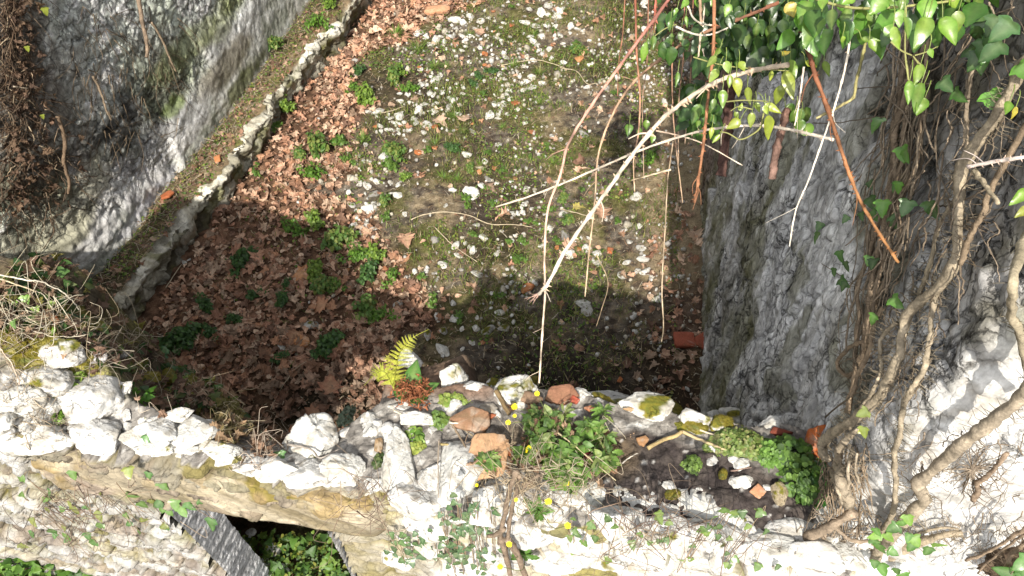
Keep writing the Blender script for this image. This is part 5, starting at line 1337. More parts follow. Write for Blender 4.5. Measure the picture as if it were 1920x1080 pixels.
cushion('small_fern', 'light green fern tip beside the tilted white stone', 'fern', 146, 722, 36, 40, 130, ((.20, .32, .05), (.26, .36, .07)), .03, 'lanceo', hgt=.8)
cushion('small_fern', 'bright green fern sprig low between white stones at the left', 'fern', 116, 782, 26, 30, 90, ((.16, .30, .03), (.2, .33, .05)), .026, 'lanceo', hgt=.8)
cushion('ivy_clump', 'small bright ivy leaves on the grey mortar behind the tilted white stone', 'ivy', 262, 748, 44, 30, 22, ((.09, .22, .03), (.14, .28, .04)), .036, 'ivy', m=M_IVY)
cushion('ivy_clump', 'pale green leaves above the dry weed heap', 'ivy', 345, 722, 44, 22, 12, ((.22, .28, .10), (.17, .22, .06)), .045, 'ivymild', m=M_IVY)
for k, (px, py, s, c, lab) in enumerate([(528, 855, .048, (.06, .17, .04), 'single green ivy leaf lying left of the big white block'), (282, 824, .036, (.05, .15, .04), 'single ivy leaf on the white stones under the dry weeds'), (248, 884, .045, (.20, .22, .04), 'olive ivy leaf on the lintel left end'), (192, 756, .034, (.10, .22, .03), 'small ivy leaf on the tilted white stone, upper of two'), (163, 768, .030, (.13, .25, .05), 'small ivy leaf on the tilted white stone, lower of two')]):
    P = on_wall(px, py) + np.array([0, 0, .035]); mb = MB()
    leaves(mb, 'ivy', [0, 0, 0], [.4, -.9, -.2], [.1, -.4, 1], s, c, .3, .2, .02, k, midrib=((.3, .4, .2), .4)); o = mb.build('ivy_leaf', M_IVY); o.location = tuple(P); tag(o, lab, 'leaf', 'single ivy leaves on the wall head')

# ---- hawkbit: rosettes, stalks and yellow flowers
def flower_head(P, s, nrm, seed):
    r = np.random.default_rng(seed); mb = MB(); n = 46
    nrm = unit(nrm); u = unit(np.cross(nrm, [0.3, .9, .1])); v = np.cross(nrm, u)
    a = np.arange(n) * 2.39996; q = np.sqrt((np.arange(n) + 4) / (n + 4))
    hd = u[None] * np.cos(a)[:, None] + v[None] * np.sin(a)[:, None] + nrm[None] * (1.1 - 1.0 * q)[:, None]
    nn = nrm[None] - (u[None] * np.cos(a)[:, None] + v[None] * np.sin(a)[:, None]) * .4
    c = mix((.80, .52, .02), (.88, .74, .03), q) * r.uniform(.9, 1.05, (n, 1))
    leaves(mb, 'strap', np.repeat(np.asarray(P)[None], n, 0), hd, nn, s * .5 * (.35 + .7 * q), c, .25, .1, 0, seed, width=.55)
    D, F = ico(1); mb.add(np.asarray(P) - nrm * s * .12 + D * s * .16, F, (.07, .12, .03))
    return mb
def hawkbit(label, bpx, n, wpx, hpx, flowers, seed, cols=((.11, .22, .035), (.16, .30, .045), (.07, .15, .03), (.22, .28, .08))):
    B = on_wall(*bpx); ps = px_size(B); t = thing('hawkbit', label, 'flowering plant', B); r = np.random.default_rng(seed)
    mb = MB(); ms = MB()
    nr = max(3, n // 13)
    for k in range(nr):
        c0 = B + np.array([r.normal(0, .34) * wpx * ps, r.normal(0, .34) * hpx * ps, 0]); c0[2] = tz(c0[0], c0[1]) + .01
        m = 26; a = r.uniform(0, 2 * PI, m); hgt = r.uniform(0, .07, m)
        st = c0 + np.array([r.normal(0, .012), r.normal(0, .012), .08 * r.uniform(.5, 1)])
        add_tube(ms, catmull([c0 - np.array([0, 0, .01]), (c0 + st) / 2 + r.normal(0, .006, 3), st], 3), [.0018, .0012], (.12, .13, .05), 4)
        pos = c0 + np.stack([np.cos(a) * .006, np.sin(a) * .006, hgt], 1)
        hd = np.stack([np.cos(a), np.sin(a), r.uniform(-.1, .7, m)], 1); nm = np.stack([-np.cos(a) * .3, -np.sin(a) * .3, np.ones(m)], 1) + r.normal(0, .25, (m, 3))
        leaves(mb, 'lance' if k % 2 else 'ovate', pos, hd, nm, r.uniform(.016, .046, m), np.array(cols)[r.integers(0, 4, m)] * r.uniform(.75, 1.3, (m, 1)), .5, .3, .05, seed + k, .05, midrib=((.2, .25, .12), .4))
    if n: part(mb, 'foliage', M_GREEN, t); part(ms, 'stem', M_GREEN, t)
    for i, (fx, fy, s, up) in enumerate(flowers):
        G = on_wall(fx, fy); F_ = onz(fx, fy, G[2] + up)
        root = B + np.array([r.normal(0, .02), r.normal(0, .02), 0])
        mb = MB(); mid = (root + F_) / 2 + np.array([r.normal(0, .015), r.normal(0, .015), .03])
        add_tube(mb, catmull([root, mid, F_], 7), [.0014, .001], (.16, .19, .06), 4); part(mb, 'flower_stalk', M_GREEN, t)
        part(flower_head(F_ + np.array([0, 0, .004]), s, np.array([r.normal(0, .2), -.5 + r.normal(0, .2), 1]), seed + i), 'flower_head', M_PETAL, t)
hawkbit('leafy hawkbit mass with the most yellow flowers in the middle of the wall head', (1045, 815), 320, 118, 100, [(1007, 739, .021, .12), (965, 764, .026, .09), (965, 781, .016, .08), (953, 793, .021, .09), (985, 846, .022, .06), (992, 841, .020, .07), (1004, 847, .016, .06)], 41)
hawkbit('lower rosettes of hawkbit with one yellow flower at the wall edge', (1055, 880), 170, 90, 50, [(1062, 907, .024, .06)], 42)
hawkbit('hawkbit with toothed leaf beside the dark soil bed', (1135, 880), 52, 40, 34, [], 43)
hawkbit('thin-stalked hawkbit with two small yellow flowers over the white stone', (915, 880), 26, 10, 10, [(878, 889, .014, .05), (894, 911, .014, .05)], 44)
def hawkbit_face(label, bpx, flowers, seed):
    B = ony(*bpx, YO - .04); t = thing('hawkbit', label, 'flowering plant', B); r = np.random.default_rng(seed); mb = MB(); m = 30; a = r.uniform(0, 2 * PI, m)
    leaves(mb, 'lance', np.repeat(B[None], m, 0), np.stack([np.cos(a), -.5 + 0 * a, np.sin(a)], 1), np.stack([0 * a, -1 + 0 * a, .6 + 0 * a], 1) + r.normal(0, .3, (m, 3)), r.uniform(.02, .06, m), np.array((.08, .17, .03)) * r.uniform(.7, 1.3, (m, 1)), .4, .2, .03, seed); part(mb, 'foliage', M_GREEN, t)
    for i, (fx, fy, s) in enumerate(flowers):
        F_ = ony(fx, fy, YO - .13); mb = MB(); add_tube(mb, catmull([B, (B + F_) / 2 + np.array([r.normal(0, .02), -.03, r.normal(0, .02)]), F_], 7), [.0014, .001], (.16, .19, .06), 4); part(mb, 'flower_stalk', M_GREEN, t)
        part(flower_head(F_, s, np.array([r.normal(0, .2), -.8, .8]), seed + i), 'flower_head', M_PETAL, t)
hawkbit_face('hawkbit with three yellow flowers hanging down the white wall face', (1010, 955), [(1028, 940, .021), (1065, 985, .022), (968, 937, .013)], 51)
hawkbit_face('hawkbit with two yellow flowers at the foot of the brown dead root', (985, 1040), [(955, 1020, .021), (938, 1062, .024)], 52)
# dark red dead leaves inside the mass
mb = MB(); P = on_wall(1072, 850); r = np.random.default_rng(5); n = 46
leaves(mb, 'lance', r.normal(0, .018, (n, 3)) * np.array([1.0, 1.2, .3]) + np.array([0, 0, .03]), r.normal(size=(n, 3)) + np.array([.2, -.8, 0]), r.normal(0, .5, (n, 3)) + np.array([0, -.4, 1]), r.uniform(.03, .06, n), np.array((.16, .025, .03)) * r.uniform(.5, 1.3, (n, 1)), .6, .4, .06, 8)
o = mb.build('withered_dock', M_LITTER); o.location = tuple(P); tag(o, 'dark red withered leaves inside the hawkbit mass', 'plant')

# ---- tiles and bricks on the wall head
def slab(name, label, cat, px, py, w, h, rz_, col, seed, thick=.2, curve=.1, n=5, up=.012, tilt=(0, 0), group='tile pieces on the wall head'):
    P = on_wall(px, py); ps = px_size(P)
    o = shard_mesh(seed, col, thick, curve, n).build(name, M_CLAY); s = max(w, h) * ps
    o.scale = (w * ps * 1.08, h * ps * 1.05, s * .8); o.rotation_euler = (tilt[0], tilt[1], rz_); o.location = (P[0], P[1], P[2] + up); tag(o, label, cat, group); return o
slab('roof_tile', 'brown curved roof tile piece left of the hawkbit mass', 'tile', 885, 800, 70, 50, -.2, (.30, .17, .10), 831, .18, .35, 6, .04, (.1, -.1))
slab('roof_tile', 'large tan-orange tile piece lying in front of the brown one', 'tile', 914, 862, 74, 104, .15, (.46, .28, .16), 832, .14, .2, 6, .045, (.15, .1))
slab('roof_tile', 'brown tile standing behind the hawkbit at the inner edge', 'tile', 1055, 747, 62, 44, .1, (.26, .13, .08), 833, .3, .1, 5, .02, (.3, 0))
slab('roof_tile', 'brown stony tile under the first yellow flower', 'tile', 990, 752, 62, 26, .15, (.27, .18, .12), 834, .3, 0, 5, .02, (.2, 0))
slab('tile_shard', 'small orange tile chip at the right edge of the hawkbit', 'tile', 1110, 772, 30, 12, .1, (.48, .20, .11), 835, .3, 0, 4, .02)
slab('tile_shard', 'red tile chip behind the hawkbit, beside the pale lichen stone', 'tile', 1077, 758, 20, 18, .5, (.42, .10, .06), 836, .4, 0, 4, .03)
slab('tile_shard', 'red-orange tile piece half under the large tan tile', 'tile', 945, 848, 36, 26, .4, (.40, .13, .06), 837, .3, 0, 5, .004)
slab('tile_shard', 'red tile chip behind the brown curved tile', 'tile', 918, 787, 24, 14, .2, (.42, .13, .06), 838, .3, 0, 4, .02)
slab('tile_shard', 'tan-brown tile chip on the dark soil beside the forked twig', 'tile', 1203, 829, 24, 20, .3, (.36, .20, .10), 839, .35, 0, 5, .01)
slab('tile_shard', 'flat pale tan chip near the mossy white stone', 'tile', 1178, 771, 20, 9, 0, (.45, .30, .17), 840, .3, 0, 4, .015)
slab('tile_shard', 'clean orange rectangular tile piece at the lower wall edge', 'tile', 1416, 926, 32, 32, .12, (.55, .27, .15), 841, .16, 0, 4, .02)
slab('brick', 'dark red brick half sunk behind the chickweed at the inner edge', 'brick', 1462, 814, 50, 18, .05, (.20, .055, .035), 842, .6, 0, 4, .0)
slab('roof_tile', 'bright red-orange roof tile stuck under the thick pale root', 'tile', 1530, 836, 62, 70, .1, (.44, .12, .035), 843, .3, .5, 5, .02, (.5, -.2))
slab('tile_shard', 'brown tile chip among the tall white stones', 'tile', 711, 840, 16, 34, .2, (.33, .22, .12), 844, .3, .2, 5, .01)
slab('flat_stone', 'grey-brown flat stone beside the brown stick on the wall head', 'stone', 916, 770, 32, 24, .2, (.30, .27, .23), 845, .4, 0, 6, .01, group=None)
rock_obj('mossy_stone', M_STONE, None, on_wall(1458, 930) + np.array([0, 0, .01]), (.05, .08, .05), 846, (.30, .25, .17), .22, .2); tag(bpy.data.objects['mossy_stone.001'] if 'mossy_stone.001' in bpy.data.objects else bpy.data.objects['mossy_stone'], 'brown-ochre mossy stone at the lower wall edge under the pennywort', 'stone')

# ---- twigs on the wall head
def twig(name, label, cat, pts, wpx, col, fn=None, up=.02, tip=.5, seg=7, rough=.10, jit=.0015, seed=0, group=None, m=None, mb=None, per=6):
    fn = fn or on_wall
    C = px_line(pts, fn, per, jit, seed, up)
    ps = px_size(C[len(C) // 2])
    own = mb is None
    mb = mb or MB()
    add_tube(mb, C, [wpx * ps / 2, wpx * ps / 2 * tip], col, seg, rough, seed, .2)
    if own:
        b = C[0]; o = mb.build(name, m or M_TWIG); o.location = (0, 0, 0)
        return tag(o, label, cat, group)
    return C
TW = 'dry twigs on the wall head'
twig('twig', 'thick straw-coloured twig forming the left arm of a fork on the dark soil', 'twig', [(1213, 846), (1240, 832), (1262, 824), (1277, 814)], 8, (.36, .27, .13), group=TW, tip=.9, seed=1)
twig('twig', 'long straw-coloured twig forming the right arm of a fork on the dark soil', 'twig', [(1277, 814), (1305, 828), (1340, 842), (1378, 858)], 7, (.38, .30, .17), group=TW, seed=2)
twig('twig', 'pale twig above the fork, running into the chickweed', 'twig', [(1280, 797), (1310, 810), (1352, 826)], 5, (.50, .43, .32), group=TW, seed=3)
twig('twig', 'thin bent white twig on the dark soil left of the fork', 'twig', [(1165, 874), (1178, 862), (1194, 853)], 3, (.5, .46, .4), group=TW, seed=4)
twig('twig', 'thin dark twig lying from the soil to the orange rectangular tile', 'twig', [(1368, 888), (1390, 884), (1408, 880)], 4, (.22, .15, .12), group=TW, seed=5)
twig('stick', 'brown-olive stick leaning beside the flat grey stone', 'stick', [(930, 742), (940, 762), (955, 788)], 10, (.20, .14, .07), up=.035, group=TW, tip=.8, seed=6)
twig('twig', 'long thin brown stem crossing the tan tile towards the wall face', 'twig', [(845, 802), (880, 822), (925, 850), (960, 880), (1010, 930)], 3.2, (.25, .20, .13), up=.045, group=TW, seed=7)
twig('twig', 'pale stem lying across the brown curved tile', 'twig', [(846, 806), (880, 808), (910, 803)], 4, (.55, .48, .38), up=.055, group=TW, seed=8)
twig('twig', 'dark stem bending down past the two small yellow flowers', 'twig', [(848, 806), (868, 840), (890, 885), (910, 925)], 5, (.20, .15, .10), up=.05, group=TW, seed=9)
twig('twig', 'straw stem from the hawkbit to the lower wall edge on its right', 'twig', [(1035, 822), (1085, 860), (1120, 890), (1150, 915)], 3.5, (.45, .38, .24), up=.07, group=TW, seed=10)
twig('twig', 'yellowish stem under the tan tile', 'twig', [(824, 840), (850, 843), (885, 840)], 5, (.34, .27, .12), up=.03, group=TW, seed=11)
twig('twig', 'pale crooked twig across the big white block', 'twig', [(545, 846), (570, 850), (590, 856), (606, 871), (640, 855)], 5, (.26, .23, .20), up=.05, group=TW, seed=12)
twig('twig', 'thin upright stem in front of the triangular white stone', 'twig', [(825, 836), (822, 870), (821, 905), (821, 945)], 3, (.32, .26, .2), up=.05, group=TW, seed=13)
twig('twig', 'straw stem on grit beside the tall white stone', 'twig', [(740, 776), (760, 790), (782, 806)], 3.5, (.5, .44, .33), up=.03, group=TW, seed=14)

# brown dead root standing in front of the face
def dead_root():
    B = ony(942, 1015, YO - .05); t = thing('dead_root', 'brown woody dead root and stems below the hawkbit on the wall face', 'root', B)
    fn = lambda x, y: ony(x, y, YO - .07)
    mb = MB()
    for i, (pts, w) in enumerate([([(968, 885), (958, 915), (950, 950), (942, 985), (936, 1020)], 12), ([(975, 890), (968, 930), (958, 970), (952, 1015)], 10), ([(1010, 890), (985, 915), (965, 945), (955, 985)], 7), ([(945, 990), (930, 1000), (915, 1005)], 10), ([(952, 1010), (970, 1040), (985, 1080)], 14), ([(940, 1010), (950, 1045), (960, 1085)], 13)]):
        C = px_line(pts, fn, 6, .002, i); add_tube(mb, C, [w * px_size(C[0]) / 2, w * px_size(C[0]) / 2 * .8], (.22, .165, .12), 8, .22, i)
    part(mb, 'trunk', M_BARK, t)
    mb = MB(); r = np.random.default_rng(9)
    for i in range(40):
        p = fn(r.normal(965, 22), r.normal(905, 14)); d = r.normal(0, .03, 3); add_tube(mb, catmull([p, p + d, p + d * 1.8 + r.normal(0, .01, 3)], 3), [.0012, .0006], (.34, .27, .18), 4)
    part(mb, 'rootlets', M_TWIG, t)['kind'] = 'stuff'
dead_root()

# ---- dry weed heap and tangles
def tangle(name, label, cat, cx, cy, wx, wy, n, ln, cols, rad, up, seed, fn=None, leafn=0, leafcol=(.24, .15, .10), kind=None, droop=0, hmin=0.0):
    fn = fn or on_wall; r = np.random.default_rng(seed); mb = MB(); ml = MB()
    c0 = fn(cx, cy)
    for i in range(n):
        p = fn(cx + r.normal(0, .45) * wx, cy + r.normal(0, .45) * wy) + np.array([0, 0, hmin + abs(r.normal(0, up))])
        a = r.uniform(0, 2 * PI); d = np.array([math.cos(a), math.sin(a), r.normal(0, .3)]) * ln * r.uniform(.4, 1.4)
        k = r.normal(0, .35, (3, 3)) * ln
        Q = [p, p + d * .35 + k[0], p + d * .7 + k[1] + np.array([0, 0, -droop * .3]), p + d + k[2] + np.array([0, 0, -droop])]
        add_tube(mb, catmull(Q, 4), [rad * r.uniform(.6, 1.5), rad * .5], np.array(cols[r.integers(0, len(cols))]) * r.uniform(.7, 1.15), 4, 0, 0, 0)
    o = mb.build(name, M_TWIG)
    if leafn:
        p = np.array([fn(cx + r.normal(0, .42) * wx, cy + r.normal(0, .42) * wy) for _ in range(leafn)]) + np.stack([0 * np.arange(leafn), 0 * np.arange(leafn), hmin + np.abs(r.normal(0, up * .8, leafn))], 1)
        lc = np.atleast_2d(leafcol)
        leaves(ml, 'plane', p, r.normal(size=(leafn, 3)), r.normal(0, .6, (leafn, 3)) + np.array([0, -.2, 1]), r.uniform(.02, .05, leafn), lc[r.integers(0, len(lc), leafn)] * r.uniform(.6, 1.3, (leafn, 1)), .6, .4, .12, seed)
        lo = ml.build('dead_leaves', M_LITTER, o, smooth=False)
    tag(o, label, cat, kind=kind or 'stuff')
    return o
tangle('dry_weeds', 'heap of dry brown weeds with curled leaves on the wall head beside the grey mortar', 'dead weeds', 355, 752, 70, 30, 110, .07, ((.40, .32, .22), (.28, .2, .13), (.5, .42, .32)), .0012, .03, 61, leafn=170, leafcol=((.26, .16, .11), (.36, .24, .17), (.16, .10, .07)))
tangle('dry_weeds', 'olive dry weed tuft hanging left of the notch in the wall head', 'dead weeds', 428, 798, 32, 50, 120, .05, ((.34, .30, .15), (.25, .2, .10), (.45, .38, .25)), .0011, .03, 62, leafn=130, leafcol=((.20, .18, .06), (.26, .2, .09), (.30, .2, .12)))
tangle('weed_tangle', 'matted grey-brown dry stems in the notch beside the big white block', 'dead weeds', 490, 838, 60, 40, 70, .07, ((.40, .33, .26), (.28, .22, .17)), .0012, .02, 63, leafn=30)
tangle('weed_tangle', 'fine pale stems drooping between the leftmost white stones', 'dead weeds', 60, 760, 26, 60, 60, .09, ((.42, .35, .26), (.3, .24, .17)), .0013, .04, 64)
tangle('weed_tangle', 'grey dry stems under the bright small ferns at the left', 'dead weeds', 122, 800, 50, 44, 90, .05, ((.38, .33, .27), (.26, .2, .15)), .0010, .02, 65)
tangle('weed_tangle', 'dead stems threaded through the hawkbit mass', 'dead weeds', 1040, 860, 150, 80, 70, .07, ((.38, .30, .20), (.25, .18, .12), (.5, .44, .32)), .0010, .05, 66, leafn=90, leafcol=((.22, .13, .08), (.30, .2, .13)))
tangle('weed_tangle', 'dead stems and rootlets below the hawkbit on the white face', 'dead weeds', 1010, 930, 120, 60, 110, .06, ((.36, .3, .22), (.25, .2, .14)), .0010, .03, 67, fn=lambda x, y: ony(x, y, YO - .06))

# ---- the mossy corner at the left
def moss_mesh(seed):
    r = np.random.default_rng(seed); mb = MB(); D, F = ico(3); keep = D[:, 2] > -.3
    V = D * np.array([.5, .5, .34]) * (1 + .25 * fbm(D * 2.3 + seed, 4, seed))[:, None]
    g = mix((.15, .13, .018), (.25, .21, .03), sstep(-.3, .3, fbm(D * 5, 3, seed + 1))); g = mix(g, (.14, .15, .03), sstep(.1, .4, fbm(D * 2, 3, seed + 2)))
    mb.add(V, F, g)
    n = 1500; d = rdir(n, r, -.1, 1); i = np.array([np.argmax(D @ q) for q in d]); p = V[i] + r.normal(0, .012, (n, 3)); nm = unit(p)
    leaves(mb, 'strap', p * .97, nm + r.normal(0, .5, (n, 3)), r.normal(size=(n, 3)), r.uniform(.03, .075, n), g[i] * r.uniform(.7, 1.35, (n, 1)), .3, 0, 0, seed)
    return mb.mesh('moss_cushion', M_GREEN)
mosses = [moss_mesh(1100 + i) for i in range(4)]
for k, (px, py, w, h, lab) in enumerate([(75, 622, 120, 60, 'large olive moss cushion under the pale dry stems at the mossy corner'), (55, 672, 80, 50, 'moss cushion left of the mossy white stone at the corner'), (150, 668, 60, 40, 'bright moss on top of the mossy white stone at the corner'), (20, 640, 70, 50, 'moss cushion at the outer side of the mossy corner'), (175, 685, 34, 24, 'small yellow-green moss tuft beside the dark hollow'), (75, 705, 50, 30, 'moss cushion behind the leftmost white stones'), (310, 706, 46, 36, 'shaded ochre moss on the low step behind the wall'), (270, 712, 60, 34, 'dark moss on the low step behind the wall'), (115, 700, 36, 26, 'moss tuft touching the upper end of the white rugged stone'),
     (1300, 800, 50, 34, 'thick golden moss cushion between white stones at the inner edge'), (1262, 772, 44, 34, 'golden moss on the end of the large mossy white stone'), (1352, 796, 44, 34, 'round golden moss cushion next to the chickweed'), (1185, 762, 40, 18, 'flat moss strip behind the pale tan chip'), (1130, 752, 46, 20, 'flat moss along the long white edge stone'), (985, 718, 50, 28, 'yellow-green moss crowning the stone at the inner edge'), (924, 724, 22, 20, 'small moss-covered stone beside the white rubble'), (1354, 892, 16, 24, 'little moss tuft on the big flat white stone'), (1260, 930, 30, 22, 'ochre moss at the lower rim of the dark soil')]):
    P = on_wall(px, py); ps = px_size(P); o = link_mesh('moss_cushion', mosses[k % 4]); o.scale = (w * ps, h * ps * .95, min(w, h) * ps * .9); o.rotation_euler = (0, 0, (k * .7) % 1 - .5)
    o.location = (P[0], P[1], P[2] + (.0 if k < 9 else .012)); tag(o, lab, 'moss', 'moss cushions on the wall')
rock_obj('mossy_rock', M_STONE, None, on_wall(128, 672) + np.array([0, 0, .03]), (.13, .10, .10), 641, np.array(WHITE) * .85, .2, .3); tag(bpy.data.objects['mossy_rock'], 'white rock under moss in the middle of the mossy corner', 'rock')
rock_obj('grey_rock', M_STONE, None, on_wall(180, 672) + np.array([0, 0, .01]), (.07, .05, .06), 642, (.42, .40, .40), .1, .3); tag(bpy.data.objects['grey_rock'], 'small grey rock at the inner end of the mossy corner', 'rock')
rock_obj('grey_rock', M_STONE, None, on_wall(205, 655) + np.array([0, 0, -.05]), (.08, .06, .06), 643, (.30, .29, .27), .2, .3); tag(bpy.data.objects['grey_rock.001'], 'darker grey rock below the thick broken stick', 'rock')
slab('tile_shard', 'red-orange tile chip in the moss under the pale stems', 'tile', 107, 608, 34, 16, -.3, (.40, .13, .05), 851, .3, 0, 5, .03)
c8 = lambda pts: [(x / 4.8, y / 4.8 + 520) for x, y in pts]
ST = 'dry stems over the mossy corner'
for k, (pts, w, col, lab, up) in enumerate([
 ([(-60, 120), (0, 145), (230, 215), (440, 260), (560, 275), (700, 350), (800, 430), (880, 520)], 3.6, (.52, .47, .38), 'longest pale stem arching over the mossy corner', .14),
 ([(-60, 130), (0, 150), (250, 230), (480, 310)], 3.8, (.46, .38, .25), 'thick tan stem just below the longest pale one', .12),
 ([(430, 260), (520, 310), (580, 400), (615, 490), (635, 640), (620, 760), (598, 870)], 2.0, (.50, .44, .34), 'stem bending down in a wide curve over the mossy rock', .10),
 ([(-40, 460), (0, 470), (180, 520), (330, 560), (460, 600), (640, 640), (860, 620)], 2.4, (.52, .46, .36), 'wavy stem running across the moss to the dark hollow', .07),
 ([(60, 380), (100, 400), (200, 520), (290, 590)], 2.0, (.46, .40, .30), 'short stem crossing the wavy one', .08), ([(195, 480), (220, 560), (250, 650), (265, 690)], 2.0, (.44, .36, .27), 'short steep stem beside the moss', .07),
 ([(780, 650), (900, 680), (1000, 700), (1130, 720), (1150, 690), (1185, 630)], 2.2, (.48, .42, .34), 'stem reaching over the dark hollow towards the floor', .05),
 ([(1118, 842), (1160, 800), (1200, 755), (1262, 708)], 4.0, (.36, .27, .19), 'thick broken brown stick over the dark hollow', .08), ([(940, 742), (1020, 742), (1120, 755)], 4.2, (.30, .24, .16), 'level grey-brown stick in the dark hollow', .03),
 ([(-20, 735), (40, 735), (110, 752), (190, 850), (250, 950), (290, 1080)], 3.0, (.46, .36, .27), 'reddish stem falling over the leftmost white stone', .08), ([(0, 800), (60, 770), (110, 752)], 2.6, (.46, .36, .27), 'stem joining the reddish falling one', .07),
 ([(200, 490), (300, 455), (370, 510), (420, 525)], 2.2, (.50, .42, .32), 'kinked stem lying on the large moss cushion', .07), ([(350, 565), (450, 555), (560, 520), (700, 500)], 1.8, (.50, .44, .36), 'faint stem above the mossy rock', .07), ([(300, 900), (360, 850), (440, 825), (520, 845)], 1.8, (.44, .38, .3), 'arched stem behind the rugged white stone', .06),
 ([(700, 420), (800, 520), (900, 600), (980, 640), (1100, 700)], 1.5, (.44, .38, .3), 'thin stem sloping down behind the long pale one', .05), ([(250, 320), (330, 370), (420, 400), (500, 450)], 1.8, (.46, .4, .3), 'stem under the thick tan one', .08), ([(160, 300), (60, 380), (-40, 420)], 1.8, (.46, .4, .3), 'stem leaving the corner to the outer side', .08)]):
    twig('dry_twig', lab, 'dry twig', c8(pts), w, col, up=up, group=ST, seed=70 + k, jit=.003, tip=.6)
tangle('twig_tangle', 'matted fine dry stems and leaves over the mossy corner', 'dead weeds', 70, 620, 110, 90, 140, .13, ((.46, .40, .29), (.36, .29, .19), (.52, .47, .36), (.24, .18, .12)), .0012, .06, 68, leafn=60, leafcol=((.30, .2, .13), (.22, .15, .1)), kind='stuff')
tangle('twig_tangle', 'fine dark stems in the hollow behind the wall head', 'dead weeds', 225, 672, 90, 50, 120, .10, ((.30, .25, .18), (.18, .14, .10), (.38, .33, .25)), .0010, .05, 69, leafn=40, leafcol=((.10, .07, .05), (.16, .1, .07)), kind='stuff')
def ivy_scatter(name, label, pts, fn, size, cols, seed, up=.03, stems=True, kind='ivy', nrm=(0, -.4, 1)):
    r = np.random.default_rng(seed); b = fn(*pts[0]); t = thing(name, label, 'ivy', b); q = []
    for i, (x, y) in enumerate(pts):
        P = fn(x, y) + np.array([0, 0, up * r.uniform(.3, 1.2)]); q.append(P); mb = MB()
        leaves(mb, kind, P, [r.normal(0, .6), -.7, r.normal(-.3, .3)], np.asarray(nrm) + r.normal(0, .3, 3), size * r.uniform(.75, 1.3), np.array(cols[i % len(cols)]) * r.uniform(.85, 1.15), .3, .2, .03, seed + i, .04, midrib=((.3, .38, .2), .3))
        part(mb, 'leaf', M_IVY, t)
    if stems and len(q) > 2:
        q = np.array(q); q = q[np.argsort(q[:, 0])]; mb = MB(); add_tube(mb, catmull(q - np.array([0, 0, .02]), 5) + r.normal(0, .002, (len(catmull(q, 5)), 3)), [.0016, .0010], (.24, .18, .12), 5); part(mb, 'stem', M_TWIG, t)
    return t
ivy_scatter('ivy', 'bright ivy leaves scattered over the mossy corner stems', [(140, 601), (175, 627), (208, 637), (42, 580), (85, 597), (35, 547), (70, 582), (10, 528), (8, 545), (125, 641), (120, 590), (178, 610), (240, 672), (28, 556), (50, 628)], on_wall, .036, ((.16, .30, .04), (.22, .34, .05), (.12, .24, .05)), 91, .09)
ivy_scatter('ivy', 'shaded dark ivy leaves on the low step behind the wall', [(290, 676), (310, 672), (325, 690), (300, 700), (280, 735), (345, 690), (255, 690), (235, 700), (330, 712), (365, 700), (318, 660)], on_wall, .06, ((.05, .13, .06), (.035, .10, .04)), 92, .04)
# left face: ivy runners and leaves; ivy patch; plants at the foot and in the doorway
face = lambda x, y: ony(x, y, YO - .045)
r_ = np.random.default_rng(95)
ivy_scatter('ivy', 'sparse ivy runner with dark leaves over the thin slabs left of the doorway', [(r_.uniform(10, 330), r_.uniform(880, 1030)) for _ in range(34)], face, .040, ((.05, .13, .03), (.09, .17, .035), (.16, .17, .04)), 93, .01, nrm=(0, -1, .7))
ivy_scatter('ivy', 'dark small-leaved ivy patch on the white face below the tan tile', [(870 + r_.normal(0, 26), 1010 + r_.normal(0, 34)) for _ in range(96)], face, .024, ((.035, .085, .035), (.05, .10, .04), (.08, .12, .06)), 94, .02, nrm=(0, -1, .8))
ivy_scatter('ivy', 'dark ivy trail at the joint right of the doorway', [(790 + r_.normal(0, 26), 1025 + r_.normal(0, 18)) for _ in range(36)], face, .030, ((.04, .09, .04), (.06, .12, .04)), 96, .02, nrm=(0, -1, .8))
ivy_scatter('ivy', 'thin ivy with small olive leaves on the white face at the right', [(r_.uniform(1060, 1470), r_.uniform(955, 1070)) for _ in range(46)], face, .026, ((.08, .15, .03), (.13, .19, .04), (.05, .10, .03)), 97, .02, nrm=(0, -1, .8))
ivy_scatter('ivy', 'dark ivy leaves hanging at the upper corner of the doorway', [(308, 945), (330, 938), (352, 945), (318, 958), (400, 975), (340, 952), (372, 940), (310, 952)], face, .05, ((.06, .14, .04), (.1, .2, .04)), 98, .02, nrm=(0, -1, .8))
for k, (cx, cy, wx, wy, n, sd_, lab) in enumerate([(160, 950, 150, 70, 80, 71, 'thin brown runners clinging to the slabs left of the doorway'), (690, 940, 60, 50, 34, 72, 'fine brown rootlets over the beige stones right of the lintel'), (1250, 1000, 200, 60, 50, 73, 'fine dark runners over the white face at the right')]):
    tangle('ivy_runners', lab, 'ivy stems', cx, cy, wx, wy, n, .12, ((.20, .14, .10), (.30, .23, .16), (.14, .10, .08)), .0012, .0, sd_, fn=lambda x, y: ony(x, y, YO - .055))
grnd = lambda z: (lambda x, y: onz(x, y, z))
def low_plants(name, label, region, n, z, cols, size, seed, kind='round'):
    r = np.random.default_rng(seed); mb = MB(); x0, y0, x1, y1 = region
    P = np.array([onz(r.uniform(x0, x1), r.uniform(y0, y1), z) for _ in range(n)]); P[:, 2] += r.uniform(0, .10, n)
    a = r.uniform(0, 2 * PI, n)
    leaves(mb, kind, P, np.stack([np.cos(a), np.sin(a), r.normal(0, .2, n)], 1), r.normal(0, .35, (n, 3)) + np.array([0, -.2, 1]), size * r.uniform(.6, 1.3, n), np.array(cols)[r.integers(0, len(cols), n)] * r.uniform(.7, 1.2, (n, 1)), .3, .2, .03, seed)
    return tag(mb.build(name, M_GREEN), label, kind='stuff')
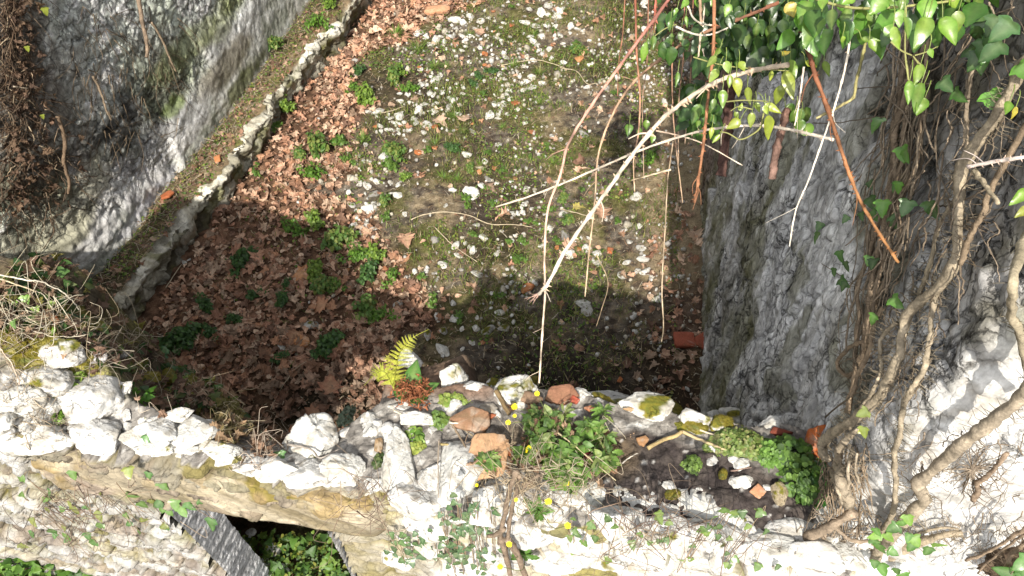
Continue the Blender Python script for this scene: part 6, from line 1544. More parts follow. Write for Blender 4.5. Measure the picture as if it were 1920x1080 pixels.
low_plants('undergrowth', 'bright low plants on the ground seen through the doorway', (400, 1008, 700, 1180), 2700, .22, ((.10, .17, .025), (.14, .22, .03), (.06, .11, .02), (.20, .21, .04), (.04, .08, .02)), .021, 81, 'heart')
low_plants('undergrowth', 'larger ivy leaves on the ground seen through the doorway', (420, 1012, 660, 1100), 110, .25, ((.09, .18, .03), (.15, .24, .04), (.05, .11, .02)), .05, 85, 'ivy')
low_plants('undergrowth', 'green plants and ivy on the ground at the foot of the white wall', (0, 1040, 330, 1120), 700, .25, ((.09, .19, .03), (.13, .24, .04), (.05, .12, .02)), .045, 82, 'ivy')
for k, (px, py, w, lab) in enumerate([(512, 1030, 24, 'white stone among the bright plants in the doorway, upper one'), (482, 1072, 44, 'larger white stone among the bright plants in the doorway'), (532, 1070, 24, 'small pale stone right of the larger one in the doorway'), (470, 1000, 16, 'little stone in the shade under the lintel')]):
    P = onz(px, py, .28); o = link_mesh('white_stone', proto_stones[k]); s = w * px_size(P); o.scale = (s * 1.1, s, s * .9); o.location = tuple(P); tag(o, lab, 'stone', 'white stones in the doorway')

# dark growth covering the inner flank of the mossy corner
def flank():
    r = np.random.default_rng(606); n = 900
    x = r.uniform(-2.1, -1.45, n); y = r.uniform(1.15, 1.62, n); z = np.array([tz(a, b) for a, b in zip(x, y)])
    P = np.stack([x, y, z + r.uniform(.0, .06, n)], 1); k = r.random(n)
    mb = MB(); s1 = k < .5
    cols = np.array([(.04, .09, .025), (.06, .12, .03), (.09, .12, .03), (.03, .07, .02)])
    leaves(mb, 'ivy', P[s1], r.normal(size=(s1.sum(), 3)) + np.array([.4, 0, -.6]), r.normal(0, .4, (s1.sum(), 3)) + np.array([.7, .2, .7]), r.uniform(.02, .055, s1.sum()), cols[r.integers(0, 4, s1.sum())] * r.uniform(.7, 1.3, (s1.sum(), 1)), .3, .2, .03, 607)
    tag(mb.build('undergrowth', M_GREEN), 'dark green ivy and weeds in the hollow between the mossy corner and the floor', kind='stuff')
    mb = MB(); s2 = ~s1
    pal = np.array([(.16, .10, .07), (.22, .14, .09), (.10, .065, .045), (.20, .18, .05)])
    leaves(mb, 'plane', P[s2], r.normal(size=(s2.sum(), 3)), r.normal(0, .5, (s2.sum(), 3)) + np.array([.5, .1, .8]), r.uniform(.02, .06, s2.sum()), pal[r.integers(0, 4, s2.sum())] * r.uniform(.6, 1.2, (s2.sum(), 1)), .6, .4, .1, 608)
    tag(mb.build('dead_leaves', M_LITTER, smooth=False), 'dead leaves caught in the hollow beside the mossy corner', kind='stuff')
flank()
# ================================================================== climbing stems on the right wall
def on_right(px, py, off=0.03):
    P = onx(px, py, XW - off)
    if P[1] > YS + 0.06: return P
    return ony(px, py, YS - off)
def stem_obj(name, label, cat, lines, col, group=None, hairs=0, seed=0, off=.03, seg=14, m=None, partname='stem', rough=.20):
    """lines: (points, width px at start, width px at end)"""
    r = np.random.default_rng(seed)
    base = on_right(*lines[0][0][0], off); t = thing(name, label, cat, base, group)
    hb = MB()
    for i, (pts, w0, w1) in enumerate(lines):
        fn = lambda x, y: on_right(x, y, off)
        C = px_line(pts, fn, 8, .0025, seed + i)
        ps = np.array([px_size(c) for c in C]); R = np.linspace(w0, w1, len(C)) * ps / 2 * .88
        mb = MB(); c = np.asarray(col) * r.uniform(.9, 1.1) * np.array([.98, .98, 1.0])
        add_tube(mb, C, R, c, seg if w0 > 8 else 7, rough, seed + i, .22)
        part(mb, partname if i == 0 else 'side_stem', m or M_BARK, t)
        if hairs:
            T = unit(np.gradient(C, axis=0))
            for _ in range(int(hairs * len(C) / 10)):
                k = r.integers(0, len(C)); sd_ = unit(np.cross(T[k], [-.6, -.6, .3])) * (1 if r.random() < .5 else -1)
                p = C[k] + sd_ * R[k] * .8 + np.array([.01, .01, 0]) * R[k]
                L = r.uniform(.008, .03)
                add_tube(hb, np.array([p, p + sd_ * L * .6 + r.normal(0, .004, 3), p + sd_ * L + r.normal(0, .008, 3)]), [.0010, .0005], np.asarray(col) * r.uniform(.5, .9), 3, 0, 0, 0)
    if hairs: part(hb, 'root_hairs', M_BARK, t)['kind'] = 'stuff'
    return t
BK = (.33, .275, .195)
G1 = 'thick climbing stems on the right wall'
stem_obj('climbing_ivy', 'thickest pale ivy trunk winding down the shaded wall to the red-orange tile', 'ivy trunk', [([(1990, 40), (1925, 120), (1885, 190), (1842, 255), (1808, 310), (1797, 380), (1796, 455), (1770, 525), (1712, 572), (1692, 618), (1690, 655), (1672, 695), (1640, 738), (1600, 775), (1560, 800), (1545, 822), (1552, 852)], 24, 20), ([(1682, 605), (1656, 636), (1653, 670), (1657, 700), (1645, 735), (1616, 770)], 9, 8), ([(1625, 768), (1600, 776), (1575, 798)], 7, 5)], BK, G1, 26, 1, .05, 12)
stem_obj('climbing_ivy', 'crooked pale ivy stem right of the thickest trunk, reaching the sunlit face', 'ivy trunk', [([(1775, 520), (1757, 560), (1750, 600), (1748, 640), (1745, 672), (1732, 705), (1708, 742), (1695, 780), (1690, 812), (1680, 842), (1679, 880), (1686, 912), (1680, 952), (1664, 985), (1640, 1020), (1600, 1085)], 11, 12)], BK, G1, 22, 2, .03)
stem_obj('climbing_ivy', 'heavy smooth ivy trunk crossing the sunlit white face diagonally with a sharp kink', 'ivy trunk', [([(1990, 640), (1932, 712), (1895, 765), (1850, 800), (1808, 832), (1768, 868), (1740, 893), (1722, 912), (1733, 942), (1712, 962), (1690, 990), (1650, 1032), (1610, 1090)], 27, 22)], (.36, .30, .22), G1, 10, 3, .055, 14)
stem_obj('climbing_ivy', 'short thick ivy trunk low on the sunlit face, fraying at its upper end', 'ivy trunk', [([(1802, 1000), (1770, 1000), (1735, 1008), (1700, 1022), (1660, 1046), (1620, 1075)], 12, 24), ([(1798, 992), (1760, 990), (1720, 1002)], 5, 6), ([(1806, 1006), (1780, 1010), (1750, 1014)], 5, 5)], (.33, .27, .19), G1, 16, 4, .04)
stem_obj('climbing_ivy', 'brown arched root at the join of the white wall and the corner', 'ivy trunk', [([(1600, 960), (1560, 985), (1525, 1005), (1503, 1028), (1492, 1060), (1488, 1100)], 20, 26), ([(1545, 990), (1540, 1030), (1530, 1085)], 12, 14), ([(1560, 985), (1600, 1010), (1660, 1012)], 10, 6)], (.27, .21, .15), G1, 8, 5, .05)
stem_obj('climbing_ivy', 'pale blunt root end beside the pennywort at the corner of the walls', 'ivy trunk', [([(1610, 805), (1585, 830), (1570, 862), (1574, 900), (1592, 945)], 9, 26), ([(1600, 840), (1594, 870), (1600, 912)], 6, 8), ([(1560, 880), (1568, 910), (1580, 940)], 9, 8), ([(1608, 850), (1604, 880), (1612, 905)], 5, 6)], (.35, .29, .21), G1, 12, 6, .05)
stem_obj('climbing_ivy', 'hooked cut ivy stub hanging on the sunlit face', 'ivy trunk', [([(1890, 850), (1865, 880), (1843, 905), (1845, 925), (1836, 940)], 9, 12)], (.27, .20, .14), G1, 10, 7, .04)
stem_obj('climbing_ivy', 'ivy trunk along the pale rock at the far right edge', 'ivy trunk', [([(1925, 440), (1900, 520), (1897, 580), (1912, 640), (1925, 700), (1960, 760)], 20, 18)], (.34, .29, .20), G1, 6, 8, .06)
stem_obj('climbing_ivy', 'dark brown ivy trunk parallel to the thickest one on its right', 'ivy trunk', [([(1950, 190), (1895, 290), (1862, 350), (1845, 400), (1825, 445), (1802, 500)], 13, 12)], (.20, .15, .10), G1, 14, 9, .05)
stem_obj('climbing_ivy', 'slender ivy stem high on the shaded wall left of the thickest trunk', 'ivy trunk', [([(1845, 60), (1832, 110), (1820, 155), (1815, 200), (1818, 240), (1806, 300), (1790, 340)], 9, 8)], (.26, .21, .15), G1, 8, 10, .04)
stem_obj('climbing_ivy', 'ivy stem branching left below the bend of the thickest trunk', 'ivy trunk', [([(1785, 380), (1772, 410), (1756, 450), (1742, 500), (1724, 535), (1716, 556)], 8, 11)], (.30, .25, .17), G1, 14, 11, .04)
stem_obj('climbing_ivy', 'pale cut branch stub below the bright bramble end at the right', 'ivy trunk', [([(1825, 322), (1846, 345), (1872, 378)], 12, 8)], (.42, .35, .24), G1, 0, 12, .09)
stem_obj('climbing_ivy', 'curling old stems on the wall left of the thickest trunk', 'ivy trunk', [([(1640, 560), (1625, 600), (1618, 645), (1600, 690), (1590, 730), (1582, 775)], 14, 13), ([(1655, 575), (1640, 620), (1632, 660), (1612, 705), (1600, 745)], 9, 8), ([(1620, 640), (1590, 655), (1568, 680), (1580, 700), (1605, 690)], 9, 8)], (.24, .18, .12), G1, 10, 13, .04)
# columns of stems matted on the shaded wall: the four strongest, then the mat
col_line = [(1715, 60), (1703, 170), (1690, 240), (1680, 310), (1665, 370), (1650, 430), (1640, 490), (1628, 545), (1622, 600), (1612, 660), (1600, 715), (1580, 770)]
for i, (dx, w, lab) in enumerate([(-14, 11, 'left strand'), (2, 13, 'middle strand'), (16, 10, 'right strand'), (30, 8, 'outermost right strand')]):
    r = np.random.default_rng(i + 200)
    stem_obj('climbing_ivy', f'{lab} of the column of old ivy stems on the shaded wall', 'ivy stem', [([(x + dx + r.normal(0, 6), y) for x, y in col_line[:11 - i]], w, w * .8)], (.23, .175, .12), 'column of old ivy stems', 6, 220 + i, .035)
def mat():
    r = np.random.default_rng(300); mb = MB()
    def strand(pts, w, off, col, jit):
        C = px_line([(x + r.normal(0, jit), y + r.normal(0, jit * .5)) for x, y in pts], lambda x, y: on_right(x, y, off), 5, .003, int(r.integers(1e6)))
        add_tube(mb, C, [w / 2 * px_size(C[0]), w / 2 * px_size(C[-1]) * .7], col, 5, .1, 1, .15)
    for i in range(46):
        a = r.integers(0, 7); b = min(11, a + r.integers(3, 6)); dx = r.normal(8, 26)
        strand([(x + dx, y) for x, y in col_line[a:b + 1]], r.uniform(2, 6), r.uniform(.01, .06), np.array((.27, .215, .155)) * r.uniform(.5, 1.3), 8)
    for i in range(105):
        x, y = r.uniform(1660, 1900), r.uniform(-20, 520)
        if x > 1800 and y > 420: continue
        L = r.uniform(50, 170); a = math.radians(r.normal(112, 26))
        strand([(x + math.cos(a) * L * t + r.normal(0, 5), y + math.sin(a) * L * t) for t in (0, .33, .66, 1)], r.uniform(1.5, 4.5), r.uniform(.01, .07), np.array((.26, .205, .15)) * r.uniform(.45, 1.3), 4)
    for i in range(60):
        x, y = r.uniform(1600, 1760), r.uniform(480, 760); L = r.uniform(30, 90); a = math.radians(r.normal(110, 30))
        strand([(x + math.cos(a) * L * t, y + math.sin(a) * L * t) for t in (0, .33, .66, 1)], r.uniform(1.2, 3), r.uniform(.01, .05), np.array((.22, .17, .12)) * r.uniform(.6, 1.3), 4)
    tag(mb.build('root_mat', M_BARK), 'mat of fine old ivy stems and roots over the shaded right wall', kind='stuff')
    mb = MB()
    for i in range(110):
        x, y = r.uniform(1690, 1925), r.uniform(800, 1085)
        if x < 1700 + (y - 800) * -.3: continue
        L = r.uniform(20, 80); a = math.radians(r.normal(120, 45)); 
        C = px_line([(x + math.cos(a) * L * t + r.normal(0, 4), y + math.sin(a) * L * t + r.normal(0, 4)) for t in (0, .3, .6, 1)], lambda q, w: on_right(q, w, .028), 5, .002, i)
        add_tube(mb, C, [r.uniform(.0008, .0022), .0006], np.array((.24, .19, .14)) * r.uniform(.6, 1.2), 4, 0, 0, .1)
    for i in range(46):
        a = r.uniform(0, 2 * PI); L = r.uniform(20, 60)
        C = px_line([(1822 + math.cos(a) * L * t * 1.2, 880 + math.sin(a) * L * t + r.normal(0, 3)) for t in (0, .4, 1)], lambda q, w: on_right(q, w, .03), 5, .002, i + 500)
        add_tube(mb, C, [.0022, .0008], np.array((.25, .2, .15)) * r.uniform(.6, 1.2), 4, 0, 0, .1)
    tag(mb.build('fine_roots', M_BARK), 'fine clinging rootlets spread over the sunlit white face', kind='stuff')
    mb = MB()
    for i in range(150):
        x, y = r.uniform(1540, 1625), r.uniform(830, 960); L = r.uniform(20, 70); a = math.radians(r.normal(95, 25))
        C = px_line([(x + math.cos(a) * L * t, y + math.sin(a) * L * t) for t in (0, .5, 1)], lambda q, w: on_right(q, w, .04), 4, .003, i + 900)
        add_tube(mb, C, [r.uniform(.001, .003), .001], np.array((.30, .23, .16)) * r.uniform(.5, 1.2), 4, 0, 0, .1)
    for i in range(130):
        x, y = r.uniform(1500, 1680), r.uniform(960, 1085); L = r.uniform(30, 100); a = math.radians(r.normal(130, 40))
        C = px_line([(x + math.cos(a) * L * t, y + math.sin(a) * L * t) for t in (0, .5, 1)], lambda q, w: on_right(q, w, .04), 4, .003, i + 1900)
        add_tube(mb, C, [r.uniform(.001, .0026), .001], np.array((.29, .23, .17)) * r.uniform(.5, 1.2), 4, 0, 0, .1)
    tag(mb.build('root_fibres', M_BARK), 'loose root fibres in the corner where the white wall meets the tall one', kind='stuff')
mat()
# roots and soil at the lower right edge
def soil_lump():
    r = np.random.default_rng(17); D, F = ico(4)
    P = ony(1935, 1060, YS - .04)
    V = D * np.array([.14, .08, .06]) * (1 + .35 * fbm(D * 2.5, 4, 18) + .12 * fbm(D * 9, 3, 19))[:, None]; V = rotz(V, .2)
    c = mix((.10, .07, .05), (.17, .125, .085), sstep(-.2, .3, fbm(D * 7, 3, 20)))
    o = MB().add(V, F, c).build('soil_lump', M_SOIL); o.location = tuple(P); tag(o, 'brown soil lump held by roots at the right edge of the sunlit face', 'soil')
    stem_obj('climbing_ivy', 'brown roots hanging round the soil lump at the lower right edge', 'ivy trunk', [([(1930, 985), (1895, 1010), (1850, 1035), (1810, 1050)], 9, 5), ([(1935, 1010), (1900, 1040), (1870, 1085)], 10, 8), ([(1925, 1000), (1885, 1030), (1835, 1075)], 6, 4)], (.24, .18, .125), None, 14, 21, .09)
soil_lump()
ivy_scatter('ivy', 'dark ivy leaves beside the soil lump at the lower right edge', [(1905, 1060), (1915, 1075), (1895, 1080), (1918, 1050), (1910, 1085)], lambda x, y: ony(x, y, YS - .12), .05, ((.04, .11, .02), (.06, .16, .03)), 131, .02, nrm=(0, -1, .8))

# ================================================================== brown root curtain on the left wall
def on_left_off(px, py, off=.06):
    P = on_left(px, py); return P + np.array([off, 0, 0])
def left_roots():
    r = np.random.default_rng(400); mb = MB()
    for i in range(430):
        y = r.uniform(-40, 400) + r.normal(0, 18); xm = np.interp(y, [-40, 60, 150, 220, 300, 380, 430], [48, 40, 55, 95, 120, 95, 40])
        x = min(abs(r.normal(0, .62)), 1.9) * xm - 12
        L = r.uniform(25, 90); a = math.radians(r.normal(80, 50))
        pts = [(x, y), (x + math.cos(a) * L * .4 + r.normal(0, 8), y + math.sin(a) * L * .4), (x + math.cos(a) * L + r.normal(0, 10), y + math.sin(a) * L)]
        C = px_line(pts, lambda q, w: on_left_off(q, w, r.uniform(.01, .08)), 4, .006, i)
        add_tube(mb, C, [r.uniform(.0015, .0045), .0012], np.array([(.16, .11, .075), (.10, .07, .05), (.24, .18, .125), (.13, .085, .055), (.36, .29, .2)][min(4, int(r.integers(0, 30)) // 7)]) * r.uniform(.6, 1.3), 4, 0, 0, .1)
    for i in range(120):
        x, y = r.uniform(120, 330), r.uniform(10, 260); L = r.uniform(30, 80); a = math.radians(r.normal(70, 30))
        C = px_line([(x, y), (x + math.cos(a) * L * .5 + r.normal(0, 5), y + math.sin(a) * L * .5), (x + math.cos(a) * L, y + math.sin(a) * L)], lambda q, w: on_left_off(q, w, .06), 4, .004, i + 700)
        add_tube(mb, C, [r.uniform(.0015, .004), .001], np.array((.20, .15, .10)) * r.uniform(.5, 1.2), 4, 0, 0, .1)
    tag(mb.build('root_curtain', M_BARK), 'tangled brown dead creeper roots covering the outer part of the rubble wall', kind='stuff')
    mb = MB()
    n = 230; p = []
    for i in range(n):
        y = r.uniform(-30, 400); xm = np.interp(y, [-40, 60, 150, 220, 300, 380, 430], [45, 36, 50, 90, 110, 85, 30])
        p.append(on_left_off(min(abs(r.normal(0, .5)), 1.3) * xm, y, r.uniform(.02, .12)))
    leaves(mb, 'plane', np.array(p), r.normal(size=(n, 3)), r.normal(0, .6, (n, 3)) + np.array([1, 0, .3]), r.uniform(.02, .06, n), np.array([(.12, .075, .05), (.17, .11, .07), (.08, .05, .035)])[r.integers(0, 3, n)] * r.uniform(.6, 1.3, (n, 1)), .6, .4, .1, 401)
    tag(mb.build('dead_leaves', M_LITTER, smooth=False), 'dead brown leaves caught in the creeper roots on the left wall', kind='stuff')
    for k, (pts, w, col, lab) in enumerate([([(235, -10), (243, 30), (250, 60), (256, 90), (252, 105)], 9, (.24, .18, .13), 'thick root hanging down the rubble wall from its top'), ([(262, 40), (276, 60), (290, 85), (300, 110), (311, 132)], 5, (.26, .20, .14), 'thin root with a bend right of the thick hanging one'), ([(150, 140), (165, 170), (175, 205), (185, 222)], 5, (.22, .17, .12), 'root ending above the white lime patch'), ([(84, 215), (97, 255), (95, 300), (105, 335), (104, 362)], 8, (.17, .12, .08), 'thick brown creeper stem ending above the white lime patch'), ([(0, 160), (28, 164)], 3, (.5, .42, .32), 'pale broken twig sticking out of the creeper roots'), ([(12, 385), (20, 395), (33, 408)], 3, (.45, .38, .29), 'short pale curved root below the creeper mass')]):
        C = px_line(pts, lambda q, w: on_left_off(q, w, .09), 8, .003, 30 + k); mb = MB(); add_tube(mb, C, [w / 2 * px_size(C[0]), w / 2 * px_size(C[-1]) * .6], col, 8, .15, k, .2)
        tag(mb.build('creeper_root', M_BARK), lab, 'root', 'single roots on the left wall')
    for k, (x, y, s, lab) in enumerate([(36, 10, .05, 'yellow-green ivy leaf high in the creeper roots'), (33, 210, .03, 'tiny yellow leaf in the middle of the creeper roots'), (2, 82, .035, 'yellow-green leaf at the outer side of the creeper roots')]):
        P = on_left_off(x, y, .16); mb = MB(); leaves(mb, 'ivy', [0, 0, 0], [0, -.3, -1], [1, -.4, .6], s, (.26, .30, .05), .3, .2, .02, k); o = mb.build('ivy_leaf', M_IVY); o.location = tuple(P); tag(o, lab, 'leaf')
left_roots()

# ================================================================== brambles
def bramble(label, pts, d0, d1, w0, w1, col0, col1, thorns=0, seed=0, fray=False, name='bramble_cane', cat='bramble', group='bramble canes and hanging stems'):
    r = np.random.default_rng(seed); n = len(pts)
    P = np.array([atd(x, y, d0 + (d1 - d0) * i / (n - 1)) for i, (x, y) in enumerate(pts)])
    C = catmull(P, 9); ps = np.array([px_size(c) for c in C]); R = np.linspace(w0, w1, len(C)) * ps / 2
    R = R * (1 + .10 * np.sin(np.arange(len(C)) * .9 + seed)) * (1 + .28 * (np.arange(len(C)) % 11 == 5)); C = C + .09 * R[:, None] * r.normal(0, 1, C.shape)
    t = np.linspace(0, 1, len(C)); cc = mix(np.asarray(col0), np.asarray(col1), t); cc = np.vstack([np.repeat(cc, 8, 0), cc[:1], cc[-1:]])
    T_ = thing(name, label, cat, C[0], group)
    mb = MB(); N, T = add_tube(mb, C, R, cc * (1 + .3 * fbm(np.repeat(C, 8, 0)[:, :] * 30, 3, seed)[:, None] if False else 1), 8, .12, seed, .4); part(mb, 'cane', M_BARK if name == 'branch_stub' else M_TWIG, T_)
    if thorns:
        mb = MB()
        for k in range(thorns):
            i = int(r.integers(1, len(C) - 1)); a = r.uniform(0, 2 * PI); B = np.cross(T[i], N[i]); d = N[i] * math.cos(a) + B * math.sin(a)
            b = C[i] + d * R[i] * .8; L = R[i] * r.uniform(1.2, 2.2); s1 = T[i] * R[i] * .55; s2 = np.cross(T[i], d) * R[i] * .3; tip = b + d * L - T[i] * L * .35 * (1 if seed % 2 else -1)
            mb.add(np.array([b + s1, b + s2, b - s1, b - s2, tip]), np.array([(0, 1, 4), (1, 2, 4), (2, 3, 4), (3, 0, 4)]), cc[min(i * 8, len(cc) - 3)] * np.array((.95, .8, .7)))
        part(mb, 'thorns', M_TWIG, T_, smooth=False)['kind'] = 'stuff'
    if thorns >= 14:
        for k in range(2 + thorns // 30):
            i = int(r.integers(len(C) // 4, len(C) - 2)); d = unit(np.cross(T[i], r.normal(size=3)) + T[i] * .8 + np.array([0, 0, -.3])); Lw = r.uniform(.025, .08)
            mb = MB(); add_tube(mb, catmull([C[i], C[i] + d * Lw * .5 + r.normal(0, .004, 3), C[i] + d * Lw + np.array([0, 0, -.012]) + r.normal(0, .006, 3)], 4), [R[i] * .4, R[i] * .18], cc[min(i * 8, len(cc) - 3)] * .9, 5, .1, k); part(mb, 'side_twig', M_TWIG, T_)
    if fray:
        mb = MB()
        for k in range(9):
            d = unit(C[-1] - C[-6]) + r.normal(0, .22, 3); L = r.uniform(.03, .09)
            add_tube(mb, catmull([C[-3], C[-1] + d * L * .4, C[-1] + d * L + r.normal(0, .01, 3)], 4), [.0016, .0005], np.array((.50, .33, .26)) * r.uniform(.8, 1.2), 4)
        part(mb, 'split_tip', M_TWIG, T_)
    return T_
PALE = (.58, .50, .40); RED = (.30, .10, .06); ORG = (.27, .125, .065); BRN = (.26, .12, .075)
bramble('thick pale thorny cane arching from the ivy to a frayed tip in the middle', [(1478, 122), (1440, 127), (1400, 135), (1340, 155), (1290, 185), (1240, 225), (1190, 285), (1140, 355), (1100, 412), (1060, 470), (1028, 530), (1010, 552)], 1.75, 2.35, 9.5, 6.5, (.50, .40, .30), (.56, .49, .40), 90, 1, True)
bramble('second pale thorny cane crossing the thick one, pointing to the left', [(1562, 262), (1520, 252), (1480, 243), (1420, 235), (1350, 240), (1290, 252), (1200, 282), (1100, 325), (1010, 362), (930, 388)], 1.75, 2.4, 6.5, 3.2, (.56, .50, .42), (.50, .42, .33), 70, 2)
bramble('dark red-brown cane with an orange lower end in front of the shaded wall', [(1497, 20), (1510, 70), (1527, 135), (1552, 205), (1580, 290), (1610, 370), (1650, 440), (1684, 492)], 1.5, 1.75, 9.5, 5, (.15, .05, .035), (.30, .15, .06), 60, 3)
bramble('long reddish cane curving down to a pale thread over the wall head', [(1262, -12), (1200, 72), (1150, 140), (1100, 212), (1065, 272), (1050, 330), (1027, 395), (1021, 480), (1022, 550), (1017, 620), (1011, 718)], 2.0, 2.55, 6.5, 3.2, (.33, .13, .10), (.62, .50, .38), 40, 4)
bramble('red-brown thorny cane rising under the ivy towards the right', [(1470, 0), (1420, 22), (1370, 42), (1310, 66), (1250, 102), (1190, 152), (1150, 212), (1122, 290), (1115, 380), (1105, 470), (1097, 556)], 2.0, 2.8, 6.5, 2.5, (.25, .10, .06), (.48, .36, .24), 50, 5)
bramble('straight orange cane hanging among the ivy leaves', [(1339, -10), (1338, 90), (1330, 160), (1322, 240), (1311, 330), (1302, 380)], 1.9, 2.1, 6.5, 5, ORG, ORG, 50, 6)
bramble('thin reddish stem hanging left of the ivy with a pale lower half', [(1191, -10), (1194, 100), (1200, 180), (1197, 250), (1188, 300), (1190, 360)], 2.1, 2.4, 4, 2, RED, (.5, .36, .24), 14, 7)
bramble('short red thorny stem in front of the far pale stones', [(1230, -10), (1228, 25), (1226, 62)], 2.1, 2.1, 4.5, 3.5, (.34, .11, .08), RED, 16, 8)
bramble('fine brown thread hanging beside the dark soil strip', [(1172, -10), (1168, 60), (1160, 120), (1158, 180)], 2.6, 2.8, 2.5, 1.6, BRN, BRN, 0, 9)
bramble('thin straight brown stem behind the ivy sprig', [(1262, 70), (1260, 140), (1262, 210), (1268, 280), (1280, 380)], 2.4, 2.6, 3, 2, BRN, (.42, .30, .20), 10, 10)
bramble('very long thin thread hanging down into the wall shadow', [(1262, 265), (1252, 340), (1247, 430), (1241, 540), (1244, 610), (1240, 642)], 2.5, 3.3, 2.6, 2.2, (.45, .33, .22), (.46, .38, .27), 0, 11)
bramble('slender white stem hanging straight in front of the shaded wall', [(1596, 50), (1588, 110), (1575, 165), (1560, 215), (1540, 270), (1515, 340), (1492, 395), (1480, 462)], 1.55, 1.7, 4.5, 2.5, (.66, .58, .48), (.68, .62, .52), 26, 12)
bramble('short pale thorny stem just left of the dark red-brown cane', [(1507, 125), (1502, 165), (1497, 200), (1490, 236)], 1.7, 1.75, 4, 2.5, (.6, .48, .4), (.64, .56, .46), 20, 13)
bramble('olive-yellow stem with a knee in front of the shaded wall', [(1625, 70), (1615, 115), (1606, 150), (1600, 182), (1580, 196), (1558, 208), (1530, 222)], 1.8, 1.9, 6, 5, (.26, .24, .09), (.38, .32, .16), 0, 14, name='ivy_shoot', cat='ivy shoot')
bramble('pale broken bramble end entering from the right edge', [(1990, 280), (1920, 294), (1870, 302), (1815, 312)], 1.2, 1.35, 8, 7, (.66, .58, .52), (.62, .52, .47), 20, 15)
bramble('thin pale twig slanting in front of the dark strip at the wall foot', [(1258, 318), (1235, 324), (1210, 331), (1184, 338)], 2.6, 2.7, 4, 2, (.5, .42, .3), (.42, .33, .22), 0, 16)
bramble('fine tan thread left of the thick arching cane', [(1120, 480), (1140, 530), (1128, 580), (1118, 612)], 3.0, 3.4, 2, 1.4, (.42, .32, .2), (.4, .3, .2), 0, 17)
bramble('bare curved whitish sprig among the far ivy leaves', [(1290, 12), (1300, 34), (1318, 45), (1340, 48)], 2.0, 2.1, 4, 3, (.6, .54, .46), (.55, .5, .42), 6, 18)
bramble('whitish sprig bending below the far ivy leaves', [(1268, 50), (1290, 60), (1312, 66), (1336, 64), (1365, 52)], 2.0, 2.1, 4, 3, (.62, .56, .48), (.55, .5, .42), 6, 19)
bramble('bare twig running under the ivy sprig to a forked end', [(1230, 245), (1265, 252), (1300, 262), (1330, 275), (1392, 310)], 2.2, 2.3, 3, 2, (.45, .34, .26), (.56, .48, .38), 4, 20)
bramble('brown strand bundle hanging through the ivy', [(1312, -10), (1314, 40), (1312, 80), (1308, 120)], 2.1, 2.2, 6, 3, (.40, .26, .17), (.5, .4, .3), 10, 21)
bramble('pale strand beside the brown bundle in the ivy', [(1322, -10), (1318, 50), (1316, 80), (1323, 120)], 2.15, 2.25, 3, 2, (.6, .5, .4), (.56, .48, .4), 4, 22)
for k, (x, w, lab) in enumerate([(1300, 2, 'brown thread'), (1372, 2, 'dark thread'), (1284, 2, 'reddish thread'), (1216, 1.6, 'hair-thin brown thread')]):
    r = np.random.default_rng(k + 70)
    bramble(f'{lab} hanging between the brambles at the ivy edge', [(x, -10), (x - 3, 90 + 10 * k), (x - 8 + r.normal(0, 3), 190), (x - 12 + r.normal(0, 4), 270 + 20 * k)], 2.5, 2.8, w + .6, w, BRN, (.36, .26, .18), 0, 40 + k)
# stalks lying on the floor
for k, (pts, w, lab) in enumerate([([(770, 410), (800, 400), (840, 398), (880, 405), (920, 420), (960, 421), (1000, 424)], 2.2, 'long creeping dry stalk on the moss in the middle of the floor'), ([(815, 425), (835, 445), (855, 462), (895, 490)], 2.0, 'short dry stalk on the moss below the long creeping one'), ([(940, 118), (1000, 108), (1060, 122)], 2, 'dry stalk among the far white stones'), ([(1050, 122), (1080, 128), (1100, 150), (1120, 152)], 2, 'forked dry stalk on the far dark soil'), ([(715, 212), (735, 208), (757, 200)], 2, 'dry stalk at the stony patch beside the leaves'), ([(315, 545), (330, 520), (345, 500)], 2, 'thin stalk leaning at the foot of the ledge'), ([(1050, 388), (1080, 397), (1115, 405)], 2, 'dry stalk between the pale bramble and the wall'), ([(505, 765), (530, 720), (560, 685), (605, 660)], 1.6, 'thin long stalk over dark soil behind the wall notch')]):
    C = px_line(pts, lambda x, y: onz(x, y, .05) , 6, .003, k); C[:, 2] = floor_z(C[:, 0], C[:, 1]) + .035; mb = MB(); add_tube(mb, C, [w / 2 * px_size(C[0]), w / 3 * px_size(C[0])], (.50, .42, .30), 5, .05, k)
    tag(mb.build('dry_stalk', M_TWIG), lab, 'stalk', 'dry stalks on the floor')

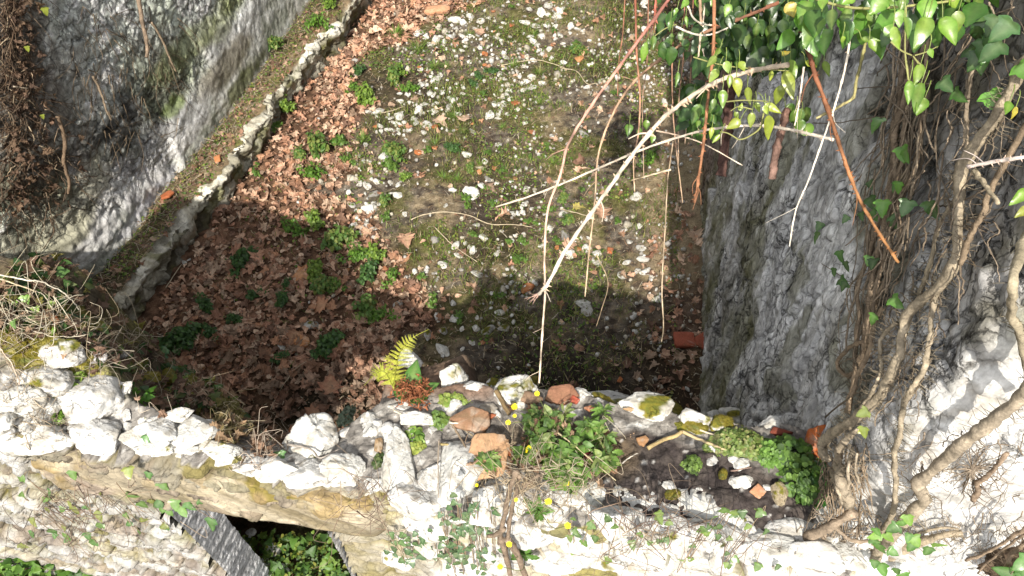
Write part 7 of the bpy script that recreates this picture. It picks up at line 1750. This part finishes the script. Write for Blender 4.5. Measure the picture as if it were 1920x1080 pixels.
# ================================================================== hanging ivy
def spray(name, label, L, depth, cols, seed, kind='ovate', fill=0, fill_box=None, fill_cols=None, fsize=.05, stems=(), dj=.1):
    """L: (base x, base y, tip x, tip y, width factor, colour index)"""
    r = np.random.default_rng(seed); c0 = atd(L[0][0], L[0][1], depth); t = thing(name, label, 'ivy', c0)
    for i, (bx, by, tx, ty, wf, ci) in enumerate(L):
        d = depth + r.normal(0, dj); b = atd(bx, by, d); tip = atd(tx, ty, d + r.normal(.0, .25) * math.hypot(tx - bx, ty - by) / FPX * d); hd = tip - b
        toc = unit(CAM - b); nm = unit(toc * .7 + np.array([0, -.35, .75]) + r.normal(0, .28, 3))
        Ln = np.linalg.norm(hd); s = Ln * 1.0; nm = unit(nm - unit(hd) * np.dot(unit(hd), nm) * .8)
        mb = MB(); leaves(mb, kind, b, hd, nm, s, np.array(cols[ci]) * r.uniform(.7, 1.2) * np.array([r.uniform(.9, 1.35), 1, 1]), .35, .35, .035, seed + i, .10, width=wf, midrib=((.34, .42, .12), .35))
        st = b - unit(hd) * s * .45 + np.array([0, .01, .015])
        V, F, _, _ = tube(catmull([st, (st + b) / 2 + np.array([0, 0, .006]), b], 3), [.0012, .0010], 4)
        mb.add(V, F, (.20, .26, .06)); part(mb, 'leaf', M_IVY, t)
    if fill:
        mb = MB(); x0, y0, x1, y1, dd0, dd1 = fill_box
        P = np.array([atd(r.uniform(x0, x1), r.uniform(y0, y1), r.uniform(dd0, dd1)) for _ in range(fill)])
        a = r.normal(0, .5, fill)
        leaves(mb, kind, P, np.stack([np.sin(a), -.4 + r.normal(0, .3, fill), -1 + 0 * a], 1), r.normal(0, .35, (fill, 3)) + np.array([-.1, -.6, .8]), fsize * r.uniform(.6, 1.25, fill), np.array(fill_cols)[r.integers(0, len(fill_cols), fill)] * r.uniform(.7, 1.2, (fill, 1)), .3, .3, .02, seed + 99, .04, midrib=((.2, .28, .1), .25))
        part(mb, 'foliage', M_IVY, t)
    for k, (pts, w) in enumerate(stems):
        C = catmull(np.array([atd(x, y, depth) for x, y in pts]), 6); mb = MB(); add_tube(mb, C, [w / 2 * px_size(C[0]), w / 3 * px_size(C[0])], (.24, .24, .09), 6, .05, k); part(mb, 'stem', M_TWIG, t)
    return t
BR = [(.075, .19, .022), (.12, .25, .028), (.04, .115, .018), (.022, .065, .013), (.24, .24, .03)]
q = lambda ox, L: [(ox + a / 4, b / 4, ox + c / 4, d / 4, w, ci) for a, b, c, d, w, ci in L]
FG = q(1440, [(300, 10, 240, 165, 1.0, 0), (395, 100, 270, 280, .95, 0), (480, 70, 470, 222, .8, 3), (600, 50, 562, 240, .75, 2), (770, 30, 655, 265, .95, 0), (940, 0, 880, 130, 1.2, 0), (880, 120, 905, 285, .95, 1), (990, 70, 985, 210, .85, 1), (940, 200, 975, 372, .6, 1), (1020, 130, 1070, 292, .7, 0), (1180, -10, 1210, 150, 1.1, 1), (1195, 130, 1138, 332, .8, 1), (1310, 130, 1412, 340, .75, 1), (1430, 80, 1400, 275, .8, 1), (1370, -20, 1420, 62, 1.2, 1), (1560, -20, 1612, 88, 1.2, 2), (760, 300, 812, 392, .9, 1), (1210, 365, 1235, 435, .9, 1), (650, -10, 555, 22, 1.1, 1), (150, 20, 200, 132, 1.2, 4), (880, -20, 760, 112, 1.2, 0), (560, 270, 565, 330, .9, 1), (700, 290, 850, 305, .5, 1), (1010, -20, 1000, 90, 1.1, 2), (420, -10, 400, 60, 1.3, 1), (1320, 50, 1310, 150, .9, 2), (1480, -30, 1520, 20, 1.2, 2)])
spray('hanging_ivy', 'glossy bright ivy spray hanging into view in front of the shaded wall, nearest of all', FG, 1.42, BR, 500, fill=75, fill_box=(1470, -60, 1860, 60, 1.45, 1.7), fill_cols=[BR[2], BR[3], BR[0]], fsize=.055, stems=[([(1700, -30), (1698, 40), (1697, 100), (1703, 150)], 4), ([(1670, 78), (1690, 95), (1710, 104)], 4), ([(1440 + 1100 / 4, 104), (1440 + 1180 / 4, 98), (1440 + 1275 / 4, 87)], 3), ([(1712, 105), (1722, 120)], 3), ([(1480, -20), (1600, 15), (1760, 5), (1830, -10)], 6)])
SP = q(1440, [(1145, 478, 1105, 640, .65, 1), (1150, 620, 1085, 832, .6, 1), (1062, 605, 1050, 790, .55, 0), (1175, 735, 1110, 872, .9, 0), (1170, 630, 1120, 700, .8, 1)])
spray('ivy_shoot', 'dangling bright ivy shoot of five leaves below the nearest spray', SP, 1.45, BR, 520, stems=[([(1712, 106), (1726, 121)], 3), ([(1697, 100), (1702, 130), (1704, 152)], 3)], dj=.02)
MD = q(1160, [(960, 232, 970, 388, .75, 2), (1040, 170, 1020, 292, .75, 3), (1130, 190, 1145, 332, .8, 2), (850, 170, 868, 312, .8, 2), (1090, 110, 1110, 200, .9, 3), (940, 110, 930, 200, .9, 2), (830, 30, 800, 120, 1.0, 1), (720, -10, 690, 50, 1.1, 1), (580, -10, 600, 60, 1.0, 1), (520, 0, 470, 60, .9, 0)])
spray('hanging_ivy', 'dark ivy mass hanging behind the pale cane, in the shade', MD, 2.15, BR, 540, fill=420, fill_box=(1310, -30, 1530, 115, 2.1, 2.75), fill_cols=[BR[3], (.014, .045, .010), (.018, .055, .012)], fsize=.06)  # fill leaves coloured darker to stand for shade of the nearer ivy
ML = q(1160, [(470, 228, 465, 332, .75, 2), (400, 250, 393, 342, .7, 2), (310, 210, 310, 322, .55, 0), (262, 268, 262, 372, .6, 2), (208, 318, 172, 482, .55, 1), (225, 290, 235, 370, .6, 2), (445, 540, 438, 642, .5, 2), (390, 150, 380, 240, .7, 2), (505, 120, 512, 200, .5, 0), (440, 60, 415, 110, .8, 1)])
spray('hanging_ivy', 'small ivy leaves dangling at the outer left end of the ivy', ML, 2.2, BR, 560, fill=16, fill_box=(1235, -10, 1300, 100, 2.1, 2.5), fill_cols=[BR[3], BR[2]], fsize=.05, stems=[([(1270, 45), (1245, 55), (1215, 78)], 2.5)])
MC = q(1160, [(735, 420, 660, 505, .8, 0), (745, 520, 678, 612, .85, 1), (805, 458, 822, 552, .95, 0), (905, 462, 935, 540, 1.1, 0), (882, 585, 906, 718, .8, 1), (835, 565, 830, 660, .75, 1), (965, 655, 985, 772, .55, 1), (1250, 535, 1312, 745, .6, 1), (1215, 640, 1180, 795, .75, 0), (1290, 448, 1335, 605, .6, 0), (1145, 530, 1138, 612, .7, 1), (1000, 845, 988, 962, .8, 1), (1120, 865, 1120, 1058, .75, 1), (910, 900, 815, 965, 1.0, 1), (1095, 780, 1225, 850, .6, 1), (1095, 790, 1110, 860, .9, 1), (780, 675, 785, 805, .75, 2), (870, 840, 900, 890, 1.0, 0), (700, 955, 690, 1042, .65, 1), (760, 365, 730, 410, .8, 0), (1400, 462, 1490, 505, .7, 1), (1540, 460, 1590, 552, .7, 0), (1225, 420, 1290, 375, .9, 4), (905, 830, 930, 770, .9, 1), (1030, 770, 1060, 840, .8, 0), (760, 1010, 700, 1075, .6, 0)])
spray('hanging_ivy', 'yellow-green sunlit ivy sprig over the second pale cane', MC, 1.85, [(.15, .25, .03), (.21, .30, .035), (.08, .17, .022), (.04, .10, .018), (.26, .25, .035)], 580, stems=[([(1300, 107), (1345, 120), (1400, 128), (1480, 133)], 3), ([(1432, 212), (1425, 240), (1400, 258), (1385, 262)], 4), ([(1385, 262), (1365, 250), (1350, 247)], 3), ([(1350, 192), (1395, 188), (1440, 190)], 3), ([(1410, 205), (1385, 200), (1370, 208)], 2.5)], dj=.05)
MK = q(1160, [(610, 780, 545, 930, .8, 2), (660, 760, 610, 900, .8, 3), (720, 740, 700, 830, .8, 2), (560, 700, 540, 780, .8, 3), (690, 850, 680, 930, .8, 2), (600, 900, 590, 960, .9, 0), (640, 640, 630, 740, .8, 3), (80, 930, 70, 1020, 1.0, 2), (205, 900, 210, 980, 1.0, 0), (160, 960, 150, 1040, .9, 0), (260, 1010, 250, 1075, 1.0, 0), (440, 800, 440, 868, .8, 2)])
spray('hanging_ivy', 'dark bluish ivy leaves behind the crossing of the two pale canes', MK, 2.5, BR, 600, fill=70, fill_box=(1288, 150, 1350, 250, 2.5, 2.9), fill_cols=[BR[3], BR[2]], fsize=.06)
MR = q(1160, [(1250, 800, 1310, 850, 1.2, 2), (1330, 820, 1330, 930, 1.1, 2), (1380, 830, 1430, 900, 1.2, 3), (1310, 920, 1330, 1010, 1.2, 0), (1400, 930, 1420, 1020, 1.1, 1), (1360, 900, 1360, 980, 1.0, 2)])
spray('ivy_shoot', 'round dark ivy leaves beside the red-brown cut branch', MR, 2.0, BR, 620, 'round', dj=.04)
spray('ivy_shoot', 'yellow-green ivy leaves at the right edge beside fine pale roots', [(1930, 356, 1900, 380, .8, 1), (1932, 388, 1902, 408, .8, 4), (1925, 372, 1895, 364, .6, 1), (1893, 190, 1885, 215, .8, 1), (1905, 200, 1900, 225, .7, 4)], 1.35, BR, 640)
# broken branches hanging with the ivy
bramble('red-brown cut branch stub hanging in front of the shaded wall', [(1476, 205), (1466, 245), (1455, 285), (1447, 334)], 2.0, 2.05, 15, 14, (.15, .085, .065), (.20, .125, .10), 0, 30, name='branch_stub', cat='branch')
bramble('wide brown branch behind the ivy sprig', [(1372, 150), (1366, 200), (1360, 260), (1352, 330)], 2.7, 2.75, 20, 18, (.10, .055, .045), (.09, .05, .042), 0, 31, name='branch_stub', cat='branch')
# small leaves of ivy clinging to the wall
c5 = lambda L: [(1440 + a / 4, 300 + b / 4) for a, b in L]
ivy_scatter('wall_ivy', 'dark single ivy leaves clinging to the shaded wall below the orange cane end', c5([(600, 420), (970, 160), (760, 160), (760, 280), (540, 680), (580, 760), (500, 810), (540, 890), (585, 920), (1210, 310), (1060, 300), (930, 460), (920, 420), (380, 540), (800, 740), (1240, 330), (780, 380), (700, 390), (400, 470)]), lambda x, y: on_right(x, y, .06), .040, ((.035, .10, .02), (.045, .13, .025), (.03, .08, .02)), 151, .0, stems=False, nrm=(-1, -.3, .5))
ivy_scatter('wall_ivy', 'bright green ivy leaves clinging to the shaded wall', c5([(865, 300), (845, 330), (765, 720), (930, 1030), (985, 165)]) + [(1697, 280), (1690, 275), (1652, 222), (1855, 172), (1642, 590), (1910, 120), (1845, 95)], lambda x, y: on_right(x, y, .07), .042, ((.10, .26, .03), (.08, .2, .03)), 152, .0, stems=False, nrm=(-1, -.4, .6))
ivy_scatter('wall_ivy', 'ivy leaves sprouting where the stems cross on the sunlit face', [(1690, 975), (1700, 965), (1685, 985), (1640, 990), (1650, 1000), (1632, 1010), (1648, 1020), (1710, 1005), (1712, 1018), (1705, 1000), (1660, 1000), (1640, 1050), (1652, 1055), (1610, 1060), (1680, 1065), (1690, 1075), (1750, 1018), (1742, 1025), (1665, 1030)], lambda x, y: on_right(x, y, .09), .038, ((.07, .18, .03), (.14, .26, .04), (.05, .13, .025)), 153, .0, stems=False, nrm=(-.2, -1, .8))
ivy_scatter('wall_ivy', 'two olive ivy leaves beside the thick trunk above the corner', [(1620, 800), (1614, 805), (1628, 770)], lambda x, y: on_right(x, y, .10), .028, ((.18, .22, .04), (.26, .28, .05)), 154, .0, stems=False, nrm=(-.6, -.8, .8))
ivy_scatter('wall_ivy', 'dark large ivy leaves high on the shaded wall at the right', [(1830, 85), (1840, 100), (1850, 75), (1815, 90), (1860, 60), (1880, 80), (1790, 170), (1765, 150), (1870, 30), (1900, 40), (1845, 40)], lambda x, y: on_right(x, y, .12), .045, ((.04, .12, .02), (.03, .09, .02)), 155, .0, stems=False, nrm=(-.7, -.6, .7))
